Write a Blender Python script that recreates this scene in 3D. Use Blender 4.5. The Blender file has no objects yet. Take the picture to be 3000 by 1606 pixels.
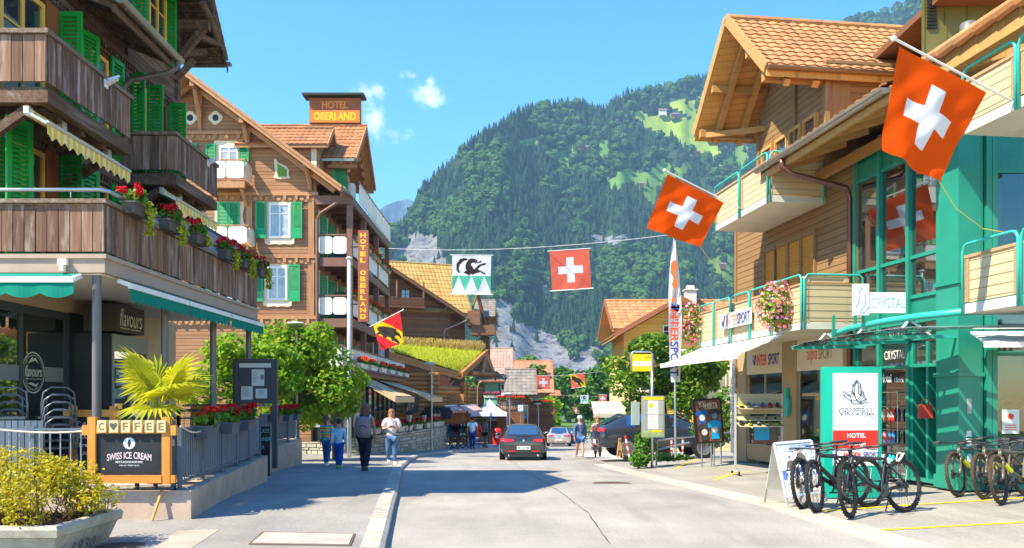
import bpy, math, random
import numpy as np
from mathutils import Vector, Matrix, noise as mnoise
R = math.radians
SC = bpy.context.scene
COL = SC.collection
random.seed(7)
# ---------------------------------------------------------------- camera, sky, sun, exposure
FPX, VX, VY, CZ = 2329.0, 1500.0, 1170.0, 1.6
cam_d = bpy.data.cameras.new('camera'); cam = bpy.data.objects.new('camera', cam_d); COL.objects.link(cam)
cam.location = (0, 0, CZ); cam.rotation_euler = (R(90), 0, 0)
cam_d.sensor_width = 36; cam_d.lens = 36 * FPX / 3000; cam_d.shift_y = (VY - 803) / 3000
cam_d.clip_start = 0.2; cam_d.clip_end = 12000
SC.camera = cam
SUND = Vector((0.71, 0.44, -1.0)).normalized()          # the way the light travels
SUN_EL = math.asin(-SUND.z); SUN_AZ = math.atan2(-SUND.x, -SUND.y)
sd = bpy.data.lights.new('sun', 'SUN'); sd.energy = 4.1; sd.angle = R(0.5); sd.color = (1, 0.90, 0.70)
so = bpy.data.objects.new('sun', sd); COL.objects.link(so); so.location = (-20, -10, 40)
so.rotation_euler = SUND.to_track_quat('-Z', 'Y').to_euler()
W = bpy.data.worlds.new('World'); SC.world = W; W.use_nodes = True
def world():
 nt = W.node_tree; N = nt.nodes; L = nt.links
 N.clear()
 out = N.new('ShaderNodeOutputWorld'); bg = N.new('ShaderNodeBackground'); bg.inputs[1].default_value = 0.15
 sky = N.new('ShaderNodeTexSky'); sky.sky_type = 'NISHITA'; sky.sun_disc = False
 sky.sun_elevation = SUN_EL; sky.sun_rotation = SUN_AZ; sky.altitude = 800; sky.air_density = 1.15; sky.dust_density = 0.3; sky.ozone_density = 1.6
 hs = N.new('ShaderNodeHueSaturation'); hs.inputs['Hue'].default_value = 0.488; hs.inputs['Saturation'].default_value = 1.5; hs.inputs['Value'].default_value = 0.95
 L.new(sky.outputs[0], hs.inputs['Color'])
 # a few small fair-weather clouds low over the street
 tc = N.new('ShaderNodeTexCoord'); sep = N.new('ShaderNodeSeparateXYZ'); L.new(tc.outputs['Generated'], sep.inputs[0])
 def mth(op, a, b=None, c=None):
  m = N.new('ShaderNodeMath'); m.operation = op
  for i, v in enumerate((a, b, c)):
   if v is None: continue
   if isinstance(v, (int, float)): m.inputs[i].default_value = v
   else: L.new(v, m.inputs[i])
  return m.outputs[0]
 az = mth('DIVIDE', sep.outputs[0], sep.outputs[1]); el = mth('DIVIDE', sep.outputs[2], sep.outputs[1])
 def blob(x, y, rx, ry):
  dx = mth('DIVIDE', mth('SUBTRACT', az, (x - VX) / FPX), rx / FPX)
  dy = mth('DIVIDE', mth('SUBTRACT', el, (VY - y) / FPX), ry / FPX)
  return mth('SUBTRACT', 1.0, mth('SQRT', mth('ADD', mth('MULTIPLY', dx, dx), mth('MULTIPLY', dy, dy))))
 bl = None
 for b in ((1055, 275, 60, 42), (1110, 345, 75, 60), (1150, 400, 75, 45), (1245, 265, 75, 45), (1262, 295, 45, 45), (1260, 240, 40, 35), (1212, 222, 40, 22), (1105, 265, 35, 30), (740, 560, 60, 30)):
  v = blob(*b); bl = v if bl is None else mth('MAXIMUM', bl, v)
 cmb = N.new('ShaderNodeCombineXYZ'); L.new(az, cmb.inputs[0]); L.new(el, cmb.inputs[1])
 nz = N.new('ShaderNodeTexNoise'); nz.inputs['Scale'].default_value = 30; nz.inputs['Detail'].default_value = 8; nz.inputs['Roughness'].default_value = 0.62
 L.new(cmb.outputs[0], nz.inputs['Vector'])
 f = mth('ADD', mth('MULTIPLY', bl, 0.95), mth('MULTIPLY', mth('SUBTRACT', nz.outputs[0], 0.52), 3.4))
 f = mth('MULTIPLY', f, mth('GREATER_THAN', sep.outputs[1], 0.05))
 mr = N.new('ShaderNodeMapRange'); mr.interpolation_type = 'SMOOTHSTEP'; mr.inputs[1].default_value = 0.1; mr.inputs[2].default_value = 1.25; mr.inputs[4].default_value = 0.95
 L.new(f, mr.inputs[0])
 er = N.new('ShaderNodeMapRange'); er.interpolation_type = 'SMOOTHSTEP'; er.inputs[1].default_value = 0.12; er.inputs[2].default_value = 0.62; L.new(sep.outputs[2], er.inputs[0])
 dc = N.new('ShaderNodeMix'); dc.data_type = 'RGBA'; L.new(er.outputs[0], dc.inputs[0]); dc.inputs[6].default_value = (1,1,1,1); dc.inputs[7].default_value = (.26,.70,1.10,1)
 dp = N.new('ShaderNodeMix'); dp.data_type = 'RGBA'; dp.blend_type = 'MULTIPLY'; dp.inputs[0].default_value = 1; L.new(hs.outputs[0], dp.inputs[6]); L.new(dc.outputs[2], dp.inputs[7])
 mx = N.new('ShaderNodeMix'); mx.data_type = 'RGBA'; L.new(mr.outputs[0], mx.inputs[0]); L.new(dp.outputs[2], mx.inputs[6]); mx.inputs[7].default_value = (4.3, 4.5, 4.8, 1)
 L.new(mx.outputs[2], bg.inputs[0]); L.new(bg.outputs[0], out.inputs[0])
world()
SC.view_settings.view_transform = 'Standard'; SC.view_settings.look = 'None'; SC.view_settings.gamma = 1; SC.view_settings.use_curve_mapping = False
SC.view_settings.exposure = 1.5
SC.cycles.max_bounces = 6; SC.cycles.diffuse_bounces = 3; SC.cycles.glossy_bounces = 3; SC.cycles.transmission_bounces = 5; SC.cycles.transparent_max_bounces = 12
SC.cycles.volume_bounces = 0; SC.cycles.use_denoising = True; SC.cycles.caustics_reflective = False; SC.cycles.caustics_refractive = False
# ---------------------------------------------------------------- sight lines: a photo pixel (3000 wide) to a place
def V(*a): return Vector(a)
def ray(x, y): return V((x - VX) / FPX, 1.0, (VY - y) / FPX)
def at(x, y, Y):
 r = ray(x, y); return V(r.x * Y, Y, CZ + r.z * Y)
def gz(Y): return -0.04 * max(0.0, min(Y, 75.0) - 12.0) if Y < 75 else -2.52 - 0.01 * (Y - 75)
def onX(x, y, X):                                   # where the sight line meets the plane X = const
 return at(x, y, X / ray(x, y).x)
def ong(x, y, dz=0.0):                              # where it meets the street
 r = ray(x, y); Y = 8.0
 for _ in range(60): Y = Y + 0.5 * ((CZ - gz(Y) - dz) / max(1e-4, -r.z) - Y)
 return V(r.x * Y, Y, gz(Y) + dz)
# ---------------------------------------------------------------- mesh collecting
class MB:
 def __init__(s, xf=None): s.v = []; s.f = []; s.m = []; s.xf = xf
 def add(s, vs, fs, m=0):
  o = len(s.v)
  if s.xf is not None: vs = [s.xf @ Vector(p) for p in vs]
  s.v.extend([tuple(p) for p in vs])
  for f in fs: s.f.append(tuple(i + o for i in f)); s.m.append(m)
 def box(s, x0, x1, y0, y1, z0, z1, m=0):
  if x0 > x1: x0, x1 = x1, x0
  if y0 > y1: y0, y1 = y1, y0
  if z0 > z1: z0, z1 = z1, z0
  s.add([(x0,y0,z0),(x1,y0,z0),(x1,y1,z0),(x0,y1,z0),(x0,y0,z1),(x1,y0,z1),(x1,y1,z1),(x0,y1,z1)],
    [(0,3,2,1),(4,5,6,7),(0,1,5,4),(1,2,6,5),(2,3,7,6),(3,0,4,7)], m)
 def bar(s, a, b, w, h, up=(0,0,1), m=0):         # a squared timber from a to b
  a = Vector(a); b = Vector(b); d = (b - a).normalized(); u = Vector(up)
  sx = d.cross(u)
  if sx.length < 1e-4: sx = d.cross(Vector((1,0,0)))
  sx.normalize(); u = sx.cross(d).normalized()
  P = []
  for c in (a, b):
   for i, j in ((-1,-1),(1,-1),(1,1),(-1,1)): P.append(c + sx*(i*w/2) + u*(j*h/2))
  s.add(P, [(0,1,2,3),(7,6,5,4),(0,4,5,1),(1,5,6,2),(2,6,7,3),(3,7,4,0)], m)
 def prism(s, poly, vec, m=0):                    # a flat outline pushed along vec
  n = len(poly); vec = Vector(vec); P = [Vector(p) for p in poly]
  s.add(P + [p + vec for p in P], [tuple(range(n-1,-1,-1)), tuple(range(n, 2*n))] + [(i,(i+1)%n,n+(i+1)%n,n+i) for i in range(n)], m)
 def quad(s, a, b, c, d, m=0): s.add([a,b,c,d], [(0,1,2,3)], m)
 def tube(s, pts, r, n=8, m=0, cap=True):
  pts = [Vector(p) for p in pts]; k = len(pts)
  rs = r if isinstance(r, (list, tuple)) else [r]*k
  P = []; prev = None
  for i, p in enumerate(pts):
   t = (pts[min(i+1,k-1)] - pts[max(i-1,0)])
   t = t.normalized() if t.length > 1e-9 else Vector((0,0,1))
   if prev is None:
    a = Vector((0,0,1)) if abs(t.z) < 0.9 else Vector((1,0,0)); u = t.cross(a).normalized()
   else:
    u = prev - t*prev.dot(t)
    if u.length < 1e-6: u = t.orthogonal()
    u.normalize()
   prev = u; w = t.cross(u)
   for j in range(n):
    q = 2*math.pi*j/n; P.append(p + u*(rs[i]*math.cos(q)) + w*(rs[i]*math.sin(q)))
  F = [(i*n+j, i*n+(j+1)%n, (i+1)*n+(j+1)%n, (i+1)*n+j) for i in range(k-1) for j in range(n)]
  if cap: F += [tuple(range(n-1,-1,-1)), tuple(range((k-1)*n, k*n))]
  s.add(P, F, m)
 def lathe(s, prof, c=(0,0,0), n=16, axis='Z', m=0):   # prof: (radius, height)
  c = Vector(c); P = []
  for r, h in prof:
   for j in range(n):
    q = 2*math.pi*j/n; x, y = r*math.cos(q), r*math.sin(q)
    P.append(c + (Vector((x,y,h)) if axis=='Z' else Vector((h,x,y)) if axis=='X' else Vector((x,h,y))))
  k = len(prof)
  F = [(i*n+j, i*n+(j+1)%n, (i+1)*n+(j+1)%n, (i+1)*n+j) for i in range(k-1) for j in range(n)]
  F += [tuple(range(n-1,-1,-1)), tuple(range((k-1)*n, k*n))]
  s.add(P, F, m)
 def ball(s, c, r, nu=10, nv=7, m=0, sc=(1,1,1)):
  c = Vector(c); P = [c + Vector((0,0,-r*sc[2]))]; F = []
  for i in range(1, nv):
   t = math.pi*i/nv - math.pi/2
   for j in range(nu):
    q = 2*math.pi*j/nu; P.append(c + Vector((r*sc[0]*math.cos(t)*math.cos(q), r*sc[1]*math.cos(t)*math.sin(q), r*sc[2]*math.sin(t))))
  P.append(c + Vector((0,0,r*sc[2]))); last = len(P)-1
  for j in range(nu):
   F.append((0, 1+(j+1)%nu, 1+j)); F.append((last, last-nu+j, last-nu+(j+1)%nu))
  for i in range(nv-2):
   for j in range(nu): F.append((1+i*nu+j, 1+i*nu+(j+1)%nu, 1+(i+1)*nu+(j+1)%nu, 1+(i+1)*nu+j))
  s.add(P, F, m)
 def grid(s, fn, nu, nv, m=0):                    # fn(u,v) with u,v in 0..1
  P = [fn(i/nu, j/nv) for j in range(nv+1) for i in range(nu+1)]
  s.add(P, [(j*(nu+1)+i, j*(nu+1)+i+1, (j+1)*(nu+1)+i+1, (j+1)*(nu+1)+i) for j in range(nv) for i in range(nu)], m)
 def build(s, name, mats, parent=None, smooth=False, at0=None, angle=None):
  me = bpy.data.meshes.new(name)
  inv = None
  if parent is not None: inv = mat_of(parent).inverted()
  vs = s.v
  if inv is not None: vs = [tuple(inv @ Vector(p)) for p in vs]
  elif at0 is not None: vs = [(p[0]-at0[0], p[1]-at0[1], p[2]-at0[2]) for p in vs]
  me.from_pydata(vs, [], s.f)
  if not isinstance(mats, (list, tuple)): mats = [mats]
  for m in mats: me.materials.append(m)
  if len(mats) > 1: me.polygons.foreach_set('material_index', s.m)
  if smooth: me.polygons.foreach_set('use_smooth', [True]*len(s.f))
  if angle: me.set_sharp_from_angle(angle=R(angle))
  me.update()
  o = bpy.data.objects.new(name, me); COL.objects.link(o)
  if at0 is not None and parent is None: o.location = at0
  if parent is not None: o.parent = parent
  ROOT[o.name] = mat_of(parent) if parent is not None else Matrix.Translation(o.location)
  return o
ROOT = {}
def mat_of(o): return ROOT[o.name]
def thing(name, label, cat, loc=(0,0,0), rz=0.0, group=None):
 o = bpy.data.objects.new(name, None); COL.objects.link(o); o.empty_display_size = 0.2
 o.location = loc; o.rotation_euler = (0, 0, rz); o['label'] = label; o['category'] = cat
 if group: o['group'] = group
 ROOT[o.name] = Matrix.Translation(Vector(loc)) @ Matrix.Rotation(rz, 4, 'Z')
 return o
def tag(o, label, cat, group=None):
 o['label'] = label; o['category'] = cat
 if group: o['group'] = group
 return o
def stuff(o, label, cat): o['kind'] = 'stuff'; o['label'] = label; o['category'] = cat; return o
def struct(name, mb, mats, smooth=False):
 o = mb.build(name, mats, None, smooth); o['kind'] = 'structure'; return o
def copy_tree(o, parent=None):
 c = o.copy(); COL.objects.link(c)
 if parent is not None: c.parent = parent
 for ch in o.children: copy_tree(ch, c)
 return c
def dup(o, loc, rz=0.0, label=None, group=None, scale=None):
 c = copy_tree(o); c.location = loc; c.rotation_euler = (0, 0, rz)
 if label: c['label'] = label
 if group: c['group'] = group
 if scale: c.scale = (scale,)*3 if isinstance(scale, (int, float)) else scale
 ROOT[c.name] = Matrix.Translation(Vector(loc)) @ Matrix.Rotation(rz, 4, 'Z')
 return c
def frame(o, ex, ez):                                # local (x, outward, z) -> world; y = ez x ex
 ex = Vector(ex).normalized(); ez = Vector(ez).normalized(); ey = ez.cross(ex)
 return Matrix(((ex.x,ey.x,ez.x,o[0]),(ex.y,ey.y,ez.y,o[1]),(ex.z,ey.z,ez.z,o[2]),(0,0,0,1)))
_tx = {}
def text_mesh(txt, bold=0.0, shear=0.0, spacing=1.0):
 k = (txt, bold, shear, spacing)
 if k not in _tx:
  c = bpy.data.curves.new('t', 'FONT'); c.body = txt; c.size = 1; c.offset = bold; c.shear = shear; c.space_character = spacing; c.align_x = 'CENTER'; c.resolution_u = 3
  o = bpy.data.objects.new('t', c); COL.objects.link(o)
  dg = bpy.context.evaluated_depsgraph_get(); me = bpy.data.meshes.new_from_object(o.evaluated_get(dg))
  _tx[k] = ([tuple(v.co) for v in me.vertices], [tuple(p.vertices) for p in me.polygons])
  bpy.data.objects.remove(o); bpy.data.curves.remove(c); bpy.data.meshes.remove(me)
 return _tx[k]
def put_text(mb, txt, c, ex, ez, w=None, h=None, m=0, bold=0.0, shear=0.0, spacing=1.0, arc=0.0):
 """lettering centred on c, reading along ex, upright along ez, w wide (and h tall)"""
 vs, fs = text_mesh(txt, bold, shear, spacing)
 if not vs: return
 xs = [p[0] for p in vs]; ys = [p[1] for p in vs]; x0, x1, y0, y1 = min(xs), max(xs), min(ys), max(ys)
 sx = w/(x1-x0) if w else h/(y1-y0); sy = h/(y1-y0) if h else sx
 ex = Vector(ex).normalized(); ez = Vector(ez).normalized(); c = Vector(c)
 P = []
 for p in vs:
  a = (p[0]-(x0+x1)/2)*sx; b = (p[1]-(y0+y1)/2)*sy
  if arc: b -= arc*(2*a/((x1-x0)*sx))**2
  P.append(c + ex*a + ez*b)
 mb.add(P, fs, m)
# ---------------------------------------------------------------- materials
MATS = {}
class NG:
 def __init__(s, name):
  s.m = bpy.data.materials.new(name); s.m.use_nodes = True; s.nt = s.m.node_tree; s.N = s.nt.nodes; s.L = s.nt.links
  s.b = s.N['Principled BSDF']; s.out = s.N['Material Output']
 def n(s, t, **k):
  x = s.N.new('ShaderNode'+t)
  for a, v in k.items(): setattr(x, a, v)
  return x
 def set(s, sock, v):
  if isinstance(v, (int, float, tuple, list)): sock.default_value = v
  else: s.L.new(v, sock)
 def math(s, op, a, b=0.0, c=None):
  x = s.n('Math', operation=op); s.set(x.inputs[0], a); s.set(x.inputs[1], b)
  if c is not None: s.set(x.inputs[2], c)
  return x.outputs[0]
 def mix(s, f, a, b, mode='MIX'):
  x = s.n('Mix', data_type='RGBA', blend_type=mode); s.set(x.inputs[0], f)
  for i, v in ((6, a), (7, b)):
   if isinstance(v, tuple) and len(v) == 3: v = (*v, 1)
   s.set(x.inputs[i], v)
  return x.outputs[2]
 def coord(s, scale=(1,1,1), rot=(0,0,0), out='Object'):
  t = s.n('TexCoord'); mp = s.n('Mapping'); mp.inputs['Scale'].default_value = scale; mp.inputs['Rotation'].default_value = rot
  s.L.new(t.outputs[out], mp.inputs[0]); return mp.outputs[0]
 def noise(s, vec, scale=5, detail=4, rough=0.55):
  x = s.n('TexNoise'); s.L.new(vec, x.inputs['Vector']); x.inputs['Scale'].default_value = scale; x.inputs['Detail'].default_value = detail; x.inputs['Roughness'].default_value = rough
  return x.outputs[0]
 def rng(s, f, a, b, c=0.0, d=1.0):
  x = s.n('MapRange'); s.set(x.inputs[0], f); x.inputs[1].default_value = a; x.inputs[2].default_value = b; x.inputs[3].default_value = c; x.inputs[4].default_value = d
  return x.outputs[0]
 def island(s): return s.n('NewGeometry').outputs['Random Per Island']
 def rand(s): return s.n('ObjectInfo').outputs['Random']
 def bump(s, h, strength=0.3, dist=0.02):
  x = s.n('Bump'); x.inputs['Strength'].default_value = strength; x.inputs['Distance'].default_value = dist; s.L.new(h, x.inputs['Height']); s.L.new(x.outputs[0], s.b.inputs['Normal'])
 def fin(s, col=None, rough=0.6, spec=0.3, metal=0.0):
  if col is not None:
   if isinstance(col, tuple) and len(col) == 3: col = (*col, 1)
   s.set(s.b.inputs['Base Color'], col)
  s.set(s.b.inputs['Roughness'], rough); s.b.inputs['Specular IOR Level'].default_value = spec; s.b.inputs['Metallic'].default_value = metal
  return s.m
def plain(name, col, rough=0.55, spec=0.35, metal=0.0, var=0.12, scale=3.0, bump=0.0, bscale=60, isl=0.0, dirt=0.0):
 """a painted, cast or woven surface with slight unevenness of its own"""
 if name in MATS: return MATS[name]
 g = NG(name); v = g.coord()
 n = g.noise(v, scale, 5)
 k = g.rng(n, 0.25, 0.75, 1-var, 1+var)
 if isl: k = g.math('MULTIPLY', k, g.rng(g.island(), 0, 1, 1-isl, 1+isl))
 c = g.mix(1.0, col, g_combine(g, k), 'MULTIPLY')
 if dirt:
  d = g.rng(g.noise(v, scale*0.7, 8, 0.7), 0.5, 0.72, 0, dirt); c = g.mix(d, c, (0.12, 0.095, 0.07))
 if bump: g.bump(g.noise(v, bscale, 3), bump, 0.01)
 MATS[name] = g.fin(c, g.rng(n, 0.2, 0.8, max(0.02, rough-0.08), min(1, rough+0.08)), spec, metal); return MATS[name]
def g_combine(g, k):
 x = g.n('CombineColor'); 
 for i in range(3): g.L.new(k, x.inputs[i])
 return x.outputs[0]
def wood(name, c1, c2, axis='Z', rough=0.7, fade=None, isl=0.25, grain=26, bump=0.25):
 """boards: grain along axis, each board its own tone, optional silvered weathering"""
 if name in MATS: return MATS[name]
 g = NG(name); a = 1.1; sc = {'X':(a,grain,grain),'Y':(grain,a,grain),'Z':(grain,grain,a)}[axis]
 t = g.n('TexCoord'); io = g.island(); off = g.n('VectorMath', operation='ADD'); g.L.new(t.outputs['Object'], off.inputs[0])
 cx = g.n('CombineXYZ'); sh = g.math('MULTIPLY', io, 13.0)
 for i in range(3): g.L.new(sh, cx.inputs[i])
 g.L.new(cx.outputs[0], off.inputs[1])
 mp = g.n('Mapping'); mp.inputs['Scale'].default_value = sc; g.L.new(off.outputs[0], mp.inputs[0])
 n = g.noise(mp.outputs[0], 1.0, 5, 0.6)
 c = g.mix(g.rng(n, 0.3, 0.7), c1, c2)
 c = g.mix(1.0, c, g_combine(g, g.rng(io, 0, 1, 1-isl, 1+isl)), 'MULTIPLY')
 if fade:
  mp2 = g.n('Mapping'); q = {'X':(0.5,5,5),'Y':(5,0.5,5),'Z':(5,5,0.6)}[axis]; mp2.inputs['Scale'].default_value = q; g.L.new(off.outputs[0], mp2.inputs[0])
  f = g.noise(mp2.outputs[0], 1.6, 6, 0.65)
  c = g.mix(g.math('MULTIPLY', g.rng(f, 0.5, 0.72), g.rng(n, 0.3, 0.65, 0.4, 1)), c, fade)
 g.bump(n, bump, 0.006)
 MATS[name] = g.fin(c, rough, 0.2); return MATS[name]
def siding(name, c1, c2, pitch=0.14, axis='Z', along=(1,1), rough=0.65, fade=None, groove=0.35, isl=0.2):
 """boarded wall: boards pitch high (or wide) with a shadow line between, grain along the board"""
 if name in MATS: return MATS[name]
 g = NG(name); t = g.n('TexCoord'); sp = g.n('SeparateXYZ'); g.L.new(t.outputs['Object'], sp.inputs[0])
 if axis == 'Z': q = sp.outputs[2]; sc = (1.2, 1.2, 30)
 elif axis == 'X': q = sp.outputs[0]; sc = (30, 30, 1.2)
 else: q = sp.outputs[1]; sc = (30, 30, 1.2)
 u = g.math('DIVIDE', q, pitch); fl = g.math('FLOOR', u); fr = g.math('FRACT', u)
 wn = g.n('TexWhiteNoise', noise_dimensions='1D'); g.L.new(fl, wn.inputs['W'])
 mp = g.n('Mapping'); mp.inputs['Scale'].default_value = sc; off = g.n('VectorMath', operation='ADD'); g.L.new(t.outputs['Object'], off.inputs[0])
 cx = g.n('CombineXYZ'); s5 = g.math('MULTIPLY', wn.outputs[0], 37.0); g.L.new(s5, cx.inputs[0]); g.L.new(s5, cx.inputs[1]); g.L.new(cx.outputs[0], off.inputs[1]); g.L.new(off.outputs[0], mp.inputs[0])
 n = g.noise(mp.outputs[0], 1.0, 5, 0.6)
 c = g.mix(g.rng(n, 0.3, 0.7), c1, c2)
 c = g.mix(1.0, c, g_combine(g, g.rng(wn.outputs[0], 0, 1, 1-isl, 1+isl)), 'MULTIPLY')
 if fade:
  f = g.noise(g.coord((0.7, 0.7, 1.6)), 1.3, 6, 0.7); c = g.mix(g.math('MULTIPLY', g.rng(f, 0.48, 0.7), g.rng(n, 0.3, 0.65, 0.5, 1)), c, fade)
 line = g.math('LESS_THAN', fr, 0.09)
 c = g.mix(g.math('MULTIPLY', line, groove*1.8), c, (c1[0]*0.15, c1[1]*0.15, c1[2]*0.15))
 h = g.math('ADD', g.math('MULTIPLY', g.math('MINIMUM', fr, 0.14), 5.0), g.math('MULTIPLY', n, 0.25))
 g.bump(h, 0.7, 0.018)
 MATS[name] = g.fin(c, rough, 0.2); return MATS[name]
def leafmat(name, c1, c2, trans=0.45, c3=None):
 if name in MATS: return MATS[name]
 g = NG(name); io = g.island()
 c = g.mix(io, c1, c2)
 if c3: c = g.mix(g.math('GREATER_THAN', g.math('FRACT', g.math('MULTIPLY', io, 7.31)), 0.82), c, c3)
 d = g.n('BsdfTranslucent'); g.L.new(g.mix(0.0, c, c), d.inputs[0])
 g.fin(c, 0.5, 0.25)
 mx = g.n('MixShader'); mx.inputs[0].default_value = trans; g.L.new(g.b.outputs[0], mx.inputs[1]); g.L.new(d.outputs[0], mx.inputs[2]); g.L.new(mx.outputs[0], g.out.inputs[0])
 MATS[name] = g.m; return g.m
def glassmat(name, tint=(0.02,0.03,0.03), rough=0.03, see=0.0, spec=0.8, refl=0.0):
 """window pane: dark with sky and street reflected; see > 0 lets some of the room through"""
 if name in MATS: return MATS[name]
 g = NG(name); g.fin(tint, rough, spec)
 if refl or see:
  gl = g.n('BsdfGlossy'); gl.inputs['Roughness'].default_value = rough; gl.inputs[0].default_value = (0.9,0.95,0.95,1)
  src = g.b.outputs[0]
  if see:
   tr = g.n('BsdfTransparent'); tr.inputs[0].default_value = (0.82,0.9,0.88,1)
   m0 = g.n('MixShader'); m0.inputs[0].default_value = see; g.L.new(src, m0.inputs[1]); g.L.new(tr.outputs[0], m0.inputs[2]); src = m0.outputs[0]
  fr = g.n('Fresnel'); fr.inputs[0].default_value = 1.5
  m1 = g.n('MixShader'); g.L.new(g.math('ADD', g.math('MULTIPLY', fr.outputs[0], 0.9), refl), m1.inputs[0]); g.L.new(src, m1.inputs[1]); g.L.new(gl.outputs[0], m1.inputs[2]); g.L.new(m1.outputs[0], g.out.inputs[0])
 MATS[name] = g.m; return g.m
def tilemat(name, c1, c2, c3):
 if name in MATS: return MATS[name]
 g = NG(name); io = g.island(); v = g.coord()
 c = g.mix(io, c1, c2); c = g.mix(g.rng(g.noise(v, 1.2, 5, 0.65), 0.45, 0.7), c, c3)
 c = g.mix(g.rng(g.noise(v, 14, 3), 0.5, 0.8, 0, 0.5), c, tuple(x*0.55 for x in c1))
 MATS[name] = g.fin(c, 0.75, 0.2); return g.m
def tile_roof(mb, p0, eu, ev, nrow, ncol, flip=1, m=0, thick=0.035, rise=0.03, prof=(0, .75, 1, .55, 0.05)):
 """interlocking clay tiles: p0 low corner, eu along the eave, ev up the slope (whole lengths)"""
 p0 = Vector(p0); eu = Vector(eu); ev = Vector(ev); nv = eu.cross(ev).normalized()*flip
 du = eu/ncol; dv = ev/nrow; k = len(prof)
 for r in range(nrow):
  for c in range(ncol):
   o = p0 + du*c + dv*r + nv*random.uniform(-.004, .004)
   P = []
   for i, h in enumerate(prof):
    u = du*(i/(k-1)*1.0)
    P += [o + u + nv*(h*rise), o + u + nv*(thick + h*rise), o + u + dv*1.08 + nv*(h*rise + 0.004)]
   F = []
   for i in range(k-1):
    a = i*3; F += [(a, a+3, a+4, a+1), (a+1, a+4, a+5, a+2)]
   mb.add(P, F, m)
def leaves(mb, pts, size, up=0.5, m=0, fold=0.25, asp=0.62, jitter=0.35, outdirs=None):
 """one folded leaf at each point, turned mostly outward and upward"""
 for i, p in enumerate(pts):
  d = outdirs[i] if outdirs else Vector((0,0,0))
  n = Vector((random.gauss(0,1), random.gauss(0,1), random.gauss(0,1)+up*2)) + d*1.2
  n.normalize(); t = n.orthogonal(); t.rotate(Matrix.Rotation(random.uniform(0, 6.28), 3, n)); b = n.cross(t)
  s = size*random.uniform(1-jitter, 1+jitter); w = s*asp*0.5
  c = Vector(p)
  mb.add([c - t*s*0.5, c + b*w + n*(s*fold*0.5), c + t*s*0.5, c - b*w + n*(s*fold*0.5)], [(0,1,2),(0,2,3)], m)
# ---------------------------------------------------------------- the valley: ground, mountain, woods
SKY = [(700,800),(950,780),(1060,740),(1112,722),(1164,681),(1219,618),(1225,571),(1274,525),(1320,484),(1390,415),(1471,368),(1518,333),(1622,310),(1700,312),(1767,325),(1819,287),(1880,270),(1959,258),(2095,220),(2300,160),(2500,75),(2640,30),(2720,-20),(3000,-80),(3300,-60)]
def lerp_tab(tab, x):
 if x <= tab[0][0]: return tab[0][1]
 for (a, b), (c, d) in zip(tab, tab[1:]):
  if x <= c: return b + (d-b)*(x-a)/(c-a)
 return tab[-1][1]
def inpoly(x, y, P):
 r = False; n = len(P); j = n-1
 for i in range(n):
  if (P[i][1] > y) != (P[j][1] > y) and x < (P[j][0]-P[i][0])*(y-P[i][1])/(P[j][1]-P[i][1])+P[i][0]: r = not r
  j = i
 return r
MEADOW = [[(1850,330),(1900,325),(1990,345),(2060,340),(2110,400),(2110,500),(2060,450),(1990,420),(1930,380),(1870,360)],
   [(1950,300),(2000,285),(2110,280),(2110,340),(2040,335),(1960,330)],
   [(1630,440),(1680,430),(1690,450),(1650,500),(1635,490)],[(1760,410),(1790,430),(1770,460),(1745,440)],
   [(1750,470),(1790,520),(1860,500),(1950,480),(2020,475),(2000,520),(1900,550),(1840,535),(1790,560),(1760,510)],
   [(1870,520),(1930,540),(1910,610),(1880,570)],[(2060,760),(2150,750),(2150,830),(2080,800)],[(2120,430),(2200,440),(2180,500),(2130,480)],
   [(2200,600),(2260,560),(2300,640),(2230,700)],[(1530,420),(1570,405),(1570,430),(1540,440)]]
CLIFF = [[(1150,740),(1180,700),(1225,685),(1270,690),(1300,740),(1330,800),(1310,830),(1130,830),(1130,770)],
   [(1425,1010),(1440,960),(1460,940),(1440,900),(1450,880),(1500,890),(1520,950),(1570,955),(1640,1000),(1680,1030),(1740,1010),(1790,1040),(1790,1090),(1700,1090),(1640,1120),(1560,1130),(1440,1130)],
   [(1720,690),(1770,690),(1840,692),(1835,712),(1790,718),(1740,708)],[(1570,810),(1590,800),(1600,850),(1580,880)],[(1480,780),(1500,800),(1495,830),(1478,820)]]
def mdist(x, e):
 """distance of the mountain face behind a photo pixel column x at height share e (0 foot, 1 ridge)"""
 far = 980 + 520*max(0, min(1, (x-1100)/1100)) + 130*mnoise.noise(Vector((x/260, 3.1, 0)))
 near = 560 + 60*mnoise.noise(Vector((x/190, 7.7, 0)))
 n = 34*mnoise.noise(Vector((x/70, e*4.2, 1.7))) + 15*mnoise.noise(Vector((x/28, e*9, 4.7)))
 return near + (far-near)*(e**0.85) + n*(0.3+e*0.7)
NX, NE = 210, 96
def msurf(x, e):
 ys = lerp_tab(SKY, x); yb = 1300.0
 y = yb + (ys-yb)*e
 D = mdist(x, e)
 return at(x, y, D), y
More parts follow.
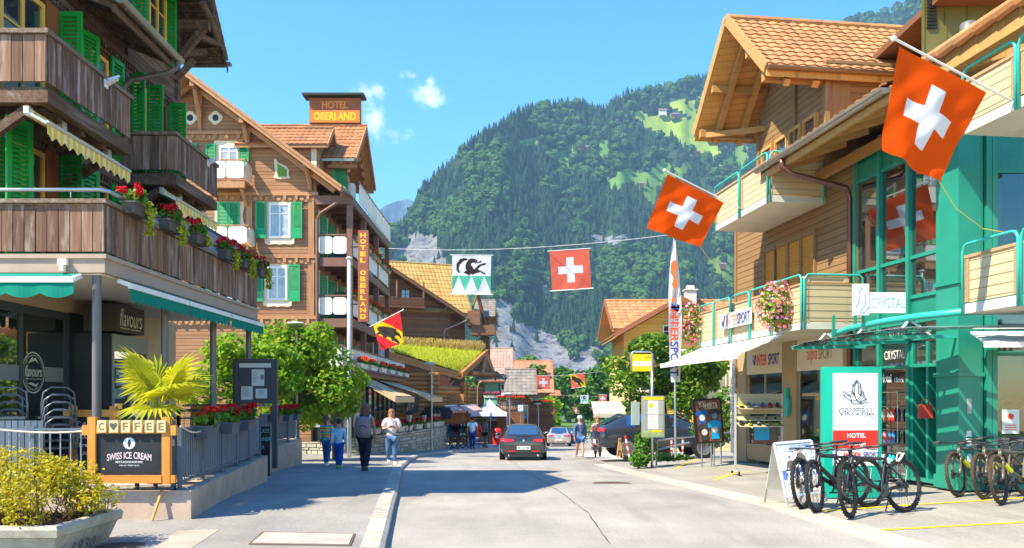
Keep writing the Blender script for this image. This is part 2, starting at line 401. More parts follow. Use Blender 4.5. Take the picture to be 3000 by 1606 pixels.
def mountain():
 mb = MB()
 xs = [560 + 2700*i/NX for i in range(NX+1)]
 G = []
 for j in range(NE+3):
  for x in xs:
   if j <= NE: p, y = msurf(x, j/NE)
   else:
    p, y = msurf(x, 1.0); p = V(p.x*(1+0.35*(j-NE)), p.y*(1+0.35*(j-NE)), p.z - (60*(j-NE)**2)); y = -999
   G.append((p, x, y))
 w = NX+1; F = []; M = []
 for j in range(NE+2):
  for i in range(NX):
   ids = (j*w+i, j*w+i+1, (j+1)*w+i+1, (j+1)*w+i)
   x = (G[ids[0]][1]+G[ids[2]][1])/2; y = (G[ids[0]][2]+G[ids[2]][2])/2
   xx = x + 22*mnoise.noise(Vector((x/40, y/40, 0))); yy = y + 22*mnoise.noise(Vector((x/40, y/40, 9)))
   k = 0
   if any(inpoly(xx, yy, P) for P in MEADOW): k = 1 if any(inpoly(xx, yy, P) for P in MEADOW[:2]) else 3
   if any(inpoly(xx, yy, P) for P in CLIFF): k = 2
   F.append(ids); M.append(k)
 mb.v = [tuple(g[0]) for g in G]; mb.f = F; mb.m = M
 forest = plain('forest_floor', (0.03, 0.06, 0.02), 0.9, 0.1, var=0.4, scale=0.03)
 g = NG('meadow'); v = g.coord(); n = g.noise(v, 0.02, 6, 0.6)
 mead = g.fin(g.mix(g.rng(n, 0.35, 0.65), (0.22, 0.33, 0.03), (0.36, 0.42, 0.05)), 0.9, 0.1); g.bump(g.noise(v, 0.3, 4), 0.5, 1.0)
 g = NG('cliff_rock'); v = g.coord((1, 1, 0.45), (0.3, 0.5, 0.4)); n = g.noise(v, 0.045, 9, 0.7); n2 = g.noise(g.coord((1,1,2.2), (0.2,0.7,0.9)), 0.09, 8, 0.72)
 c = g.mix(g.rng(n, 0.38, 0.62), (0.26, 0.265, 0.28), (0.46, 0.445, 0.41)); c = g.mix(g.rng(n2, 0.5, 0.6, 0, 0.85), c, (0.09, 0.095, 0.10)); c = g.mix(g.rng(g.noise(v, 0.02, 4), 0.56, 0.66, 0, 0.6), c, (0.28, 0.20, 0.13))
 g.bump(n2, 1.0, 9.0); rock = g.fin(c, 0.9, 0.1)
 return struct('mountain', mb, [forest, mead, rock, plain('cloud_shade_meadow', (.13,.23,.035), .9, .1, var=.3, scale=.02)], smooth=True)  # last, darker green paints cloud shade into the other meadows; mead is the sunlit tone
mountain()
# the blue mountain at the head of the valley
def far_mountain():
 mb = MB(); tab = [(500,700),(800,650),(1000,640),(1100,625),(1130,600),(1160,590),(1190,583),(1220,592),(1260,600),(1330,650),(1500,700),(1700,740)]
 def fn(u, v):
  x = 600+1100*u; y = 1250 + (lerp_tab(tab, x)-1250)*min(v*1.1, 1.0) + (-6*mnoise.noise(Vector((x/14,0,2))) if v > 0.85 else 0)
  D = 3200 + 1100*v + 140*mnoise.noise(Vector((x/50, v*6, 0))) + 60*mnoise.noise(Vector((x/18, v*15, 5)))
  p = at(x, y, D)
  if v > 0.95: p = V(p.x*1.2, p.y*1.2, p.z-100)
  return p
 mb.grid(fn, 90, 60)
 g = NG('far_mountain_slope'); v = g.coord(); n = g.noise(v, 0.006, 9, 0.7)
 m = g.fin(g.mix(g.rng(n, 0.46, 0.58), (0.02, 0.05, 0.025), (0.15, 0.15, 0.15)), 0.9, 0.1); g.bump(g.noise(v, 0.03, 6, 0.7), 1.0, 20)
 struct('far_mountain', mb, m, smooth=True)
far_mountain()
def woods():
 rnd = random.Random(11)
 def conifer_proto(seed):
  r = random.Random(seed); P = []; F = []; n = 9; L = 7
  for k in range(L):
   z0 = 0.10 + 0.86*k/L; z1 = min(1.0, z0 + 0.30*(1-0.45*k/L)); rad = 0.25*(1 - k/L*0.93)
   o = len(P); P.append((0, 0, z1))
   for j in range(n*2):
    q = math.pi*j/n + r.random(); rr = rad*((1.0 if j % 2 == 0 else 0.45)*r.uniform(0.75, 1.15)); P.append((rr*math.cos(q), rr*math.sin(q), z0 - (0.02 if j % 2 == 0 else -0.05) + r.uniform(-.01,.01)))
   for j in range(n*2): F.append((o, o+1+j, o+1+(j+1)%(n*2)))
  return np.array(P), np.array(F)
 def round_proto(seed):
  r = random.Random(seed); P = []; F = []
  for k in range(78):
   th = r.uniform(0, 6.28); ph = math.acos(r.uniform(-0.75, 1)); rad = 0.36*r.uniform(0.72, 1.0)
   c = Vector((rad*math.sin(ph)*math.cos(th), rad*math.sin(ph)*math.sin(th), 0.56+0.42*rad/0.36*math.cos(ph)))
   nrm = (c-Vector((0,0,0.5))).normalized() + Vector((r.gauss(0,.45), r.gauss(0,.45), r.gauss(0,.45))); nrm.normalize(); t = nrm.orthogonal().normalized(); b = nrm.cross(t); s = r.uniform(0.09, 0.17)
   o = len(P); P.append(c + nrm*0.05)
   m = 5
   for j in range(m):
    q = 6.283*j/m + r.random()*0.6; P.append(c + (t*math.cos(q) + b*math.sin(q))*s*r.uniform(.7,1.2) - nrm*0.03)
   for j in range(m): F.append((o, o+1+j, o+1+(j+1)%m))
  return np.array([tuple(p) for p in P]), np.array(F)
 con = [conifer_proto(s) for s in range(5)]; rou = [round_proto(s) for s in range(4)]
 def emit(items, protos, name, mat, label):
  VV = []; FF = []; base = 0
  for (p, h, wd) in items:
   P, F = protos[rnd.randrange(len(protos))]; a = rnd.uniform(0, 6.28); ca, sa = math.cos(a), math.sin(a)
   Q = np.empty_like(P); Q[:,0] = (P[:,0]*ca - P[:,1]*sa)*h*wd + p[0]; Q[:,1] = (P[:,0]*sa + P[:,1]*ca)*h*wd + p[1]; Q[:,2] = P[:,2]*h + p[2]
   VV.append(Q); FF.append(F+base); base += len(P)
  Vn = np.concatenate(VV).astype(np.float32); Fn = np.concatenate(FF).astype(np.int32)
  me = bpy.data.meshes.new(name); me.vertices.add(len(Vn)); me.vertices.foreach_set('co', Vn.ravel())
  me.loops.add(Fn.size); me.loops.foreach_set('vertex_index', Fn.ravel()); me.polygons.add(len(Fn))
  me.polygons.foreach_set('loop_start', np.arange(0, Fn.size, 3, dtype=np.int32)); me.polygons.foreach_set('loop_total', np.full(len(Fn), 3, dtype=np.int32))
  me.update(calc_edges=True); me.materials.append(mat)
  o = bpy.data.objects.new(name, me); COL.objects.link(o); stuff(o, label, 'forest')
 A = []; B = []
 tries = 0
 while len(A) + len(B) < 9500 and tries < 40000:
  tries += 1
  x = rnd.uniform(900, 2800); e = rnd.uniform(0.05, 1.0)
  if x > 2360 and e < 0.5: continue
  p, y = msurf(x, e)
  if y > 1180: continue
  j1 = 22*mnoise.noise(Vector((x/40, y/40, 0))); j2 = 22*mnoise.noise(Vector((x/40, y/40, 9)))
  if any(inpoly(x+j1, y+j2, P) or inpoly(x+j1, y+j2-13, P) for P in MEADOW):
   if rnd.random() > 0.06: continue
  if any(inpoly(x+j1, y+j2-d, P) for P in CLIFF for d in (2, 14, 28)):
   if rnd.random() > 0.035: continue
  leafy = mnoise.noise(Vector((x/120, y/110, 5.5))) + (0.35 if 1600 < x < 2100 and 380 < y < 480 else 0) + (0.5 if y > 1000 and x > 1600 else 0) + (0.3 if x > 2000 and y > 600 else 0) + (0.25 if x < 1250 else 0)
  p = V(p.x, p.y, p.z - 1.0)
  k = p.y/2329*(1+0.35*max(0,(y-350)/700)); small = rnd.random()**2
  if leafy > 0.16 + rnd.uniform(-.25, .25): B.append((p, rnd.uniform(22, 40)*k*(1-.4*small), rnd.uniform(0.85, 1.35)))
  else: A.append((p, rnd.uniform(26, 44)*k*(1-.5*small), rnd.uniform(0.7, 1.25)))
 for i in range(260):                              # the skyline trees stand close
  x = 1060 + 1000*i/260 + rnd.uniform(-3, 3); p, y = msurf(x, 0.995); A.append((p, rnd.uniform(9, 18), rnd.uniform(0.7, 1.1)))
 for i in range(90):
  x = 2060 + 740*i/90; p, y = msurf(x, 0.995); A.append((p, rnd.uniform(9, 19), 0.9))
 def fm(name, c1, c2, c3):
  g = NG(name); io = g.island(); v = g.coord(); n = g.math('ADD', g.math('MULTIPLY', g.noise(v, 0.012, 3), .5), g.math('MULTIPLY', g.noise(v, 0.075, 2), .5))
  c = g.mix(g.rng(n, 0.4, 0.62), c1, c2); c = g.mix(g.math('MULTIPLY', io, 0.4), c, c3)
  return g.fin(c, 0.8, 0.1)
 emit(A, con, 'conifer_forest', fm('conifer_needles', (0.010,0.036,0.014), (0.028,0.080,0.024), (0.045,0.095,0.028)), 'dark conifer forest covering the steep mountainside')
 emit(B, rou, 'broadleaf_forest', fm('broadleaf_crowns', (0.025,0.08,0.016), (0.065,0.145,0.024), (0.10,0.17,0.03)), 'lighter green broadleaf woods scattered over the mountainside')
woods()
# ---------------------------------------------------------------- ground, street, pavements
def ground():
 mb = MB()
 ys = [-20,-5,5,12,20,30,45,60,75,90,120,160,220,300,420,600,900,1500,3000,7000]; xs = [-7000,-2500,-900,-400,-150,-60,-30,-12,0,12,30,60,150,400,900,2500,7000]
 P = [(x, y, gz(y) - 0.35 - (0.0 if y < 300 else 3)) for y in ys for x in xs]; w = len(xs)
 mb.add(P, [(j*w+i, j*w+i+1, (j+1)*w+i+1, (j+1)*w+i) for j in range(len(ys)-1) for i in range(w-1)])
 struct('ground', mb, plain('valley_grass', (0.10, 0.17, 0.04), 0.9, 0.1, var=0.35, scale=0.3))
ground()
def asphalt(name, base, warm=(1.0, 0.97, 0.9), crack=0.0, patch=0.12):
 g = NG(name); v = g.coord()
 fine = g.noise(v, 34, 6, 0.8); big = g.noise(v, 0.55, 6, 0.6); mid = g.noise(g.coord((2.2, 0.35, 1)), 1.1, 5, 0.6)
 k = g.math('MULTIPLY', g.rng(fine, 0.3, 0.7, 0.70, 1.30), g.rng(big, 0.3, 0.7, 1-patch, 1+patch)); k = g.math('MULTIPLY', k, g.rng(mid, 0.3, 0.7, 0.92, 1.08))
 c = g.mix(1.0, tuple(base*w for w in warm), g_combine(g, k), 'MULTIPLY')
 st = g.n('TexVoronoi'); g.L.new(v, st.inputs['Vector']); st.inputs['Scale'].default_value = 150
 c = g.mix(g.math('LESS_THAN', st.outputs[0], 0.16), c, tuple(base*1.75*w for w in warm))
 if crack:
  vo = g.n('TexVoronoi', feature='DISTANCE_TO_EDGE'); n3 = g.n('TexNoise'); n3.inputs['Scale'].default_value = 1.6; n3.inputs['Detail'].default_value = 5; g.L.new(v, n3.inputs['Vector'])
  mv = g.n('Mix', data_type='RGBA'); mv.inputs[0].default_value = 0.25; g.L.new(v, mv.inputs[6]); g.L.new(n3.outputs[1], mv.inputs[7]); g.L.new(mv.outputs[2], vo.inputs['Vector']); vo.inputs['Scale'].default_value = 0.33
  c = g.mix(g.math('MULTIPLY', g.math('LESS_THAN', vo.outputs[0], 0.004), crack), c, (0.03, 0.03, 0.03))
 oil = g.noise(g.coord((1.6,0.16,1)), 0.8, 7, 0.72); c = g.mix(g.rng(oil, 0.53, 0.68, 0, 0.45), c, tuple(base*0.62*w for w in warm))
 blot = g.noise(v, 2.3, 7, 0.75); c = g.mix(g.rng(blot, 0.6, 0.74, 0, 0.5), c, tuple(base*0.5*w for w in warm)); c = g.mix(g.rng(blot, 0.4, 0.26, 0, 0.35), c, tuple(base*1.4*w for w in warm))
 g.bump(fine, 0.35, 0.006); return g.fin(c, g.rng(big, 0.3, 0.7, 0.7, 0.85), 0.25)
LK = [(-0.75,2),(-0.95,5),(-1.38,8.56),(-1.93,13.2),(-2.55,18),(-3.2,23),(-3.65,28),(-3.95,33),(-3.85,36.5),(-3.2,40),(-2.1,44),(-0.8,48),(0.3,54),(1.4,62),(2.6,75),(6,100)]   # left kerb (X,Y)
RK = [(6.4,2),(5.4,5),(4.20,8.56),(3.75,13),(3.35,18),(3.05,22.4),(2.75,28),(2.75,34),(3.3,40),(4.2,48),(5.4,58),(6.8,68),(8.2,78),(12,100)]
def kx(tab, Y): return lerp_tab([(b, a) for a, b in tab], Y)
YS = [2+0.75*i for i in range(56)] + [44+2*i for i in range(1, 29)]
SIDE = lambda Y: 0.0 if Y < 24 else max(gz(Y)+0.03, -0.09*(Y-24))     # level of the right-hand forecourt
def street():
 mb = MB()
 for y0, y1 in zip([-6]+YS, YS):
  a0, a1, b0, b1 = kx(LK, max(y0,2))-0.05, kx(LK, y1)-0.05, kx(RK, max(y0,2))+0.35, kx(RK, y1)+0.35
  for i in range(4):
   f0, f1 = i/4, (i+1)/4
   mb.quad((a0+(b0-a0)*f0,y0,gz(y0)),(a0+(b0-a0)*f1,y0,gz(y0)),(a1+(b1-a1)*f1,y1,gz(y1)),(a1+(b1-a1)*f0,y1,gz(y1)))
 struct('road', mb, asphalt('road_asphalt', 0.30, warm=(1.0,0.91,0.76), patch=0.2))
 pv = MB(); kb = MB()
 for y0, y1 in zip([-6]+YS, YS):
  k0, k1 = kx(LK, max(y0,2)), kx(LK, y1)
  pv.quad((-26,y0,gz(y0)+.10),(k0-.22,y0,gz(y0)+.10),(k1-.22,y1,gz(y1)+.10),(-26,y1,gz(y1)+.10))
 n = 0
 y = 1.0
 while y < 62:                                     # separate kerb stones with open joints
  y2 = y+1.0; k0, k1 = kx(LK, max(y,2)), kx(LK, y2); g0, g1 = gz(y), gz(y2); j = 0.012*(k1-k0)
  h = .112 + random.uniform(-.003,.003)
  P = [(k0-.22,y+.006,g0-.1),(k0+.02,y+.006,g0-.1),(k1+.02,y2-.006,g1-.1),(k1-.22,y2-.006,g1-.1),(k0-.22,y+.006,g0+h),(k0-.025,y+.006,g0+h),(k1-.025,y2-.006,g1+h),(k1-.22,y2-.006,g1+h),(k0+.02,y+.006,g0+h-.035),(k1+.02,y2-.006,g1+h-.035)]
  kb.add(P, [(4,5,6,7),(5,8,9,6),(8,1,2,9),(0,1,8,5,4),(3,7,6,9,2),(0,4,7,3)])
  y = y2
 struct('pavement', pv, asphalt('pavement_asphalt', 0.26, warm=(1.0,0.92,0.79), patch=0.22))
 struct('kerb', kb, plain('kerb_granite', (0.40,0.36,0.29), 0.8, 0.2, var=0.25, scale=9, isl=0.12, bump=0.3, dirt=0.35))
 # right-hand forecourt, rising from the road to the shop fronts
 fc = MB()
 for y0, y1 in zip([-6]+YS, YS):
  P = []
  for yy in (y0, y1):
   k = kx(RK, max(yy,2))+.30; z0 = gz(yy)+.015; z1 = SIDE(yy)
   for f in (0, .15, .35, .6, 1): 
    s = f*f*(3-2*f); P.append((k+(24-k)*f*0.35 if f < 1 else 30, yy, z0+(z1-z0)*s if f < 1 else z1))
  fc.add(P, [(i, i+1, 6+i, 5+i) for i in range(4)])
 struct('forecourt', fc, asphalt('forecourt_asphalt', 0.30, warm=(1.0,0.90,0.74), patch=0.14), smooth=True)
 ks = MB(); y = 1.0
 while y < 26:
  y2 = y+1.5; k0, k1 = kx(RK, max(y,2)), kx(RK, y2); z0, z1 = gz(y)+.03, gz(y2)+.03
  ks.add([(k0-.12,y+.006,z0-.02),(k0+.33,y+.006,z0),(k1+.33,y2-.006,z1),(k1-.12,y2-.006,z1-.02),(k0-.12,y+.006,z0-.2),(k1-.12,y2-.006,z1-.2)], [(0,1,2,3),(4,0,3,5)])
  y = y2
 struct('drain_strip', ks, plain('drain_strip_stone', (0.44,0.38,0.29), 0.85, 0.2, var=0.2, scale=6, isl=0.1, bump=0.2, dirt=0.3))
street()
def fcz(X, Y):
 k = kx(RK, max(Y,2))+.30; z0 = gz(Y)+.015; z1 = SIDE(Y); f = max(0, (X-k)/((24-k)*0.35))
 tab = [(0,0),(.15,.0608),(.35,.2818),(.6,.648),(1.0/0.35*1.0,1)]
 return z0+(z1-z0)*lerp_tab(tab, f) if f > 0 else gz(Y)
# ---------------------------------------------------------------- shared building pieces
OLDW = wood('weathered_boards', (0.12,0.060,0.036), (0.24,0.135,0.085), 'Z', 0.8, fade=(0.50,0.42,0.35), isl=0.4)
OLDWX = wood('weathered_rail', (0.12,0.075,0.05), (0.24,0.17,0.12), 'Y', 0.8, fade=(0.42,0.36,0.29), isl=0.2)
OLDB = wood('dark_timber', (0.075,0.040,0.024), (0.15,0.085,0.05), 'Y', 0.8, fade=(0.25,0.2,0.15), isl=0.25)
SHGREEN = plain('shutter_green', (0.008,0.30,0.03), 0.4, 0.5, var=0.12, scale=6)
YELLOWF = plain('yellow_window_frame', (0.75,0.42,0.06), 0.45, 0.4, var=0.08)
PANE = glassmat('window_pane', (0.03,0.035,0.04), 0.04, 0, 0.8, 0.06)
PANEC = plain('curtained_pane', (0.34,0.35,0.34), 0.12, 0.8, var=0.35, scale=2.5)
GALV = plain('zinc', (0.30,0.27,0.21), 0.4, 0.5, 0.6, var=0.2, scale=5)
STEEL = plain('steel_tube', (0.42,0.45,0.49), 0.3, 0.6, 0.8, var=0.08)
DKGREY = plain('anthracite_paint', (0.055,0.06,0.068), 0.45, 0.4, var=0.12)
BLACK = plain('black_paint', (0.010,0.010,0.011), 0.45, 0.4, var=0.15)
WHITE = plain('white_paint', (0.78,0.76,0.70), 0.5, 0.4, var=0.05, dirt=0.1)
def shutter(parent, o, ex, w, h, mat=None, n=None, solid=0.0, name='shutter', lab=None):
 """louvred shutter: o = low hinge corner, ex = direction of its width"""
 mb = MB(frame(o, ex, (0,0,1))); t = 0.02; b = min(0.075, w*0.2); n = n or max(8, int(h/0.075))
 mb.box(0, b, -t, t, 0, h); mb.box(w-b, w, -t, t, 0, h); mb.box(b, w-b, -t, t, h-b*1.1, h); mb.box(b, w-b, -t, t, 0, b*1.1 + solid*h)
 z0 = b*1.1 + solid*h; dz = (h - b*1.1 - z0)/n
 for i in range(n):
  z = z0 + dz*i
  mb.add([(b,-t*.7,z+dz*.12),(w-b,-t*.7,z+dz*.12),(w-b,t*.8,z+dz*.95),(b,t*.8,z+dz*.95),(b,-t*.7,z),(w-b,-t*.7,z),(w-b,t*.8,z+dz*.8),(b,t*.8,z+dz*.8)],[(0,1,2,3),(7,6,5,4),(0,4,5,1),(2,6,7,3)])
 s = mb.build(name, mat or SHGREEN, parent)
 if lab: s['label'] = lab
 return s
def window(parent, o, ex, w, h, fm, pm=None, fw=0.06, mull=1, cross=(0.68,), depth=0.05, sill=None):
 """casement window: o low corner on the wall face, ex along the wall; part frame > pane"""
 X = frame(o, ex, (0,0,1)); mb = MB(X); d0 = -depth   # outward is -y in this frame
 mb.box(0, fw, d0, 0.02, 0, h); mb.box(w-fw, w, d0, 0.02, 0, h); mb.box(fw, w-fw, d0, 0.02, h-fw, h); mb.box(fw, w-fw, d0, 0.02, 0, fw)
 for i in range(mull):
  c = w*(i+1)/(mull+1); mb.box(c-fw*.45, c+fw*.45, d0+.004, 0.015, fw, h-fw)
 for q in cross:
  k = h*q; e = [fw] + [w*(i+1)/(mull+1) for i in range(mull)] + [w-fw]
  for a, b in zip(e, e[1:]):
   mb.box(a+(fw*.45 if a != fw else 0), b-(fw*.45 if b != w-fw else 0), d0+.012, 0.012, k-fw*.22, k+fw*.22)
 if sill: mb.box(-sill, w+sill, d0-.06, 0.02, -0.05, -0.002)
 f = mb.build('window', fm, parent)
 g = MB(X); g.box(fw*.9, w-fw*.9, d0*.45, d0*.45+.006, fw*.9, h-fw*.9); g.build('pane', pm or PANE, f)
 return f
def scallop(mb, a, b, dn, drop, n, m=0, wave=0.35, out=None):
 """awning valance hanging from the line a-b"""
 a = Vector(a); b = Vector(b); dn = Vector(dn).normalized(); k = 8; P = []
 for i in range(n*k+1):
  f = i/(n*k); p = a.lerp(b, f); q = abs(math.sin(math.pi*f*n)); o = Vector(out)*0.012*math.sin(f*n*6.28) if out else Vector((0,0,0))
  P += [p, p + dn*(drop*(1-wave+wave*q)) + o]
 mb.add(P, [(2*i, 2*i+1, 2*i+3, 2*i+2) for i in range(n*k)], m)
def boards_line(mb, a, b, z0, z1, w, gap, t, up=(0,0,1), zj=0.0):
 """upright boards standing side by side on the line a-b (t thick)"""
 a = Vector(a); b = Vector(b); L = (b-a).length; d = (b-a)/L; n = max(1, round(L/w)); w = L/n; nn = Vector((d.y, -d.x, 0))
 for i in range(n):
  p = a + d*(w*i + gap/2); q = a + d*(w*(i+1) - gap/2); s = nn*(t*0.5 + random.uniform(-.004, .004)); j = random.uniform(-zj, zj)
  P = [p-s, q-s, q+s, p+s]
  mb.add([V(v.x, v.y, z0+j) for v in P] + [V(v.x, v.y, z1) for v in P], [(0,3,2,1),(4,5,6,7),(0,1,5,4),(1,2,6,5),(2,3,7,6),(3,0,4,7)])
# ---------------------------------------------------------------- the dark chalet with the cafe
XW = -7.4
def chalet():
 t = thing('chalet', 'dark weathered timber chalet with bright green shutters above the corner cafe', 'building', (-11, 12, 0))
 wl = siding('old_log_wall', (0.085,0.042,0.022), (0.18,0.10,0.055), 0.2, 'Z', rough=0.85, fade=(0.27,0.21,0.15), groove=0.5, isl=0.3)
 mb = MB(); mb.box(-15, XW, 10.85, 17.52, 3.53, 8.9)
 mb.prism([(XW,10.85,8.9),(XW,17.52,8.9),(XW,17.5,10.35),(XW,16.3,9.95),(XW,13.1,10.75),(XW,10.85,9.6)], (-7.6,0,0))
 mb.build('wall', wl, t)
 mb = MB()                                         # string courses with their dentils, corner posts, beam ends
 for z in (8.02, 5.62):
  mb.box(XW, XW+.10, 10.8, 17.6, z, z+.10); mb.box(XW, XW+.05, 10.8, 17.56, z-.14, z-.003)
  y = 10.9
  while y < 17.5: mb.box(XW+.052, XW+.085, y, y+.05, z-.09, z-.004); y += .1
 mb.box(XW-.06, XW+.07, 17.45, 17.58, 3.53, 5.48); mb.box(XW-.06, XW+.07, 17.45, 17.58, 5.73, 7.87); mb.box(XW-.06, XW+.07, 17.45, 17.58, 8.13, 10.4)
 for y in (11.2, 12.75, 15.2): mb.box(XW, XW+.055, y, y+.13, 8.15, 9.9)
 for y in (12.7, 15.15): mb.box(XW, XW+.05, y, y+.14, 5.75, 7.87); mb.box(XW, XW+.05, y, y+.14, 3.55, 5.47)
 mb.build('timber_trim', OLDB, t)
 # windows
 for z, h in ((5.8, 2.0), (3.56, 1.9)):
  window(t, (XW, 11.4, z), (0,1,0), 1.1, h, YELLOWF, mull=1, depth=.06, fw=.08)
  window(t, (XW, 13.85, z+.25), (0,1,0), .62, h-.3, YELLOWF, mull=0, cross=(), depth=.06, fw=.07)
  RV = wood('reveal_boards', (0.20,0.055,0.018), (0.30,0.10,0.03), 'Z', 0.6)
  for q in ((.07,12.52,12.86,z,z+h+.1),(.05,14.5,14.95,z+.2,z+h-.2)): m = MB(); m.box(XW, XW+q[0], *q[1:]); m.build('window_reveal', RV, t)
  shutter(t, (XW+.01, 12.93, z-.02), (1,0,0), .40, h+.12); shutter(t, (XW+.07, 13.48, z), (0.35,1,0), .40, h+.1)
  shutter(t, (XW+.06, 14.56, z), (0.1,1,0), .40, h+.1)
 shutter(t, (XW+.06, 11.0, 3.6), (.5,1,0), .42, 1.95); shutter(t, (XW+.4, 11.0, 3.6), (.3,1,0), .42, 1.95)
 for y in (15.45, 16.06, 17.05): shutter(t, (XW+.01, y, 5.85), (1,0,0), (.26, .34, .40)[(15.45,16.06,17.05).index(y)], 2.1)
 window(t, (XW, 15.5, 5.9), (0,1,0), .5, 1.95, YELLOWF, mull=0, cross=(), depth=.05); window(t, (XW, 16.15, 5.9), (0,1,0), .8, 1.95, plain('red_brown_frame', (0.28,0.06,0.02), 0.5), mull=0, cross=(), depth=.05)
 shutter(t, (XW+.06, 15.9, 3.62), (0.1,1,0), .4, 1.9)
 window(t, (XW, 16.1, 8.75), (0,1,0), .8, 1.35, YELLOWF, mull=1, depth=.06); shutter(t, (XW+.01, 16.97, 8.7), (1,0.25,0), .22, 1.45); shutter(t, (XW+.01, 15.45, 8.7), (1,0.25,0), .3, 1.45)
 # balconies
 for y0, y1 in ((10.76, 13.1), (14.88, 16.95)):
  xo = -6.3; b = MB(); fl = MB()
  fl.box(XW, xo-.02, y0+.03, y1-.02, 5.78, 5.84); fl.box(xo-.13, xo+.015, y0, y1, 5.62, 5.79); fl.box(XW, xo-.13, y0, y0+.13, 5.62, 5.775); fl.box(XW, xo-.13, y1-.13, y1, 5.62, 5.775)
  k = y0+.5
  while k < y1-.3: fl.box(XW, xo-.14, k, k+.12, 5.55, 5.77); k += .62
  fl.bar((XW, y0+.1, 5.0), (xo-.25, y0+.1, 5.6), .1, .12); fl.bar((XW, y1-.12, 5.0), (xo-.25, y1-.12, 5.6), .1, .12)
  bal = fl.build('balcony', OLDB, t)
  boards_line(b, (XW, y0, 0), (xo, y0, 0), 5.90, 6.53, .165, .012, .028); boards_line(b, (xo, y0+.03, 0), (xo, y1, 0), 5.90, 6.53, .165, .006, .028, zj=.006)
  b.build('railing_boards', OLDW, bal)
  c = MB(); c.box(XW, xo+.05, y0-.06, y0+.06, 6.54, 6.60); c.box(xo-.07, xo+.05, y0+.06, y1+.03, 6.54, 6.60); c.box(xo-.05, xo+.0, y0+.05, y1, 6.46, 6.535); c.build('handrail', OLDWX, bal)
  yb = y0 + 1.5
  l = MB(); l.box(xo+.03, xo+.05, yb-.05, yb+.05, 6.40, 6.53); l.bar((xo+.04, yb, 6.45), (xo+.22, yb-.02, 6.54), .08, .03); l.bar((xo+.06, yb, 6.53), (xo+.23, yb+.04, 6.60), .035, .025); l.build('floodlight', WHITE, bal)
  # yellow roller awning under the balcony floor
  g = NG('yellow_awning_cloth') if 'yellow_awning_cloth' not in MATS else None
  if g:
   tc = g.n('TexCoord'); sp = g.n('SeparateXYZ'); g.L.new(tc.outputs['Object'], sp.inputs[0]); st = g.math('FRACT', g.math('MULTIPLY', sp.outputs[1], 6.5))
   MATS['yellow_awning_cloth'] = g.fin(g.mix(g.math('GREATER_THAN', st, 0.5), (0.80,0.50,0.06), (0.85,0.70,0.32)), 0.8, 0.15)
  YA = MATS['yellow_awning_cloth']
  a = MB(); a.tube([(-6.52, y0-.05, 5.47), (-6.52, y1+.02, 5.47)], .055, 10); a.add([(-6.5,y0,5.50),(-6.5,y1,5.50),(-6.30,y1,5.36),(-6.30,y0,5.36)], [(0,1,2,3)]); scallop(a, (-6.29, y0, 5.33), (-6.29, y1, 5.33), (0,0,-1), .2, 11, out=(1,0,0))
  aw = a.build('awning', YA, t)
  a = MB(); a.tube([(-6.29, y0, 5.35), (-6.29, y1, 5.35)], .026, 8); a.box(-6.56,-6.49,y0-.09,y0-.05,5.44,5.54); a.bar((-6.5,y0-.07,5.45),(-6.28,y0-.02,5.33),.03,.04)
  for q in (.3,.85): a.box(-6.56,-6.48, y0+(y1-y0)*q, y0+(y1-y0)*q+.12, 5.50, 5.62)
  a.build('awning_arm', plain('cast_aluminium', (0.55,0.53,0.48), 0.45, 0.5, 0.5), aw)
 # pent roof with gutter and down pipe
 p = MB(); p.prism([(XW,12.95,8.62),(-6.42,12.95,8.12),(-6.42,12.95,8.05),(XW,12.95,8.50)], (0,2.27,0))
 for k in range(4): p.bar((XW,13.05+k*.7,8.40),(-6.5,13.05+k*.7,8.03),.1,.1)
 p.bar((-6.5,12.95,7.98),(-6.5,15.2,7.98),.04,.13)
 pr = p.build('pent_roof', OLDB, t)
 RT = tilemat('old_roof_tiles', (0.20,0.09,0.05), (0.30,0.15,0.08), (0.22,0.19,0.13))
 q = MB(); tile_roof(q, (-6.38,12.95,8.13), (0,2.27,0), (-1.05,0,.5), 4, 11, flip=-1); q.build('roof_tiles', RT, pr)
 def halfpipe(mb, a, b, r, n=8, th=.006):
  a = Vector(a); b = Vector(b); d = (b-a).normalized(); s = d.cross(Vector((0,0,1))).normalized(); P = []
  for e in (a, b):
   for i in range(n+1):
    q = math.pi*i/n; P.append(e + s*(math.cos(q)*r) - Vector((0,0,math.sin(q)*r)))
  mb.add(P, [(i, i+1, n+2+i, n+1+i) for i in range(n)] + [tuple(range(n+1)), tuple(range(2*n+1, n, -1))])
 globals()['halfpipe'] = halfpipe
 g = MB(); halfpipe(g, (-6.36,12.9,8.12), (-6.36,15.25,8.10), .085)
 for k in range(5): g.tube([(-6.45,13.1+k*.5,8.12),(-6.36,13.1+k*.5,8.025),(-6.27,13.1+k*.5,8.12)], .012, 5)
 g.build('gutter', GALV, pr)
 g = MB(); g.tube([(-6.36,15.1,8.06),(-6.36,15.1,7.9),(-6.55,15.07,7.78),(-7.15,14.98,7.62),(-7.29,14.94,7.5),(-7.3,14.94,7.2),(-7.3,14.94,5.55),(-7.28,15.0,5.38),(-7.2,15.25,5.25),(-7.15,16.9,4.7)], .052, 10); g.build('downpipe', plain('old_downpipe', (0.13,0.11,0.09), 0.5, 0.4, 0.3, var=0.25), t, smooth=True)
 # main roof: gable to the street, wide overhang on carved brackets
 rf = MB(); A = [(18.35,9.42),(17.3,10.75),(16.3,10.2),(13.0,11.0),(10.1,9.6)]  # upper profile, out of view, shaped for the shadow it throws on the road
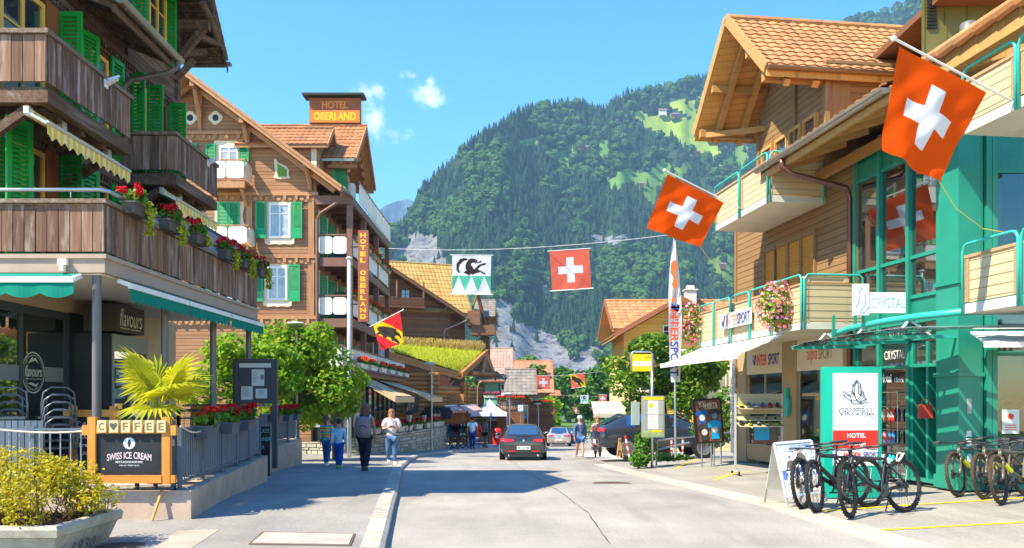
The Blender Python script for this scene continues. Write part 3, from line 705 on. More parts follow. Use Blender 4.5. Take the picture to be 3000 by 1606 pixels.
 for (a, b) in zip(A, A[1:]):
  s = V(0, b[0]-a[0], b[1]-a[1]).normalized(); nrm = V(0, s.z, -s.y)
  if nrm.z < 0: nrm = -nrm
  rf.prism([(-15.5,a[0],a[1]),(-15.5,b[0],b[1]),V(-15.5,b[0],b[1])-nrm*.12,V(-15.5,a[0],a[1])-nrm*.12], (8.85,0,0))
 r = rf.build('roof', OLDB, t)
 q = MB(); tile_roof(q, (-15.5,18.40,9.46), (8.95,0,0), (0,-1.05,1.16), 6, 36, flip=1); q.build('roof_tiles', RT, r)
 e = MB()
 for i in range(16): e.box(-7.3+.0, -6.66, 16.6+i*.115, 16.7+i*.115, 9.36+(18.35-16.6-i*.115)*.0+max(0,(18.3-16.7-i*.115))*.96-.03, 9.385+max(0,(18.3-16.7-i*.115))*.96-.03)
 for (a, b) in zip(A[:2], A[1:3]):
  e.bar((-6.62,a[0],a[1]-.02),(-6.62,b[0],b[1]-.02),.05,.22)
 y = 18.4
 while y > 17.2: e.prism([(-6.58,y,9.42+(18.35-y)-.14),(-6.58,y-.11,9.42+(18.35-y)-.05),(-6.58,y-.06,9.42+(18.35-y)-.24)], (.02,0,0)); y -= .12
 e.bar((-7.5,18.32,9.33),(-6.6,18.32,9.33),.05,.16); e.build('bargeboard', OLDB, r)
 k = MB(); BY = 17.35
 k.bar((XW-.1,BY,9.75),(-6.6,BY,9.75),.16,.2); k.bar((XW,BY,8.85),(-6.72,BY,9.7),.12,.14); k.tube([(-6.6,BY-.4,10.05),(-6.6,BY+.05,9.9),(-6.6,BY+.5,9.65)], .075, 10); k.bar((XW,BY+.05,9.15),(-6.9,BY+.6,9.45),.1,.12); k.bar((XW,BY+.1,8.6),(-7.05,BY+.25,9.1),.12,.12); k.bar((-6.9,BY-.1,9.55),(-6.6,BY+.6,9.6),.09,.1)
 k.build('roof_bracket', OLDB, r)
 g = MB(); halfpipe(g, (-7.6,18.45,9.40), (-6.52,18.45,9.40), .08); g.build('gutter', GALV, r)
 # cafe floor: shop wall, window, lobby, sign
 tan = plain('tan_render', (0.56,0.40,0.22), 0.8, 0.2, var=0.06, bump=0.15)
 mb = MB(); mb.box(-15, XW, 10.85, 17.5, -.3, 3.27); mb.build('shop_wall', tan, t)
 mb = MB(); mb.box(XW, XW+.03, 10.9, 13.24, 2.9, 3.03); mb.box(XW, XW+.03, 13.1, 13.24, .4, 2.897); mb.box(XW, XW+.035, 10.9, 13.095, .4, .7); mb.box(XW, XW+.04, 11.9, 11.97, .703, 2.897); mb.build('shop_front', DKGREY, t)
 mb = MB(); mb.box(XW+.008, XW+.014, 10.9, 13.095, .703, 2.897); pn = mb.build('shop_window', glassmat('shop_glass', (0.012,0.016,0.015), 0.02, 0, 0.8, 0.22), t)
 cream = plain('cream_lettering', (0.62,0.60,0.46), 0.6, var=0.03)
 mb = MB(); o = onX(98, 1092, XW+.02); X = XW+.02
 for rr, w in ((1.0,.03),(.86,.012)):
  n = 40
  for i in range(n):
   a, b = 2*math.pi*i/n, 2*math.pi*(i+1)/n; p = lambda q, s: (X, o.y+.29*s*math.cos(q), o.z+.32*s*math.sin(q))
   mb.quad(p(a,rr), p(b,rr), p(b,rr-w*2), p(a,rr-w*2))
 put_text(mb, 'flavours', (X, o.y, o.z+.02), (0,1,0), (0,0,1), w=.44, h=.17, bold=.015, shear=.25)
 put_text(mb, 'for you', (X, o.y, o.z-.10), (0,1,0), (0,0,1), w=.16, h=.045); mb.box(X-.001,X,o.y-.2,o.y-.1,o.z-.1,o.z-.09); mb.box(X-.001,X,o.y+.1,o.y+.2,o.z-.1,o.z-.09)
 mb.add([(X,o.y-.13,o.z+.14),(X,o.y-.03,o.z+.25),(X,o.y+.01,o.z+.21),(X,o.y+.05,o.z+.24),(X,o.y+.14,o.z+.14),(X,o.y+.05,o.z+.19),(X,o.y-.02,o.z+.17)],[(0,1,6),(1,2,6),(2,3,5,6),(3,4,5)])
 mb.add([(X,o.y-.15,o.z-.17),(X,o.y-.05,o.z-.15),(X,o.y+.05,o.z-.18),(X,o.y+.15,o.z-.15),(X,o.y+.07,o.z-.22),(X,o.y-.05,o.z-.19)],[(0,1,5),(1,2,4,5),(2,3,4)])
 put_text(mb, 'COFFEE BREAKFAST DRINKS', (X, o.y, o.z-.26), (0,1,0), (0,0,1), w=.28, h=.03, arc=-.05)
 mb.build('window_logo', cream, pn)
 for a, b in ((10.95, o.y-.31), (o.y+.31, 13.08)): mb = MB(); mb.box(XW+.0145, XW+.016, a, b, o.z-.13, o.z+.1); mb.build('frosted_band', plain('frosting', (0.24,0.25,0.22), 0.6), pn)
 mb = MB(); mb.box(XW, -6.7, 13.25, 14.62, .4, 2.7); mb.box(XW, XW+.02, 13.26, 14.9, 2.7, 3.05); lob = mb.build('lobby', BLACK, t)
 mb = MB(); mb.box(-6.698, -6.68, 13.3, 14.6, 2.42, 2.7); mb.box(-6.698,-6.68,13.3,13.36,.42,2.417); mb.box(-6.698,-6.68,14.54,14.6,.42,2.417); mb.box(-6.698,-6.685,13.93,13.98,.42,2.417); mb.build('door_frame', plain('grey_green_frame', (0.28,0.28,0.23), 0.5), lob)
 mb = MB(); mb.box(-6.697,-6.692,13.37,14.53,.42,2.41); mb.build('glass_door', glassmat('door_glass', (0.05,0.05,0.045), 0.02, 0, 0.8, 0.3), lob)
 mb = MB(); mb.box(-7.15,-6.6,13.27,14.27,2.74,3.2); sb = mb.build('sign_box', plain('brown_sign', (0.05,0.042,0.035), 0.5), t)
 mb = MB(); put_text(mb, 'flavours', (-6.596,13.78,2.99), (0,1,0), (0,0,1), w=.8, h=.3, bold=.004, shear=.22); mb.box(-6.599,-6.596,13.4,13.72,2.80,2.812); mb.box(-6.599,-6.596,13.78,14.12,2.80,2.812); mb.build('lettering', plain('sign_cream', (0.75,0.68,0.45), 0.5), sb)
 for q in (13.5, 14.0): mb = MB(); mb.box(-7.05,-6.98,q,q+.06,2.7,2.738); mb.build('sign_foot', BLACK, sb)
 window(t, (XW, 14.95, .9), (0,1,0), .95, 1.75, DKGREY, glassmat('yellow_reflection_glass', (0.3,0.28,0.1), 0.02, 0, 0.8, 0.35), mull=0, cross=())  # yellow-green reflection put into the tint of the pane
 # terrace slab, posts, boarded parapet, hand rail
 slab = plain('slab_paint', (0.40,0.30,0.225), 0.8, 0.2, var=0.08, dirt=0.18)
 mb = MB(); mb.box(-15, -5.43, 10.6, 16.97, 3.29, 3.53); mb.box(-15,-5.40,10.57,17.0,3.475,3.535); sl = mb.build('terrace_slab', slab, t)
 mb = MB(); mb.box(-14.9,-5.5,10.66,16.9,3.268,3.288); mb.build('soffit', plain('soffit_white', (0.66,0.62,0.54), 0.8, var=0.04), sl)
 for i, y in enumerate((10.72, 12.82, 14.9, 16.9)):
  m = MB(); m.tube([(-5.6,y,-.3),(-5.6,y,3.275)], .058, 16); m.build('post', plain('post_grey', (0.13,0.115,0.115), 0.35, 0.5, var=0.05), t, smooth=True, angle=40)
 mb = MB(); boards_line(mb, (-12, 10.63, 0), (-5.45, 10.63, 0), 3.575, 4.20, .152, .011, .028); boards_line(mb, (-5.45, 10.66, 0), (-5.45, 16.95, 0), 3.575, 4.20, .152, .004, .028, zj=.004)
 par = mb.build('parapet_boards', OLDW, t)
 mb = MB(); mb.box(-12,-5.40,10.57,10.70,4.215,4.27); mb.box(-5.51,-5.40,10.70,17.0,4.215,4.27); mb.box(-12,-5.47,10.62,10.66,4.15,4.212); mb.build('parapet_cap', OLDWX, par)
 mb = MB(); mb.tube([(-12,10.63,4.40),(-5.52,10.63,4.40),(-5.43,10.72,4.40),(-5.42,17.0,4.40)], .027, 10)
 for y in (11.3,12.3,13.3,14.3,15.3,16.3): mb.tube([(-5.46,y,4.26),(-5.42,y,4.385)], .01, 6)
 for x in (-8.4,-7.0,-5.9): mb.tube([(x,10.63,4.26),(x,10.63,4.385)], .008, 6)
 mb.build('handrail', STEEL, par, smooth=True)
 mb = MB()
 for i in range(12): mb.box(-5.52, -5.44, 10.9+i*.53, 10.95+i*.53, 3.53, 3.6)
 mb.box(-5.50,-5.46,10.8,16.9,3.60,3.63); mb.build('parapet_feet', plain('green_steel', (0.02,0.12,0.05), 0.5), par)
 # glass wind screens at the far end of the terrace
 fg = plain('frosted_glass', (0.20,0.25,0.33), 0.25, 0.5, var=0.15, scale=1.5)
 for (a, b, za, zb) in (((-6.9,14.3),(-6.35,15.05),4.98,4.98), ((-6.3,15.1),(-5.55,16.55),5.02,4.98)):
  pa, pb = V(*a,0), V(*b,0); d = (pb-pa); m = MB(); q = pa + d*.28
  zt = [za, za, zb-.28] if b[1] > 16 else [za, za, za]
  m.add([(pa.x,pa.y,4.28),(pb.x,pb.y,4.28),(pb.x,pb.y,zt[2]),(q.x,q.y,zt[1]),(pa.x,pa.y,zt[0])],[(0,1,2,3,4)]); s = m.build('wind_screen', fg, t)
  m = MB(); pts = [(pa.x,pa.y,3.55),(pa.x,pa.y,zt[0]),(q.x,q.y,zt[1]),(pb.x,pb.y,zt[2]),(pb.x,pb.y,3.55)]
  for c, e in zip(pts, pts[1:]): m.bar(c, e, .035, .045)
  m.build('screen_frame', DKGREY, s)
 m = MB(); m.add([(-6.2,16.93,4.28),(-5.46,16.93,4.28),(-5.46,16.93,4.62),(-5.92,16.93,4.98),(-6.2,16.93,4.98)],[(0,1,2,3,4)])
 s = m.build('wind_screen', glassmat('clear_glass', (0.2,0.2,0.2), 0.02, 0.8, 0.5, 0.02), t)
 m = MB(); pts = [(-6.2,16.93,3.55),(-6.2,16.93,4.98),(-5.92,16.93,4.98),(-5.46,16.93,4.62),(-5.46,16.93,3.55)]
 for c, e in zip(pts, pts[1:]): m.bar(c, e, .035, .04)
 m.build('screen_frame', DKGREY, s)
 # green roller awnings under the slab
 GA = plain('green_awning_cloth', (0.0,0.20,0.135), 0.8, 0.2, var=0.06)
 for (a, b, n, out) in (((-12,10.50),(-5.75,10.50),14,(0,-1,0)), ((-5.36,11.0),(-5.36,12.95),12,(1,0,0)), ((-5.36,13.02),(-5.36,14.9),11,(1,0,0)), ((-5.36,14.98),(-5.36,16.9),11,(1,0,0))):
  o = Vector(out); A_, B_ = V(*a, 3.20), V(*b, 3.20); m = MB()
  m.quad(A_-o*.05+V(0,0,.07), B_-o*.05+V(0,0,.07), B_+o*.06, A_+o*.06); scallop(m, A_+o*.075+V(0,0,-.06), B_+o*.075+V(0,0,-.06), (0,0,-1), .21, n, wave=.3, out=out)
  aw = m.build('awning', GA, t)
  m = MB(); m.bar(A_+o*.07+V(0,0,-.03), B_+o*.07+V(0,0,-.03), .05, .075); m.bar(A_-o*.09+V(0,0,.04), A_+o*.08+V(0,0,-.02), .05, .06); m.bar(B_-o*.09+V(0,0,.04), B_+o*.08+V(0,0,-.02), .05, .06); m.build('awning_bar', WHITE, aw)
 m = MB(); m.box(-6.02,-5.90,10.52,10.58,3.38,3.46); m.box(-5.98,-5.93,10.50,10.57,3.30,3.376); m.build('motion_sensor', WHITE, t)
 return t
chalet()
GERRED = leafmat('geranium_red', (0.75,0.008,0.012), (0.55,0.004,0.02), 0.2)
GERLEAF = leafmat('geranium_leaf', (0.06,0.17,0.015), (0.13,0.28,0.02), 0.35)
TRAIL = leafmat('trailing_leaf', (0.42,0.46,0.02), (0.58,0.58,0.03), 0.45)
def cloud_pts(n, c, r, flat=False, surf=0.6):
 P = []; D = []; c = Vector(c)
 while len(P) < n:
  v = Vector((random.uniform(-1,1), random.uniform(-1,1), random.uniform(-1,1))); l = v.length
  if l > 1 or l < 0.05: continue
  k = (surf + (1-surf)*random.random())/l if random.random() < 0.75 else 1
  v = v*k if v.length*k <= 1.0 else v/l
  P.append(c + Vector((v.x*r[0], v.y*r[1], v.z*r[2]))); D.append(Vector((v.x/r[0], v.y/r[1], v.z/r[2])).normalized())
 return P, D
def flower_box(label, loc, rz, L=.55, group='flower boxes', trail=0.0, boxcol=None, red=None, h=.15, lush=1.0, redpos=0.0):
 t = thing('flower_box', label, 'flower box', loc, rz, group)
 st = random.getstate()
 X = mat_of(t); m = MB(X)
 a = L/2; b = a*.86
 P = [(-b,-.07,0),(b,-.07,0),(b,.07,0),(-b,.07,0),(-a,-.095,h),(a,-.095,h),(a,.095,h),(-a,.095,h)]
 m.add(P, [(0,3,2,1),(0,1,5,4),(1,2,6,5),(2,3,7,6),(3,0,4,7)]); m.box(-a-.012,a+.012,-.11,.11,h-.012,h+.012); m.add([(-a,-.09,h+.014),(a,-.09,h+.014),(a,.09,h+.014),(-a,.09,h+.014)],[(0,1,2,3)])
 m.build('trough', boxcol or plain('trough_brown', (0.075,0.062,0.058), 0.5, 0.4, var=0.05), t)
 m = MB(X); P, D = cloud_pts(int(150*lush*L/.55), (0,0,h+.10), (a*.95,.15,.13)); leaves(m, P, .085 if L < .7 else .12, .5, outdirs=D); m.build('foliage', GERLEAF, t)
 m = MB(X)
 for k in range(int(7*lush*L/.55+3)):
  c = V(random.uniform(-a*.85,a*.85)+redpos*a, random.uniform(-.12,.12), h+random.uniform(.14,.27)); b = 1 if L < .7 else 1.9; P, D = cloud_pts(26, c, (.055*b,.055*b,.045*b)); leaves(m, P, .04*b, .2, outdirs=D)
  m.tube([(c.x*.8,c.y*.4,h),(c.x,c.y,c.z)], .004, 4, cap=False)
 m.build('blossom', red or GERRED, t)
 if trail:
  m = MB(X); x0 = a*.62
  P = []; D = []
  for k in range(int(170*trail/.4)):
   f = random.random()**.8; sw = .10*(1-f*.75); P.append(V(x0+random.gauss(0,sw)*.8, -.12+random.gauss(0,.03), h+.07-f*trail*1.0-.0)); D.append(V(0,-1,-.2))
  leaves(m, P, .05, .1, outdirs=D); m.build('trailing_plant', TRAIL, t)
 return t
for i, (px, py, tr) in enumerate(((400,628,.46),(500,675,.40),(580,712,.22),(664,757,.38),(716,783,.36),(765,808,.45))):
 p = onX(px, py, -5.32)
 words = ('long yellow-green trail, first from the terrace corner','second from the terrace corner','short trail, third from the terrace corner','large red cluster, fourth from the terrace corner','fifth from the terrace corner','at the far end of the terrace')[i]
 flower_box('brown flower box on the chalet terrace handrail, '+words, (p.x, p.y, p.z-.03), R(90), .5, 'flower boxes on the terrace handrail', tr, lush=.8, redpos=-.25)
# ---------------------------------------------------------------- cafe terrace: wall, fences, signs, plants
CONC = plain('old_concrete', (0.47,0.35,0.26), 0.85, 0.2, var=0.12, scale=2.2, bump=0.3, bscale=40, dirt=0.45)
def terrace():
 X0, Y0, X1, Y1, zt = -4.01, 9.93, -4.95, 16.1, .46
 m = MB(); out = [(-14,9.93),(X0,Y0),(X1,Y1),(X1-.0,16.12),(-14,16.12)]
 m.prism([(-14,Y0,-.4),(X0,Y0,-.4),(X1,Y1,-.4),(-14,Y1,-.4)], (0,0,.4+zt)); o = m.build('terrace_wall', CONC, None, at0=(-4.5,13,0)); tag(o, 'low pinkish concrete retaining wall round the cafe terrace, nearer of two', 'wall')
 m = MB(); m.prism([(-14,16.125,-.6),(-5.6,16.125,-.6),(-5.85,19,-.6),(-6.55,24.8,-.6),(-14,24.8,-.6)], (0,0,.98)); o = m.build('terrace_wall', CONC, None, at0=(-6,21,0)); tag(o, 'low concrete wall carrying the short far fence, beyond the menu case', 'wall')
 m = MB()
 for i in range(34):
  for j in range(10):
   x = -11+.2*i+ (j%2)*.1; y = 10.15+.6*j
   if x > -4.45-(y-9.93)*.152: continue
   m.box(x, x+.192, y, y+.592, zt+.002, zt+.012)
 o = m.build('paving', plain('terrace_paving', (0.42,0.38,0.32), 0.85, 0.2, isl=.15, var=.1)); o['kind'] = 'structure'
 # steel fence along the street with dark slats behind its bars
 def fence(a, b, z0, h, label, npost, slats=True, bars=.115, gmat=None, backside=-1):
  a = V(*a,0); b = V(*b,0); d = (b-a).normalized(); nn = V(-d.y, d.x, 0)*-backside; L = (b-a).length
  c = (a+b)/2; t = thing('terrace_fence', label, 'fence', (c.x,c.y,z0)); pm = gmat or plain('fence_bluegrey', (0.105,0.135,0.165), 0.45, 0.4, var=.08)
  m = MB(); m.bar(a+V(0,0,z0+h), b+V(0,0,z0+h), .045, .03); m.bar(a+V(0,0,z0+.09), b+V(0,0,z0+.09), .04, .02); m.build('rail', pm, t)
  for i in range(npost):
   p = a + d*(L*i/(npost-1)); m = MB(); m.bar(p+V(0,0,z0), p+V(0,0,z0+h+.03), .05, .05, up=(d.x,d.y,0)); m.box(p.x-.055,p.x+.055,p.y-.055,p.y+.055,z0,z0+.02); m.build('post', pm, t)
  m = MB(); n = int(L/bars)
  for i in range(1, n):
   p = a + d*(L*i/n); m.bar(p+V(0,0,z0+.1), p+V(0,0,z0+h-.014), .014, .014, up=(d.x,d.y,0))
  o = m.build('bars', plain('fence_bar', (0.26,0.30,0.34), .4, .5, .4, var=.05), t)
  if slats:
   m = MB(); boards_line(m, a+nn*.06+d*.06, b+nn*.06-d*.06, z0+.115, z0+h-.02, .062, .012, .012)
   m.build('slats', plain('slat_bluegrey', (0.105,0.135,0.165), 0.5, 0.35, isl=.12, var=.08), t)
  return t
 fence((-4.2,10.05), (-5.05,15.9), zt, .76, 'blue grey steel fence with dark slats on the nearer concrete wall', 6)
 fence((-6.03,19.1), (-6.62,24.6), .38, .85, 'short dark slatted fence on the far concrete wall', 4, bars=.6)
 fence((-9.6,10.05), (-4.28,10.05), zt, .76, 'open steel bar railing across the front of the terrace behind the planter', 4, slats=False, bars=.128)
 m = MB()
 pts = []
 for i in range(40):
  f = i/39; x = -9.6+5.3*f; pts.append((x, 10.0, zt+.77-.05*abs(math.sin(f*math.pi*3.5))))
 m.tube(pts, .013, 6); 
 pts = [(-4.17-.02*i*.3, 10.0+.14*i, zt+.80-.10*math.sin(math.pi*i/8)) for i in range(9)]; o = m.build('rope_light', plain('rope_cream', (0.6,0.52,0.36), .6)); tag(o, 'cream rope light wound along the front terrace railing', 'rope light')
 m = MB(); m.tube(pts, .012, 6); o = m.build('rope_light', MATS['rope_cream']); tag(o, 'short cream rope light sagging along the street fence beside the ice cream board', 'rope light')
 # dark slatted screen behind the railing at the far left
 m = MB(); boards_line(m, (-9.2,10.45,0), (-6.15,10.45,0), zt, zt+.86, .085, .012, .02); o = m.build('slat_screen', MATS['slat_bluegrey']); tag(o, 'dark blue grey slatted screen behind the front railing and the yellow bush', 'screen')
 # red geranium boxes hung on the fences
 for k, (px, py, Y, rz, s) in enumerate(((655,1288,11.0,98,'nearest on the blue grey street fence'),(722,1287,12.6,98,'second along the blue grey street fence'),(770,1263,14.0,98,'third on the street fence, under the menu case'),(852,1237,20.6,96,'first on the far dark fence'),(876,1236,22.2,96,'second on the far dark fence'),(888,1228,23.6,96,'last on the far dark fence'))):
  far = Y > 18; x = (-4.2-(Y-10.05)*.1453 if not far else -6.03-(Y-19.1)*.107) + .11; z = (zt+.66 if not far else 1.05)
  b = flower_box('dark grey box of bright red geraniums, '+s, (x, Y, z-.06), R(rz), .62, 'geranium boxes on the terrace fences', 0, plain('trough_slate', (0.075,0.095,0.12), .5, .4), lush=1.3 if not far else 1.5, h=.17)
 # display case for the menu
 t = thing('menu_case', 'tall dark glazed menu display case on two posts', 'display case', (-5.35,16.6,.46)); X = frame((-5.35-.42,16.6,.46), (1,-.0,0), (0,0,1)); m = MB(X)
 for x in (-.02,.80): m.box(x-.03,x+.07,-.04,.06,-.3,1.98)
 m.build('post', DKGREY, t); m = MB(X); m.box(.0,.86,-.07,.06,1.05,1.98); m.build('case', plain('case_grey', (0.05,.055,.065), .5), t)
 m = MB(X)
 for a in ((0.02,.84,1.07,1.12),(.02,.84,1.91,1.97),(.02,.08,1.123,1.907),(.78,.84,1.123,1.907)): m.box(a[0],a[1],-.095,-.07,a[2],a[3])
 m.build('case_frame', DKGREY, t)
 m = MB(X); m.box(.1,.76,-.0735,-.0715,1.80,1.89); m.box(.36,.62,-.0735,-.0715,1.42,1.76); m.box(.14,.38,-.0735,-.0715,1.13,1.41); m.box(.44,.68,-.0735,-.0715,1.16,1.36)
 papers = m.build('paper', plain('paper', (0.62,0.62,0.56), .7, var=.03), t)
 m = MB(X)
 for (x0,x1,z0,z1,n) in ((.38,.5,1.46,1.70,7),(.17,.35,1.17,1.38,9),(.48,.64,1.22,1.33,4)):
  for i in range(n): z = z1-(z1-z0)*i/n; m.box(x0, x0+(x1-x0)*random.uniform(.6,1), -.0745,-.0737, z-.008, z)
 m.box(.54,.61,-.0745,-.0737,1.55,1.65); m.build('print', plain('print_grey', (.2,.2,.2), .7), papers)
 # leaning timber
 m = MB(); m.bar((-4.43,9.78,.11),(-4.36,9.91,.47), .035, .02); o = m.build('wooden_plank', plain('raw_pine', (.42,.24,.07), .7, var=.2)); tag(o, 'thin yellow wooden plank leaning against the concrete wall', 'plank')
terrace()
ORW = wood('orange_pine', (0.55,0.20,0.035), (0.70,0.30,0.06), 'Z', .5, isl=.12, grain=14, bump=.1)
ORWX = wood('orange_pine_rail', (0.55,0.20,0.035), (0.70,0.30,0.06), 'X', .5, isl=.12, grain=14, bump=.1)
def boards():
 chalk = plain('chalkboard', (0.022,0.023,0.025), .6, .3, var=.35, scale=4); ink = plain('chalk_white', (.75,.73,.70), .9, .1, var=.1, scale=30); pink = plain('chalk_pink', (.8,.62,.62), .9, .1, var=.1)
 # ice cream board with the letter blocks
 x0, x1, y, zb = -5.27, -4.22, 9.86, .475
 t = thing('chalkboard_stand', 'orange framed chalkboard on castors advertising Swiss ice cream', 'sign', ((x0+x1)/2, y, zb))
 for x in (x0+.02, x1-.11): m = MB(); m.box(x, x+.10, y-.035, y+.035, zb+.07, zb+.905); m.build('frame_post', ORW, t)
 m = MB(); m.box(x0-.05, x0+.018, y-.03, y+.03, zb+.68, zb+.80); m.box(x0+.122, x1-.112, y-.03, y+.03, zb+.70, zb+.80); m.box(x1-.008, x1+.06, y-.03, y+.03, zb+.68, zb+.80); m.build('frame_rail', ORWX, t)
 m = MB(); m.box(x0+.122, x1-.112, y-.045, y-.02, zb+.09, zb+.185); m.box(x1-.008,x1+.05,y-.03,y+.03,zb+.09,zb+.185); m.build('frame_rail', ORWX, t)
 m = MB(); m.box(x0+.122, x1-.112, y-.005, y+.01, zb+.187, zb+.698); bd = m.build('board', chalk, t)
 cx = (x0+x1)/2; f = y-.0065
 m = MB(); put_text(m, 'S    I   C    ', (cx,f,zb+.415), (1,0,0), (0,0,1), w=.01, h=.001)
 m = MB(); put_text(m, 'SWISS ICE CREAM', (cx,f,zb+.43), (1,0,0), (0,0,1), w=.55, h=.085, bold=.012, arc=.03); m.build('lettering', pink, bd)
 m = MB(); put_text(m, 'NEW FLAVOURS FROM EMMI,', (cx,f,zb+.345), (1,0,0), (0,0,1), w=.34, h=.030, bold=.015); put_text(m, 'WHEN ONLY THE BEST WILL DO!', (cx,f,zb+.305), (1,0,0), (0,0,1), w=.25, h=.017, bold=.01)
 n = 40; P = [(cx,f,zb+.58)]
 for i in range(n): q = 2*math.pi*i/n; r = .078 if i % 2 == 0 else .066; P.append((cx+r*math.cos(q), f, zb+.58+r*math.sin(q)))
 m.add(P, [(0,1+(i+1)%n,1+i) for i in range(n)]); m.build('lettering', ink, bd)
 m = MB(); m.add([(cx-.022,f-.001,zb+.575),(cx+.022,f-.001,zb+.575),(cx,f-.001,zb+.515)],[(0,1,2)]); m.ball((cx,f,zb+.588),.024,10,6,sc=(1,.06,.8)); m.ball((cx,f,zb+.61),.016,10,6,sc=(1,.06,1)); m.build('ice_cream_mark', chalk, bd)
 blk = plain('letter_block', (.62,.50,.25), .6, var=.12); gold = plain('block_letter', (.20,.15,.07), .6)
 for i, c in enumerate('COFFEE'):
  x = x0+.155+.147*i; m = MB(); m.box(x, x+.108, y-.06, y+.02, zb+.715, zb+.865); b = m.build('letter_block', blk, t); k = MB(); q = (x+.054, y-.0615, zb+.79)
  if c == 'O':
   hp = [(0,-.05),(.042,.005),(.045,.03),(.03,.045),(.012,.042),(0,.025),(-.012,.042),(-.03,.045),(-.045,.03),(-.042,.005)]; k.add([(q[0]+a,q[1],q[2]+b_) for a,b_ in hp],[tuple(range(10))]); k.build('heart', plain('heart_grey', (.09,.08,.07), .6), b)
  else: put_text(k, c, q, (1,0,0), (0,0,1), w=.065, h=.095, bold=.02); k.build('letter', gold, b)
 for x in (x0+.62, x1-.2):
  m = MB(); m.lathe([(.035,-.012),(.035,.012)], (x, y, zb+.035), 12, 'X'); m.box(x-.02,x+.02,y-.02,y+.02,zb+.05,zb+.088); m.build('castor', BLACK, t)
 # the coffee and breakfast board
 x0, x1, y, zb = -6.36, -5.60, 11.35, .47
 t = thing('chalkboard_stand', 'orange framed coffee and breakfast chalkboard half hidden by the grey post', 'sign', ((x0+x1)/2,y,zb))
 for x in (x0+.05, x1-.13): m = MB(); m.box(x, x+.09, y-.035, y+.035, zb, zb+1.03); m.build('frame_post', ORW, t)
 m = MB(); m.box(x0-.02,x1+.02,y-.055,y-.036,zb+.88,zb+.98); m.build('frame_rail', ORWX, t); m = MB(); m.box(x0+.142,x1-.132,y-.01,y+.01,zb+.1,zb+.878); bd = m.build('board', chalk, t)
 cx = (x0+x1)/2; m = MB(); f = y-.0115; put_text(m, 'flavours', (cx,f,zb+.76), (1,0,0), (0,0,1), w=.30, h=.08, shear=.2, bold=.008); put_text(m, 'COFFEE', (cx,f,zb+.60), (1,0,0), (0,0,1), w=.42, h=.085, bold=.012, arc=-.015); put_text(m, 'Breakfast', (cx-.03,f,zb+.48), (1,0,0), (0,0,1), w=.34, h=.06, bold=.02); put_text(m, 'LUNCH & MORE', (cx,f,zb+.36), (1,0,0), (0,0,1), w=.36, h=.05)
 for s in (1,-1): m.add([(cx+s*.16,f,zb+.72),(cx+s*.26,f,zb+.75),(cx+s*.22,f,zb+.79),(cx+s*.26,f,zb+.83),(cx+s*.17,f,zb+.81),(cx+s*.17,f,zb+.80),(cx+s*.235,f,zb+.82),(cx+s*.20,f,zb+.79),(cx+s*.235,f,zb+.757),(cx+s*.16,f,zb+.735)],[tuple(range(10))])
 m.build('lettering', ink, bd)
 m = MB(); put_text(m, 'Coca-Cola', (cx+.06,y-.0565,zb+.93), (1,0,0), (0,0,1), w=.2, h=.05, shear=.3, bold=.01); m.build('rail_lettering', plain('burnt_brown', (.10,.03,.01), .7), t)
 # a lectern of letters seen between fence and case
 t = thing('chalkboard_stand', 'narrow blackboard with pale lettering standing in the terrace gateway', 'sign', (-5.62,17.6,.0)); m = MB(); m.box(-5.86,-5.36,17.58,17.62,-.1,1.0); bd = m.build('board', chalk, t); m = MB(); put_text(m, 'DINNER', (-5.5,17.578,.72), (1,0,0), (0,0,1), w=.34, h=.09); put_text(m, 'SALADS', (-5.52,17.578,.9), (1,0,0), (0,0,1), w=.3, h=.09); put_text(m, 'PIZZA', (-5.6,17.578,.54), (1,0,0), (0,0,1), w=.26, h=.08); m.build('lettering', plain('chalk_teal', (.25,.6,.55), .9), bd)
boards()
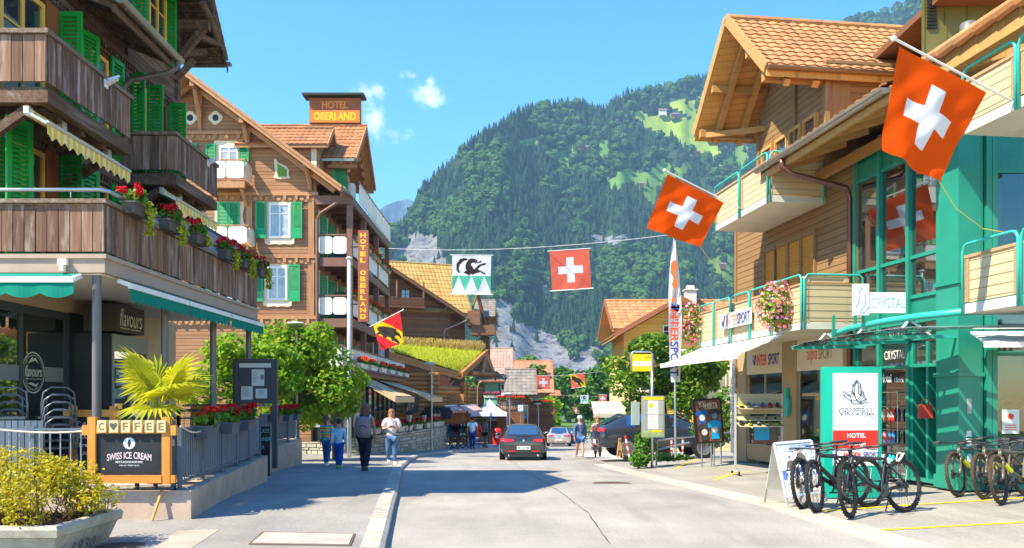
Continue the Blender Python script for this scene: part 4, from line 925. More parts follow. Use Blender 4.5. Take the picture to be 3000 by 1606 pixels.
def planter():
 x0, x1, y0, y1 = -6.9, -4.17, 7.28, 8.5
 t = thing('planter', 'weathered concrete planter trough cast with the year 1930', 'planter', (-5.4,7.9,0)); st = plain('planter_stone', (0.40,0.355,0.27), .9, .15, var=.2, scale=4, bump=.5, bscale=70, dirt=.55)
 m = MB(); i = .13
 lo = [(x0+i,y0+i,.03),(x1-i,y0+i,.03),(x1-i,y1-i,.03),(x0+i,y1-i,.03)]; hi = [(x0+.03,y0+.03,.32),(x1-.03,y0+.03,.32),(x1-.03,y1-.03,.32),(x0+.03,y1-.03,.32)]
 m.add(lo+hi, [(0,3,2,1),(0,1,5,4),(1,2,6,5),(2,3,7,6),(3,0,4,7)])
 def rect(a, z): return [(x0-a,y0-a,z),(x1+a,y0-a,z),(x1+a,y1+a,z),(x0-a,y1+a,z)]
 R_ = [rect(-.025,.318),rect(.0,.33),rect(.01,.40),rect(-.01,.43),rect(-.09,.432),rect(-.10,.36)]; P = sum(R_, [])
 m.add(P, [(4*r+j,4*r+(j+1)%4,4*r+4+(j+1)%4,4*r+4+j) for r in range(5) for j in range(4)]+[(20,21,22,23)])
 m.build('trough', st, t)
 m = MB(); slope = (i-.03)/.29; q = V(x1-.03-.15*slope+.004, 7.9, .16); ez = V(slope,0,1); put_text(m, '1930', q, (0,1,0), ez, w=.42, h=.13, bold=-.0); m.build('year', plain('worn_stone_dark', (.16,.135,.10), .9), t)
 m = MB(); m.add(rect(-.1,.405),[(0,1,2,3)]); m.build('soil', plain('soil', (.035,.022,.014), .95, .1, var=.4, scale=12), t)
 b = thing('bush', 'yellow-green clipped bush growing in the concrete 1930 planter', 'bush', (-5.5,7.9,.40))
 rs = random.Random(4); P = []; D = []
 lumps = []
 for k in range(64): lumps.append((V(rs.uniform(-6.9,-4.28), rs.uniform(7.3,8.4), rs.uniform(.5,.86)), rs.uniform(.14,.24)))
 for (x,y,z,r) in ((-4.75,7.9,.98,.15),(-4.9,7.8,1.0,.15),(-5.2,7.95,1.02,.14),(-4.55,7.9,.93,.14),(-5.6,7.9,.98,.14),(-6.0,7.9,.95,.15),(-4.3,8.0,.72,.16),(-4.18,7.9,.6,.14),(-4.2,8.2,.6,.16)): lumps.append((V(x,y,z),r))
 tw = MB()
 for c, r in lumps:
  p, d = cloud_pts(215, c, (r*1.2,r*1.1,r), surf=.6); P += p; D += d
  for _ in range(3):
   e = c + V(rs.uniform(-1,1),rs.uniform(-1,1),rs.uniform(-.6,.35))*r*.9; tw.tube([(c.x+(e.x-c.x)*.2, c.y, c.z-r*1.2), c.lerp(e,.4), e], [.006,.004,.0025], 4, cap=False)
 for _ in range(300):
  e = V(rs.uniform(-6.8,-4.3),rs.uniform(7.3,8.4),rs.uniform(.46,.64)); tw.tube([(e.x+rs.uniform(-.15,.15),e.y+rs.uniform(-.1,.1),.41), e], [.007,.003], 4, cap=False)
 m = MB(); leaves(m, P, .031, .35, outdirs=[d*.5 for d in D], asp=.6); m.build('foliage', leafmat('bush_leaf', (.42,.36,.010), (.62,.50,.016), .4, (.28,.26,.015)), b); tw.build('twigs', plain('twig_brown', (.11,.05,.03), .8), b)
planter()
def palm(loc, trunk_h, r, label, n=11, lean=0.0):
 t = thing('fan_palm', label, 'palm', loc); rs = random.Random(3); c = V(loc[0],loc[1],loc[2]+trunk_h)
 m = MB(); m.tube([V(*loc), V(loc[0]+.01,loc[1],loc[2]+trunk_h*.5), c], [.07,.075,.06], 10)
 for _ in range(260):
  f = rs.random(); q = rs.uniform(0,6.28); p = V(loc[0]+.07*math.cos(q), loc[1]+.07*math.sin(q), loc[2]+trunk_h*(.35+.65*f)); m.tube([p, p+V(math.cos(q)*rs.uniform(.03,.09), math.sin(q)*rs.uniform(.03,.09), rs.uniform(.0,.07))], [.006,.002], 3, cap=False)
 m.build('trunk', wood('palm_fibre', (.22,.13,.06), (.4,.27,.13), 'Z', .9), t)
 LM = leafmat('palm_leaf', (.42,.44,.015), (.62,.58,.03), .5)
 for k in range(n):
  q = 2*math.pi*k/n + rs.uniform(-.2,.2); el = rs.choice((.25,.6,.95,1.2)) if k % 2 else rs.uniform(.5,1.25)
  d = V(math.cos(q)*math.cos(el), math.sin(q)*math.cos(el)*.8, math.sin(el)); L = r*rs.uniform(.36,.62); hub = c + d*L + V(0,0,-.05*L)
  m = MB(); m.tube([c, c+d*L*.5+V(0,0,.02), hub], [.010,.008,.006], 5, cap=False)
  side = d.cross(V(0,0,1)); side = side.normalized() if side.length > .1 else V(1,0,0); up = side.cross(d).normalized(); fr = r*rs.uniform(.52,.66)
  ax = (d + V(0,0,-.35)).normalized(); ns = 30
  for j in range(ns):
   a = (j/(ns-1)-.5)*math.pi*1.5; v = ax*math.cos(a) + side*math.sin(a); w = (side*math.cos(a) - ax*math.sin(a)); s = fr*(1-.22*abs(a)/2.3)*rs.uniform(.93,1.05); sag = V(0,0,-.16*s*rs.uniform(.6,1.5))
   A = hub + v*.02; B = hub + v*s*.55 + up*.05*s; C = hub + v*s + sag; wd = .021*fr/.4
   m.add([A, B+w*wd, C, B-w*wd, B-up*.012], [(0,4,1),(0,3,4),(1,4,2),(4,3,2)])
  m.build('frond', LM, t)
 return t
palm((-4.72,10.62,.62), .80, .95, 'yellow-green fan palm behind the ice cream board', 9)
def pot(label, loc, r, h, mat, cat='plant pot'):
 m = MB(); m.lathe([(r*.7,0),(r*.97,h*.86),(r*1.08,h*.86),(r*1.08,h),(r*.95,h),(r*.93,h*.9),(.001,h*.9)], loc, 20); o = m.build('plant_pot', mat, None, True, at0=loc, angle=40); return tag(o, label, cat)
TERRA = plain('terracotta', (.36,.13,.06), .8, .2, var=.15)
pot('terracotta pot at the foot of the fan palm', (-4.72,10.62,.47), .2, .35, TERRA)
def shrub(name, label, loc, r, n, lm, size, stemh=.1, flowers=None, cat='plant', nf=60, fs=.03):
 t = thing(name, label, cat, loc); c = V(loc[0],loc[1],loc[2]+stemh+r[2]); m = MB(); P, D = cloud_pts(n, c, r, surf=.5); leaves(m, P, size, .4, outdirs=[d*.6 for d in D]); m.build('foliage', lm, t)
 m = MB()
 for k in range(9): q = k*.7; m.tube([loc, (c.x+r[0]*.5*math.cos(q), c.y+r[1]*.5*math.sin(q), c.z)], [.014,.006], 5, cap=False)
 m.build('stem', MATS['twig_brown'], t)
 if flowers:
  m = MB(); P, D = cloud_pts(nf, c, (r[0]*1.04,r[1]*1.04,r[2]*1.04), surf=.95); leaves(m, P, fs, .3, outdirs=[d*2 for d in D], asp=.9); m.build('blossom', flowers, t)
 return t
DARKLEAF = leafmat('dark_leaf', (.025,.075,.012), (.05,.12,.02), .25); WHITEFL = leafmat('white_petal', (.8,.78,.7), (.75,.7,.65), .2); PINKFL = leafmat('pink_petal', (.75,.03,.22), (.8,.12,.35), .2)
for (x, y, s) in ((-5.95,12.05,'left'),(-5.45,12.2,'right')):
 pot('terracotta pot of the %s white-flowered plant beside the cafe door' % ('nearer' if s == 'left' else 'farther'), (x,y,.47), .19, .33, TERRA)
 shrub('flowering_plant', 'dark bushy plant with tiny white flowers, %s of two behind the boards' % ('beside the door' if s == 'left' else 'under the palm fronds'), (x,y,.78), (.27,.26,.26), 520, DARKLEAF, .06, .02, WHITEFL, nf=80, fs=.028)
shrub('flowering_plant', 'pink flowering plant beside the cafe door', (-6.35,12.6,.6), (.22,.2,.3), 240, GERLEAF, .06, .05, PINKFL, nf=60, fs=.06)
def chair_proto():
 t = thing('metal_chair', 'grey tubular metal terrace chair', 'chair', (0,0,0)); mt = plain('chair_metal', (.16,.17,.18), .35, .5, .6)
 m = MB(); m.tube([(-.2,.2,.44),(-.21,.23,.62),(-.19,.26,.8),(-.1,.28,.87),(.1,.28,.87),(.19,.26,.8),(.21,.23,.62),(.2,.2,.44)], .012, 7); m.tube([(-.15,.23,.46),(-.15,.25,.7),(-.08,.27,.78),(.08,.27,.78),(.15,.25,.7),(.15,.23,.46)], .008, 6); m.build('back_frame', mt, t, True)
 m = MB(); m.box(-.2,.2,-.2,.2,.435,.455)
 for i in range(7): m.box(-.2,.2,-.19+i*.056,-.16+i*.056,.456,.464)
 m.build('seat', mt, t)
 for sx in (-1,1):
  for sy in (-1,1): m = MB(); m.tube([(sx*.19,sy*.18,.44),(sx*.23,sy*.25,0)], .011, 7); m.build('leg', mt, t, True)
 return t
ch = chair_proto(); grp = 'stacked metal chairs behind the front railing'
for s, (x, y, rz) in enumerate(((-6.95,11.0,.5),(-6.38,11.15,-2.4))):
 for k in range(5):
  lab = 'grey metal chair in the %s stack by the cafe window, %s' % (('left','right')[s], ('lowest','second from below','middle one','second from the top','topmost')[k])
  o = ch if (s == 0 and k == 0) else dup(ch, (0,0,0), 0, lab, grp)
  a = rz; o.location = (x-math.sin(a)*-.04*k, y+math.cos(a)*-.04*k, .475+.105*k); o.rotation_euler.z = a; o['label'] = lab; o['group'] = grp
# counter and tables in the shade beyond the posts
def terrace_bits():
 t = thing('counter', 'orange wooden bar counter under the leafy trees', 'counter', (-6.2,18.5,.38)); m = MB()
 boards_line(m, (-7.4,18.3,0), (-5.95,18.3,0), .4, 1.42, .14, .006, .03); m.build('front_panel', ORW, t); m = MB(); m.box(-7.5,-5.8,18.1,18.9,1.43,1.49); m.build('counter_top', OLDWX, t)
 t = thing('bar_table', 'dark high terrace table beside the leafy trees', 'table', (-5.6,15.4,.47)); m = MB(); m.box(-6.6,-5.1,15.1,15.9,1.36,1.41); m.build('table_top', plain('dark_wood', (.07,.035,.02), .5), t)
 for x in (-6.5,-5.2): m = MB(); m.box(x-.03,x+.03,15.47,15.53,.47,1.358); m.box(x-.03,x+.03,15.2,15.8,.47,.5); m.build('leg', BLACK, t)
 t = thing('grey_railing', 'light steel railing with thin bars behind the palm', 'railing', (-5.9,16.0,.47)); m = MB(); m.tube([(-7.2,16.0,1.22),(-5.2,16.0,1.22),(-5.1,16.0,1.1),(-5.1,16.0,.48)], .018, 8); m.build('rail', STEEL, t); m = MB()
 for i in range(16): m.tube([(-7.1+i*.125,16.0,.48),(-7.1+i*.125,16.0,1.27)], .009, 5)
 m.build('bars', STEEL, t)
terrace_bits()
def street_lamp(label, x, Y, h, arm=0.0, base=None):
 z = gz(Y)+.1 if base is None else base; t = thing('street_lamp', label, 'street lamp', (x,Y,z)); gm = plain('lamp_grey', (.36,.37,.35), .4, .5, .5)
 m = MB(); m.tube([(x,Y,z),(x,Y,z+1.2),(x,Y,z+h-.35)], [.06,.055,.045], 10); m.lathe([(.09,0),(.09,.05)], (x,Y,z), 12); m.box(x-.11,x-.04,Y-.05,Y+.05,z+h-.55,z+h-.47); m.build('pole', gm, t, True, angle=40)
 m = MB(); m.tube([(x,Y,z+h-.36),(x-.02,Y,z+h-.28),(x-.12,Y,z+h-.12)], [.035,.03,.03], 8); m.build('bracket', gm, t); m = MB(); m.lathe([(.05,-.13),(.2,-.06),(.33,0),(.33,.02),(.25,.06),(.1,.08),(.01,.085)], (x-.06,Y,z+h-.02), 24); m.build('lamp_head', plain('lamp_head_grey', (.5,.5,.46), .4), t, True, angle=50)
 return t
street_lamp('grey street lamp with a flat disc head in front of the leafy trees', -7.2, 26.6, 4.62)
# ---------------------------------------------------------------- street trees
def tree(name, label, loc, crown_c, crown_r, n, size, lm, trunk_r=.16, bark=None, group=None, lumps=30, seed=1, limbs=7, lr=.29, spread=.82):
 rs = random.Random(seed); random.seed(seed); t = thing(name, label, 'tree', loc, 0, group); c = V(*crown_c); r = crown_r; L = []
 while len(L) < lumps:
  v = V(rs.uniform(-1,1), rs.uniform(-1,1), rs.uniform(-1,1))
  if .25 < v.length < 1: L.append((c + V(v.x*r[0], v.y*r[1], v.z*r[2])*spread, rs.uniform(.75,1.25)*lr))
 P = []; D = []
 for q, k in L:
  rr = k*min(r[0], r[2]); p, d = cloud_pts(int(n/lumps), q, (rr*1.2,rr*1.1,rr*.85), surf=.6); P += p; D += d
 m = MB(); leaves(m, P, size, .55, outdirs=[d*.5 for d in D], asp=.85, fold=.2); m.build('crown', lm, t)
 m = MB(); b = V(*loc); top = V(c.x, c.y, c.z-r[2]*.35); m.tube([b, b.lerp(top,.5)+V(rs.uniform(-.1,.1),rs.uniform(-.1,.1),0), top], [trunk_r*1.25, trunk_r, trunk_r*.7], 10)
 for q, k in L[:limbs*2]: m.tube([top+V(0,0,-.2*rs.random()), top.lerp(q,.5)+V(0,0,-.1), q], [trunk_r*.45, trunk_r*.28, trunk_r*.1], 6)
 m.build('trunk', bark or wood('bark', (.09,.065,.045), (.18,.14,.10), 'Z', .9), t)
 return t
PLANE = leafmat('plane_leaf', (.13,.30,.014), (.28,.44,.02), .5, (.40,.48,.03))
tg = 'leafy trees behind the cafe terrace'
tree('plane_tree', 'bright green leafy tree right behind the terrace posts', (-7.75,22.5,-.3), (-7.7,22.5,2.25), (1.8,1.3,1.4), 5200, .125, PLANE, seed=5, group=tg)
tree('plane_tree', 'tall bright green leafy tree rising behind the menu case and lamp', (-7.4,27.0,-.5), (-7.35,27.0,2.55), (2.0,1.5,2.15), 8000, .125, PLANE, seed=8, group=tg)
tree('plane_tree', 'bright green leafy tree reaching toward the flagpole and awnings', (-6.2,28.3,-.55), (-6.45,28.3,1.95), (1.8,1.3,1.4), 5600, .125, PLANE, seed=13, group=tg)
# ---------------------------------------------------------------- the hotel, its galleries and terrace
CREAM = plain('cream_trim', (.74,.62,.42), .6, .3, var=.05)
HGREEN = plain('hotel_shutter_green', (.012,.30,.095), .45, .4, var=.1)
HWOOD = siding('hotel_boards', (.29,.14,.065), (.40,.205,.10), .17, 'Z', .65, groove=.3, isl=.14)
HTRIM = wood('hotel_timber', (.36,.17,.075), (.48,.25,.12), 'Z', .6, isl=.15, grain=12, bump=.1)
HTILE = tilemat('hotel_tiles', (.34,.13,.05), (.46,.20,.085), (.24,.13,.07))
PANEL = plain('gallery_panel', (.76,.70,.58), .55, .3, var=.04, dirt=.12)
POSTB = plain('brown_post', (.20,.10,.065), .5, .3, var=.08)
HY = 38.0
def HP(cx, cy, Y=HY): return at(500+cx/1.7237, 200+cy/1.7237, Y)
def plate(mb, x0, x1, z0, z1, y, t=.04, crest=True, sill=True):
 """cream fretwork surround with wavy sides and a crested head, facing the street end"""
 P = []; n = 8; w = (x1-x0); h = z1-z0; a = .05*w
 for i in range(n+1): f = i/n; P.append((x1 + a*math.sin(f*9.4)*.7, z0+h*f))
 for i in range(n+1): f = i/n; P.append((x1-w*f, z1 + (a*1.6*max(0, 1-abs(f-.5)*5) + a*.5*abs(math.sin(f*9.4)) if crest else 0)))
 for i in range(n+1): f = i/n; P.append((x0 - a*math.sin((1-f)*9.4)*.7, z1-h*f))
 for i in range(1, n): f = i/n; P.append((x0+w*f, z0 - (a*.8*abs(math.sin(f*9.4)) if sill else 0)))
 mb.prism([(x, y, z) for x, z in P], (0, t, 0))
def rounded_panel(mb, c, ex, w, h, t=.03):
 ex = Vector(ex).normalized(); r = min(w, h)*.2; P = []
 for (sx, sz) in ((1,-1),(1,1),(-1,1),(-1,-1)):
  q0 = {(1,-1):-90,(1,1):0,(-1,1):90,(-1,-1):180}[(sx,sz)]
  for k in range(5): q = R(q0+22.5*k); P.append(Vector(c) + ex*(sx*(w/2-r)+r*math.cos(q)) + Vector((0,0,sz*(h/2-r)+r*math.sin(q))))
 mb.prism(P, Vector((-ex.y*-1, -ex.x, 0))*t)
def gable_roof(name, parent, A, B, half, drop, over, mat, tile=None, rows=9, cols=20, th=.14, rows2=True, sides=(1,-1)):
 """ridge from A to B; slopes fall drop over half to each side"""
 A = Vector(A); B = Vector(B); d = (B-A).normalized(); s = d.cross(Vector((0,0,1))).normalized(); m = MB(); o = None
 for k in sides:
  e = s*(k*half) - Vector((0,0,drop)); nn = Vector((0,0,th)); m.prism([A+nn*.0, A+e, A+e-nn, A-nn] , (B-A))
 o = m.build(name, mat, parent)
 if tile:
  q = MB()
  for k in sides:
   e = s*(k*half*1.015) - Vector((0,0,drop*1.015)); L = B-A
   if k > 0: tile_roof(q, A+e+Vector((0,0,.02)), L, -e*.985, rows, cols, flip=1)
   else: tile_roof(q, A+e+Vector((0,0,.02)), L, -e*.985, rows, cols, flip=-1)
  n = int((B-A).length/.42)
  for i in range(n): p = A + d*((B-A).length*i/n); q.tube([p+Vector((0,0,.04)), p+d*.46+Vector((0,0,.06))], [.11,.095], 8)
  q.build('roof_tiles', tile, o)
 return o
def ribs(mb, A, B, half, drop, n, w=.1, h=.14, down=.16, sides=(1,-1)):
 A = Vector(A); B = Vector(B); d = (B-A).normalized(); s = d.cross(Vector((0,0,1))).normalized()
 for i in range(n):
  p = A.lerp(B, (i+.5)/n) - Vector((0,0,down+h/2))
  for k in sides: mb.bar(p, p + s*(k*half*.97) - Vector((0,0,drop*.97)), w, h)
def hotel():
 t = thing('hotel', 'large brown timber hotel with cream window surrounds, green shutters and stacked galleries', 'building', (-14, 42, gz(40)))
 xr = HP(735,0).x; ap = HP(120,68); ev = HP(890,640); half = ev.x-ap.x; drop = ap.z-ev.z; xl = ap.x - (xr-ap.x); zb = -1.5
 zE = ap.z - drop*(xr-ap.x)/half
 m = MB(); m.prism([(xl,HY,zb),(xr,HY,zb),(xr,HY,zE-.15),(ap.x,HY,ap.z-.2),(xl,HY,zE-.15)], (0,12,0)); m.build('wall', HWOOD, t)
 r = gable_roof('roof', t, (ap.x,HY-1.15,ap.z), (ap.x,HY+13,ap.z), half, drop, 0, HTRIM, HTILE, 16, 34)
 m = MB(); s = V(half,0,-drop)
 for k in (1,-1):
  a = V(ap.x,HY-1.17,ap.z-.02); b = a + V(k*half,0,-drop); m.bar(a, b, .06, .26, up=(0,0,1)); m.bar(a+V(0,-.04,.1), b+V(0,-.04,.1), .06, .12)
  a2 = V(ap.x,HY-.35,ap.z-.3); m.bar(a2, a2+V(k*half*.93,0,-drop*.93), .18, .2)
 m.build('bargeboard', HTRIM, r)
 for (cx, cy, h) in ((152,120,1.9),(395,300,1.2),(706,515,1.0)):
  m = MB(); p = HP(cx, cy); m.bar((p.x,HY-1.1,p.z),(p.x,HY,p.z),.2,.26); m.bar((p.x,HY-.02,p.z-h),(p.x,HY-.06,p.z),.2,.12); m.tube([(p.x,HY-.08,p.z-h+.1),(p.x,HY-.2,p.z-h*.55),(p.x,HY-.75,p.z-.12)],[.08,.13,.1],6); m.build('roof_bracket', HTRIM, r)
 # string courses, corner boards, arcaded frieze
 m = MB()
 for cy, x0, x1 in ((332,-8,410),(640,-8,748),(955,-8,748),(1262,-8,748)):
  a = HP(x0,cy); b = HP(x1,cy); m.box(a.x-4,b.x,HY-.16,HY-.001,a.z-.06,a.z+.10); m.box(a.x-4,b.x-.1,HY-.08,HY-.001,a.z-.34,a.z-.064)
  x = a.x
  while x < b.x-.3: m.box(x,x+.14,HY-.16,HY-.084,a.z-.26,a.z-.064); m.lathe([(.10,0),(.10,.03)],(x+.32,HY-.11,a.z-.2),8,'Y'); x += .55
 for cx in (400, 712):
  for (c0, c1) in ((655,945),(975,1250),(1285,1500)): a = HP(cx,c1); b = HP(cx,c0); m.box(a.x-.14,a.x+.14,HY-.1,HY-.001,a.z,b.z)
 m.build('timber_trim', HTRIM, t)
 # windows of the gable front
 def win(cx0,cy0,cx1,cy1,fx0,fy0,fx1,fy1,sh=(),closed=False):
  a = HP(fx0,fy1); b = HP(fx1,fy0); m = MB(); plate(m, a.x, b.x, a.z, b.z, HY-.06, .058); m.build('window_surround', CREAM, t)
  a = HP(cx0,cy1); b = HP(cx1,cy0); w = b.x-a.x; h = b.z-a.z
  if closed:
   shutter(t, (a.x,HY-.12,a.z), (1,0,0), w/2-.01, h, HGREEN); shutter(t, (a.x+w/2+.01,HY-.12,a.z), (1,0,0), w/2-.01, h, HGREEN)
  else: window(t, (a.x,HY-.07,a.z), (1,0,0), w, h, WHITE, PANEC if w > .8 else PANE, fw=.09, cross=(.7,), depth=.05)
  for (s0,t0,s1,t1) in sh:
   a = HP(s0,t1); b = HP(s1,t0); shutter(t, (a.x,HY-.15,a.z), (1,0,0), b.x-a.x, b.z-a.z, HGREEN, solid=.22 if b.z-a.z > 1.5 else 0)
 win(250,395,345,497,225,362,362,500, ((183,387,232,492),(350,383,400,500)))
 win(240,680,350,815,222,662,370,830, closed=True)
 win(500,685,608,858,478,660,625,886, ((433,678,487,862),(612,680,668,862)))
 win(492,1003,592,1172,470,975,612,1200, ((425,993,470,1180),(600,994,657,1180)))
 win(75,395,100,497,60,362,108,500, ((100,383,140,500),)); win(250,1003,345,1172,225,975,362,1200, ((183,993,235,1180),(352,993,400,1180)))
 for cx in (100, 228):
  c = HP(cx,252); m = MB(); n = 20; O = []; I = []
  for i in range(n): q = 2*math.pi*i/n; rr = .24+.06*abs(math.cos(2*q)); O.append((c.x+rr*math.cos(q)*1.15, HY-.05, c.z+rr*math.sin(q)*1.1)); I.append((c.x+.155*math.cos(q), HY-.05, c.z+.155*math.sin(q)))
  m.add(O+I+[(p[0],HY-.001,p[2]) for p in O], [(i,(i+1)%n,n+(i+1)%n,n+i) for i in range(n)]+[(i,2*n+i,2*n+(i+1)%n,(i+1)%n) for i in range(n)]); pl = m.build('gable_vent', CREAM, t)
  m = MB(); m.add([(p[0],HY-.03,p[2]) for p in I],[tuple(range(n))]); m.build('vent_hole', BLACK, pl)
 m = MB(); m.prism([V(HP(cx,cy).x,HY-.06,HP(cx,cy).z) for cx,cy in ((524,462),(532,458),(545,478),(585,497),(600,515),(597,540),(607,556),(560,562),(522,556),(530,530),(526,500))],(0,.055,0)); gw = m.build('window_surround', CREAM, t)
 m = MB(); m.prism([V(HP(cx,cy).x,HY-.08,HP(cx,cy).z) for cx,cy in ((541,484),(587,512),(587,549),(541,549))],(0,.018,0))
 for i in range(9): a = HP(545,545-i*6); b = HP(583,545-i*6); m.box(a.x,b.x-(max(0,i-5)*.09),HY-.1,HY-.081,a.z,a.z+.03)
 m.build('shutter', plain('lime_shutter', (.16,.33,.04), .5), gw)
 # front balconies with white panels
 for cy0, cy1, xa, xb in ((500,588,228,410),(822,908,228,425)):
  a = HP(xa,cy1); b = HP(xb,cy0); m = MB(); m.box(a.x-.3,b.x,HY-1.0,HY,a.z-.14,a.z-.05); m.box(a.x-.3,b.x,HY-1.05,HY-.85,a.z-.42,a.z-.143); m.bar((b.x-.2,HY-.9,a.z-.4),(b.x-.2,HY,a.z-1.1),.14,.14); bal = m.build('balcony', HTRIM, t)
  m = MB(); w = (b.x-a.x)/2
  for i in range(2): rounded_panel(m, (a.x+w*(i+.5), HY-1.03, (a.z+b.z)/2), (1,0,0), w*.94, (b.z-a.z)*.96)
  rounded_panel(m, (b.x+.0, HY-.5, (a.z+b.z)/2), (0,1,0), .85, (b.z-a.z)*.96); m.build('balcony_panel', PANEL, bal)
  m = MB(); m.box(a.x-.3,b.x+.02,HY-1.06,HY-.98,b.z+.02,b.z+.07); m.box(b.x-.02,b.x+.04,HY-.97,HY,b.z+.02,b.z+.07); m.build('handrail', HTRIM, bal)
 # street side galleries
 xo = -7.75; ys = (38.0,41.45,45.35,49.3); zs = (11.3,8.35,5.45,2.55)
 for i, y in enumerate(ys):
  m = MB(); m.box(xo-.13,xo+.13,y-.13,y+.13,-.9,11.35 if i else 11.1); m.build('gallery_post', POSTB, t)
 for k, z in enumerate(zs):
  m = MB(); m.box(xr+.001,xo+.15,HY-.12,49.5,z-.12,z); m.box(xr+.002,xo+.16,HY-.16,HY-.12,z-.42,z+.0); m.box(xo+.02,xo+.165,HY-.12,49.5,z-.40,z-.122)
  for i in range(9): m.box(xr+.01,xo,HY+.5+i*1.3,HY+.65+i*1.3,z-.34,z-.122)
  g = m.build('gallery', POSTB, t); 
  if k == 0:
   m = MB()
   for i in range(11): rounded_panel(m, (xo+.1, 40.2+i*.92, z+.62), (0,1,0), .88, .95)
   rounded_panel(m, (-8.35, 39.7, z+.62), (1,0,0), 1.1, .95); m.build('balcony_panel', PANEL, g)
   m = MB(); m.box(xo+.06,xo+.13,39.7,50,z+1.14,z+1.2); m.build('handrail', HTRIM, g); continue
  m = MB(); w = (xo-xr-.25)/2
  for i in range(2): rounded_panel(m, (xr+.13+w*(i+.5), HY-.08, z+.60), (1,0,0), w*.95, .82)
  for i in range(12): rounded_panel(m, (xo+.06, HY+.65+i*.93, z+.60), (0,1,0), .90, .82)
  m.build('balcony_panel', PANEL, g)
  m = MB(); m.box(xr+.05,xo,HY-.12,HY-.03,z+1.06,z+1.13); m.box(xo-.02,xo+.08,HY,49.3,z+1.06,z+1.13); m.build('handrail', POSTB, g)
  for y in (41.6, 45.5): m = MB(); m.box(xr+.1, xo-.5, y, y+.05, z+.05, z+1.75); m.build('partition', plain('privacy_screen', (.10,.13,.14), .5), g)
 for z in zs[1:]:
  for i, y in enumerate((38.6,40.3,42.6,44.4,46.6,48.2)):
   shutter(t, (xr+.1,y,z+.1), (.25,1,0), .55, 2.1, HGREEN, n=14); m = MB(); m.box(xr+.001,xr+.05,y-.25,y-.02,z+.05,z+2.4); m.build('door_frame', CREAM, t)
   if i % 2 == 0: window(t, (xr+.03,y+.6,z+.1), (0,1,0), .9, 2.1, CREAM, PANE, depth=.03)
 # flowers along the galleries are set out below; cross gable over the galleries
 A = V(-14.2,41.3,15.75); B = V(-7.55,41.3,15.75); cg = gable_roof('roof', t, A, B, 2.75, 2.45, 0, HTRIM, HTILE, 9, 26)
 m = MB(); ribs(m, A, B, 2.7, 2.4, 7); m.bar((-7.56,41.3,15.68),(-7.56,38.55,13.2),.06,.24,up=(0,0,1)); m.bar((-7.56,41.3,15.68),(-7.56,44.05,13.2),.06,.24,up=(0,0,1)); m.bar((-9.0,38.9,13.0),(-7.6,38.9,13.0),.14,.16); m.bar((-9.0,43.7,13.0),(-7.6,43.7,13.0),.14,.16); m.bar((-9.0,41.3,15.3),(-7.6,41.3,15.3),.14,.16)
 for s in (-1,1):
  for i in range(7): q = R(15*i); m.box(-8.1,-8.0,41.3+s*2.2*math.cos(q)-.09,41.3+s*2.2*math.cos(q)+.09,12.4+1.9*math.sin(q)-.12,12.4+1.9*math.sin(q)+.12)
 m.build('bargeboard', HTRIM, cg)
 m = MB(); m.prism([(-8.9,39.2,11.2),(-8.9,43.4,11.2),(-8.9,43.4,13.7),(-8.9,41.3,15.5),(-8.9,39.2,13.7)], (-5,0,0)); m.build('gable_wall', HWOOD, t)
 m = MB(); m.box(-14.2,-7.62,38.42,38.52,13.12,13.24); m.build('gutter', GALV, cg)
 shutter(t, (-8.85,39.25,11.6), (1,.25,0), .75, 1.5, HGREEN)
 m = MB(); m.box(-8.9,-8.87,40.4,42.1,11.6,13.3); m.build('gallery_door', PANE, t)
 A = V(-13.2,39.0,14.85); B = V(-8.75,39.0,14.85); dg = gable_roof('dormer_roof', t, A, B, 1.25, 1.15, 0, HTRIM, HTILE, 5, 17)
 m = MB(); m.bar(A+V(4.45,0,-.06), A+V(4.45,-1.25,-1.2), .05, .2); m.bar(A+V(4.45,0,-.06), A+V(4.45,1.25,-1.2), .05, .2); m.build('bargeboard', HTRIM, dg)
 m = MB(); m.prism([(-9.25,38.05,11.9),(-9.25,39.9,11.9),(-9.25,39.9,14.0),(-9.25,39,14.72),(-9.25,38.05,14.0)], (-4.2,0,0)); m.build('dormer_wall', HWOOD, t); m = MB(); m.box(-9.6,-9.35,38.0,38.048,12.6,13.85); m.build('dormer_window', CREAM, t)
 # gutter and down pipe at the corner
 m = MB(); m.tube([(ev.x+.05,HY-1.1,ev.z+.02),(ev.x+.05,HY+12.5,ev.z)],.12,8); g = m.build('gutter', GALV, r)
 m = MB(); m.tube([(ev.x-.05,HY-.9,ev.z-.1),(ev.x-.15,HY-.6,ev.z-.4),(xr+.3,HY-.35,ev.z-.95),(xr+.1,HY-.25,ev.z-1.25),(xr+.1,HY-.25,-.9)],.075,8); m.build('downpipe', POSTB, t)
 # roof sign
 m = MB(); x0, x1, y = -10.5, -7.85, 41.3; m.box(x0,x1,y-.12,y+.12,15.9,17.2); sg = m.build('roof_sign', plain('sign_brown', (.32,.085,.02), .5), t)
 m = MB(); m.box(x0+.03,x1-.03,y-.14,y-.122,15.93,16.58); m.build('sign_band', plain('sign_orange', (.60,.17,.012), .5), sg)
 m = MB(); m.box(x0-.3,x1+.22,y-.45,y+.45,17.27,17.37); m.box(x0-.05,x1+.05,y-.1,y+.1,17.2,17.27); m.build('sign_roof', plain('sign_copper', (.03,.045,.035), .5), sg)
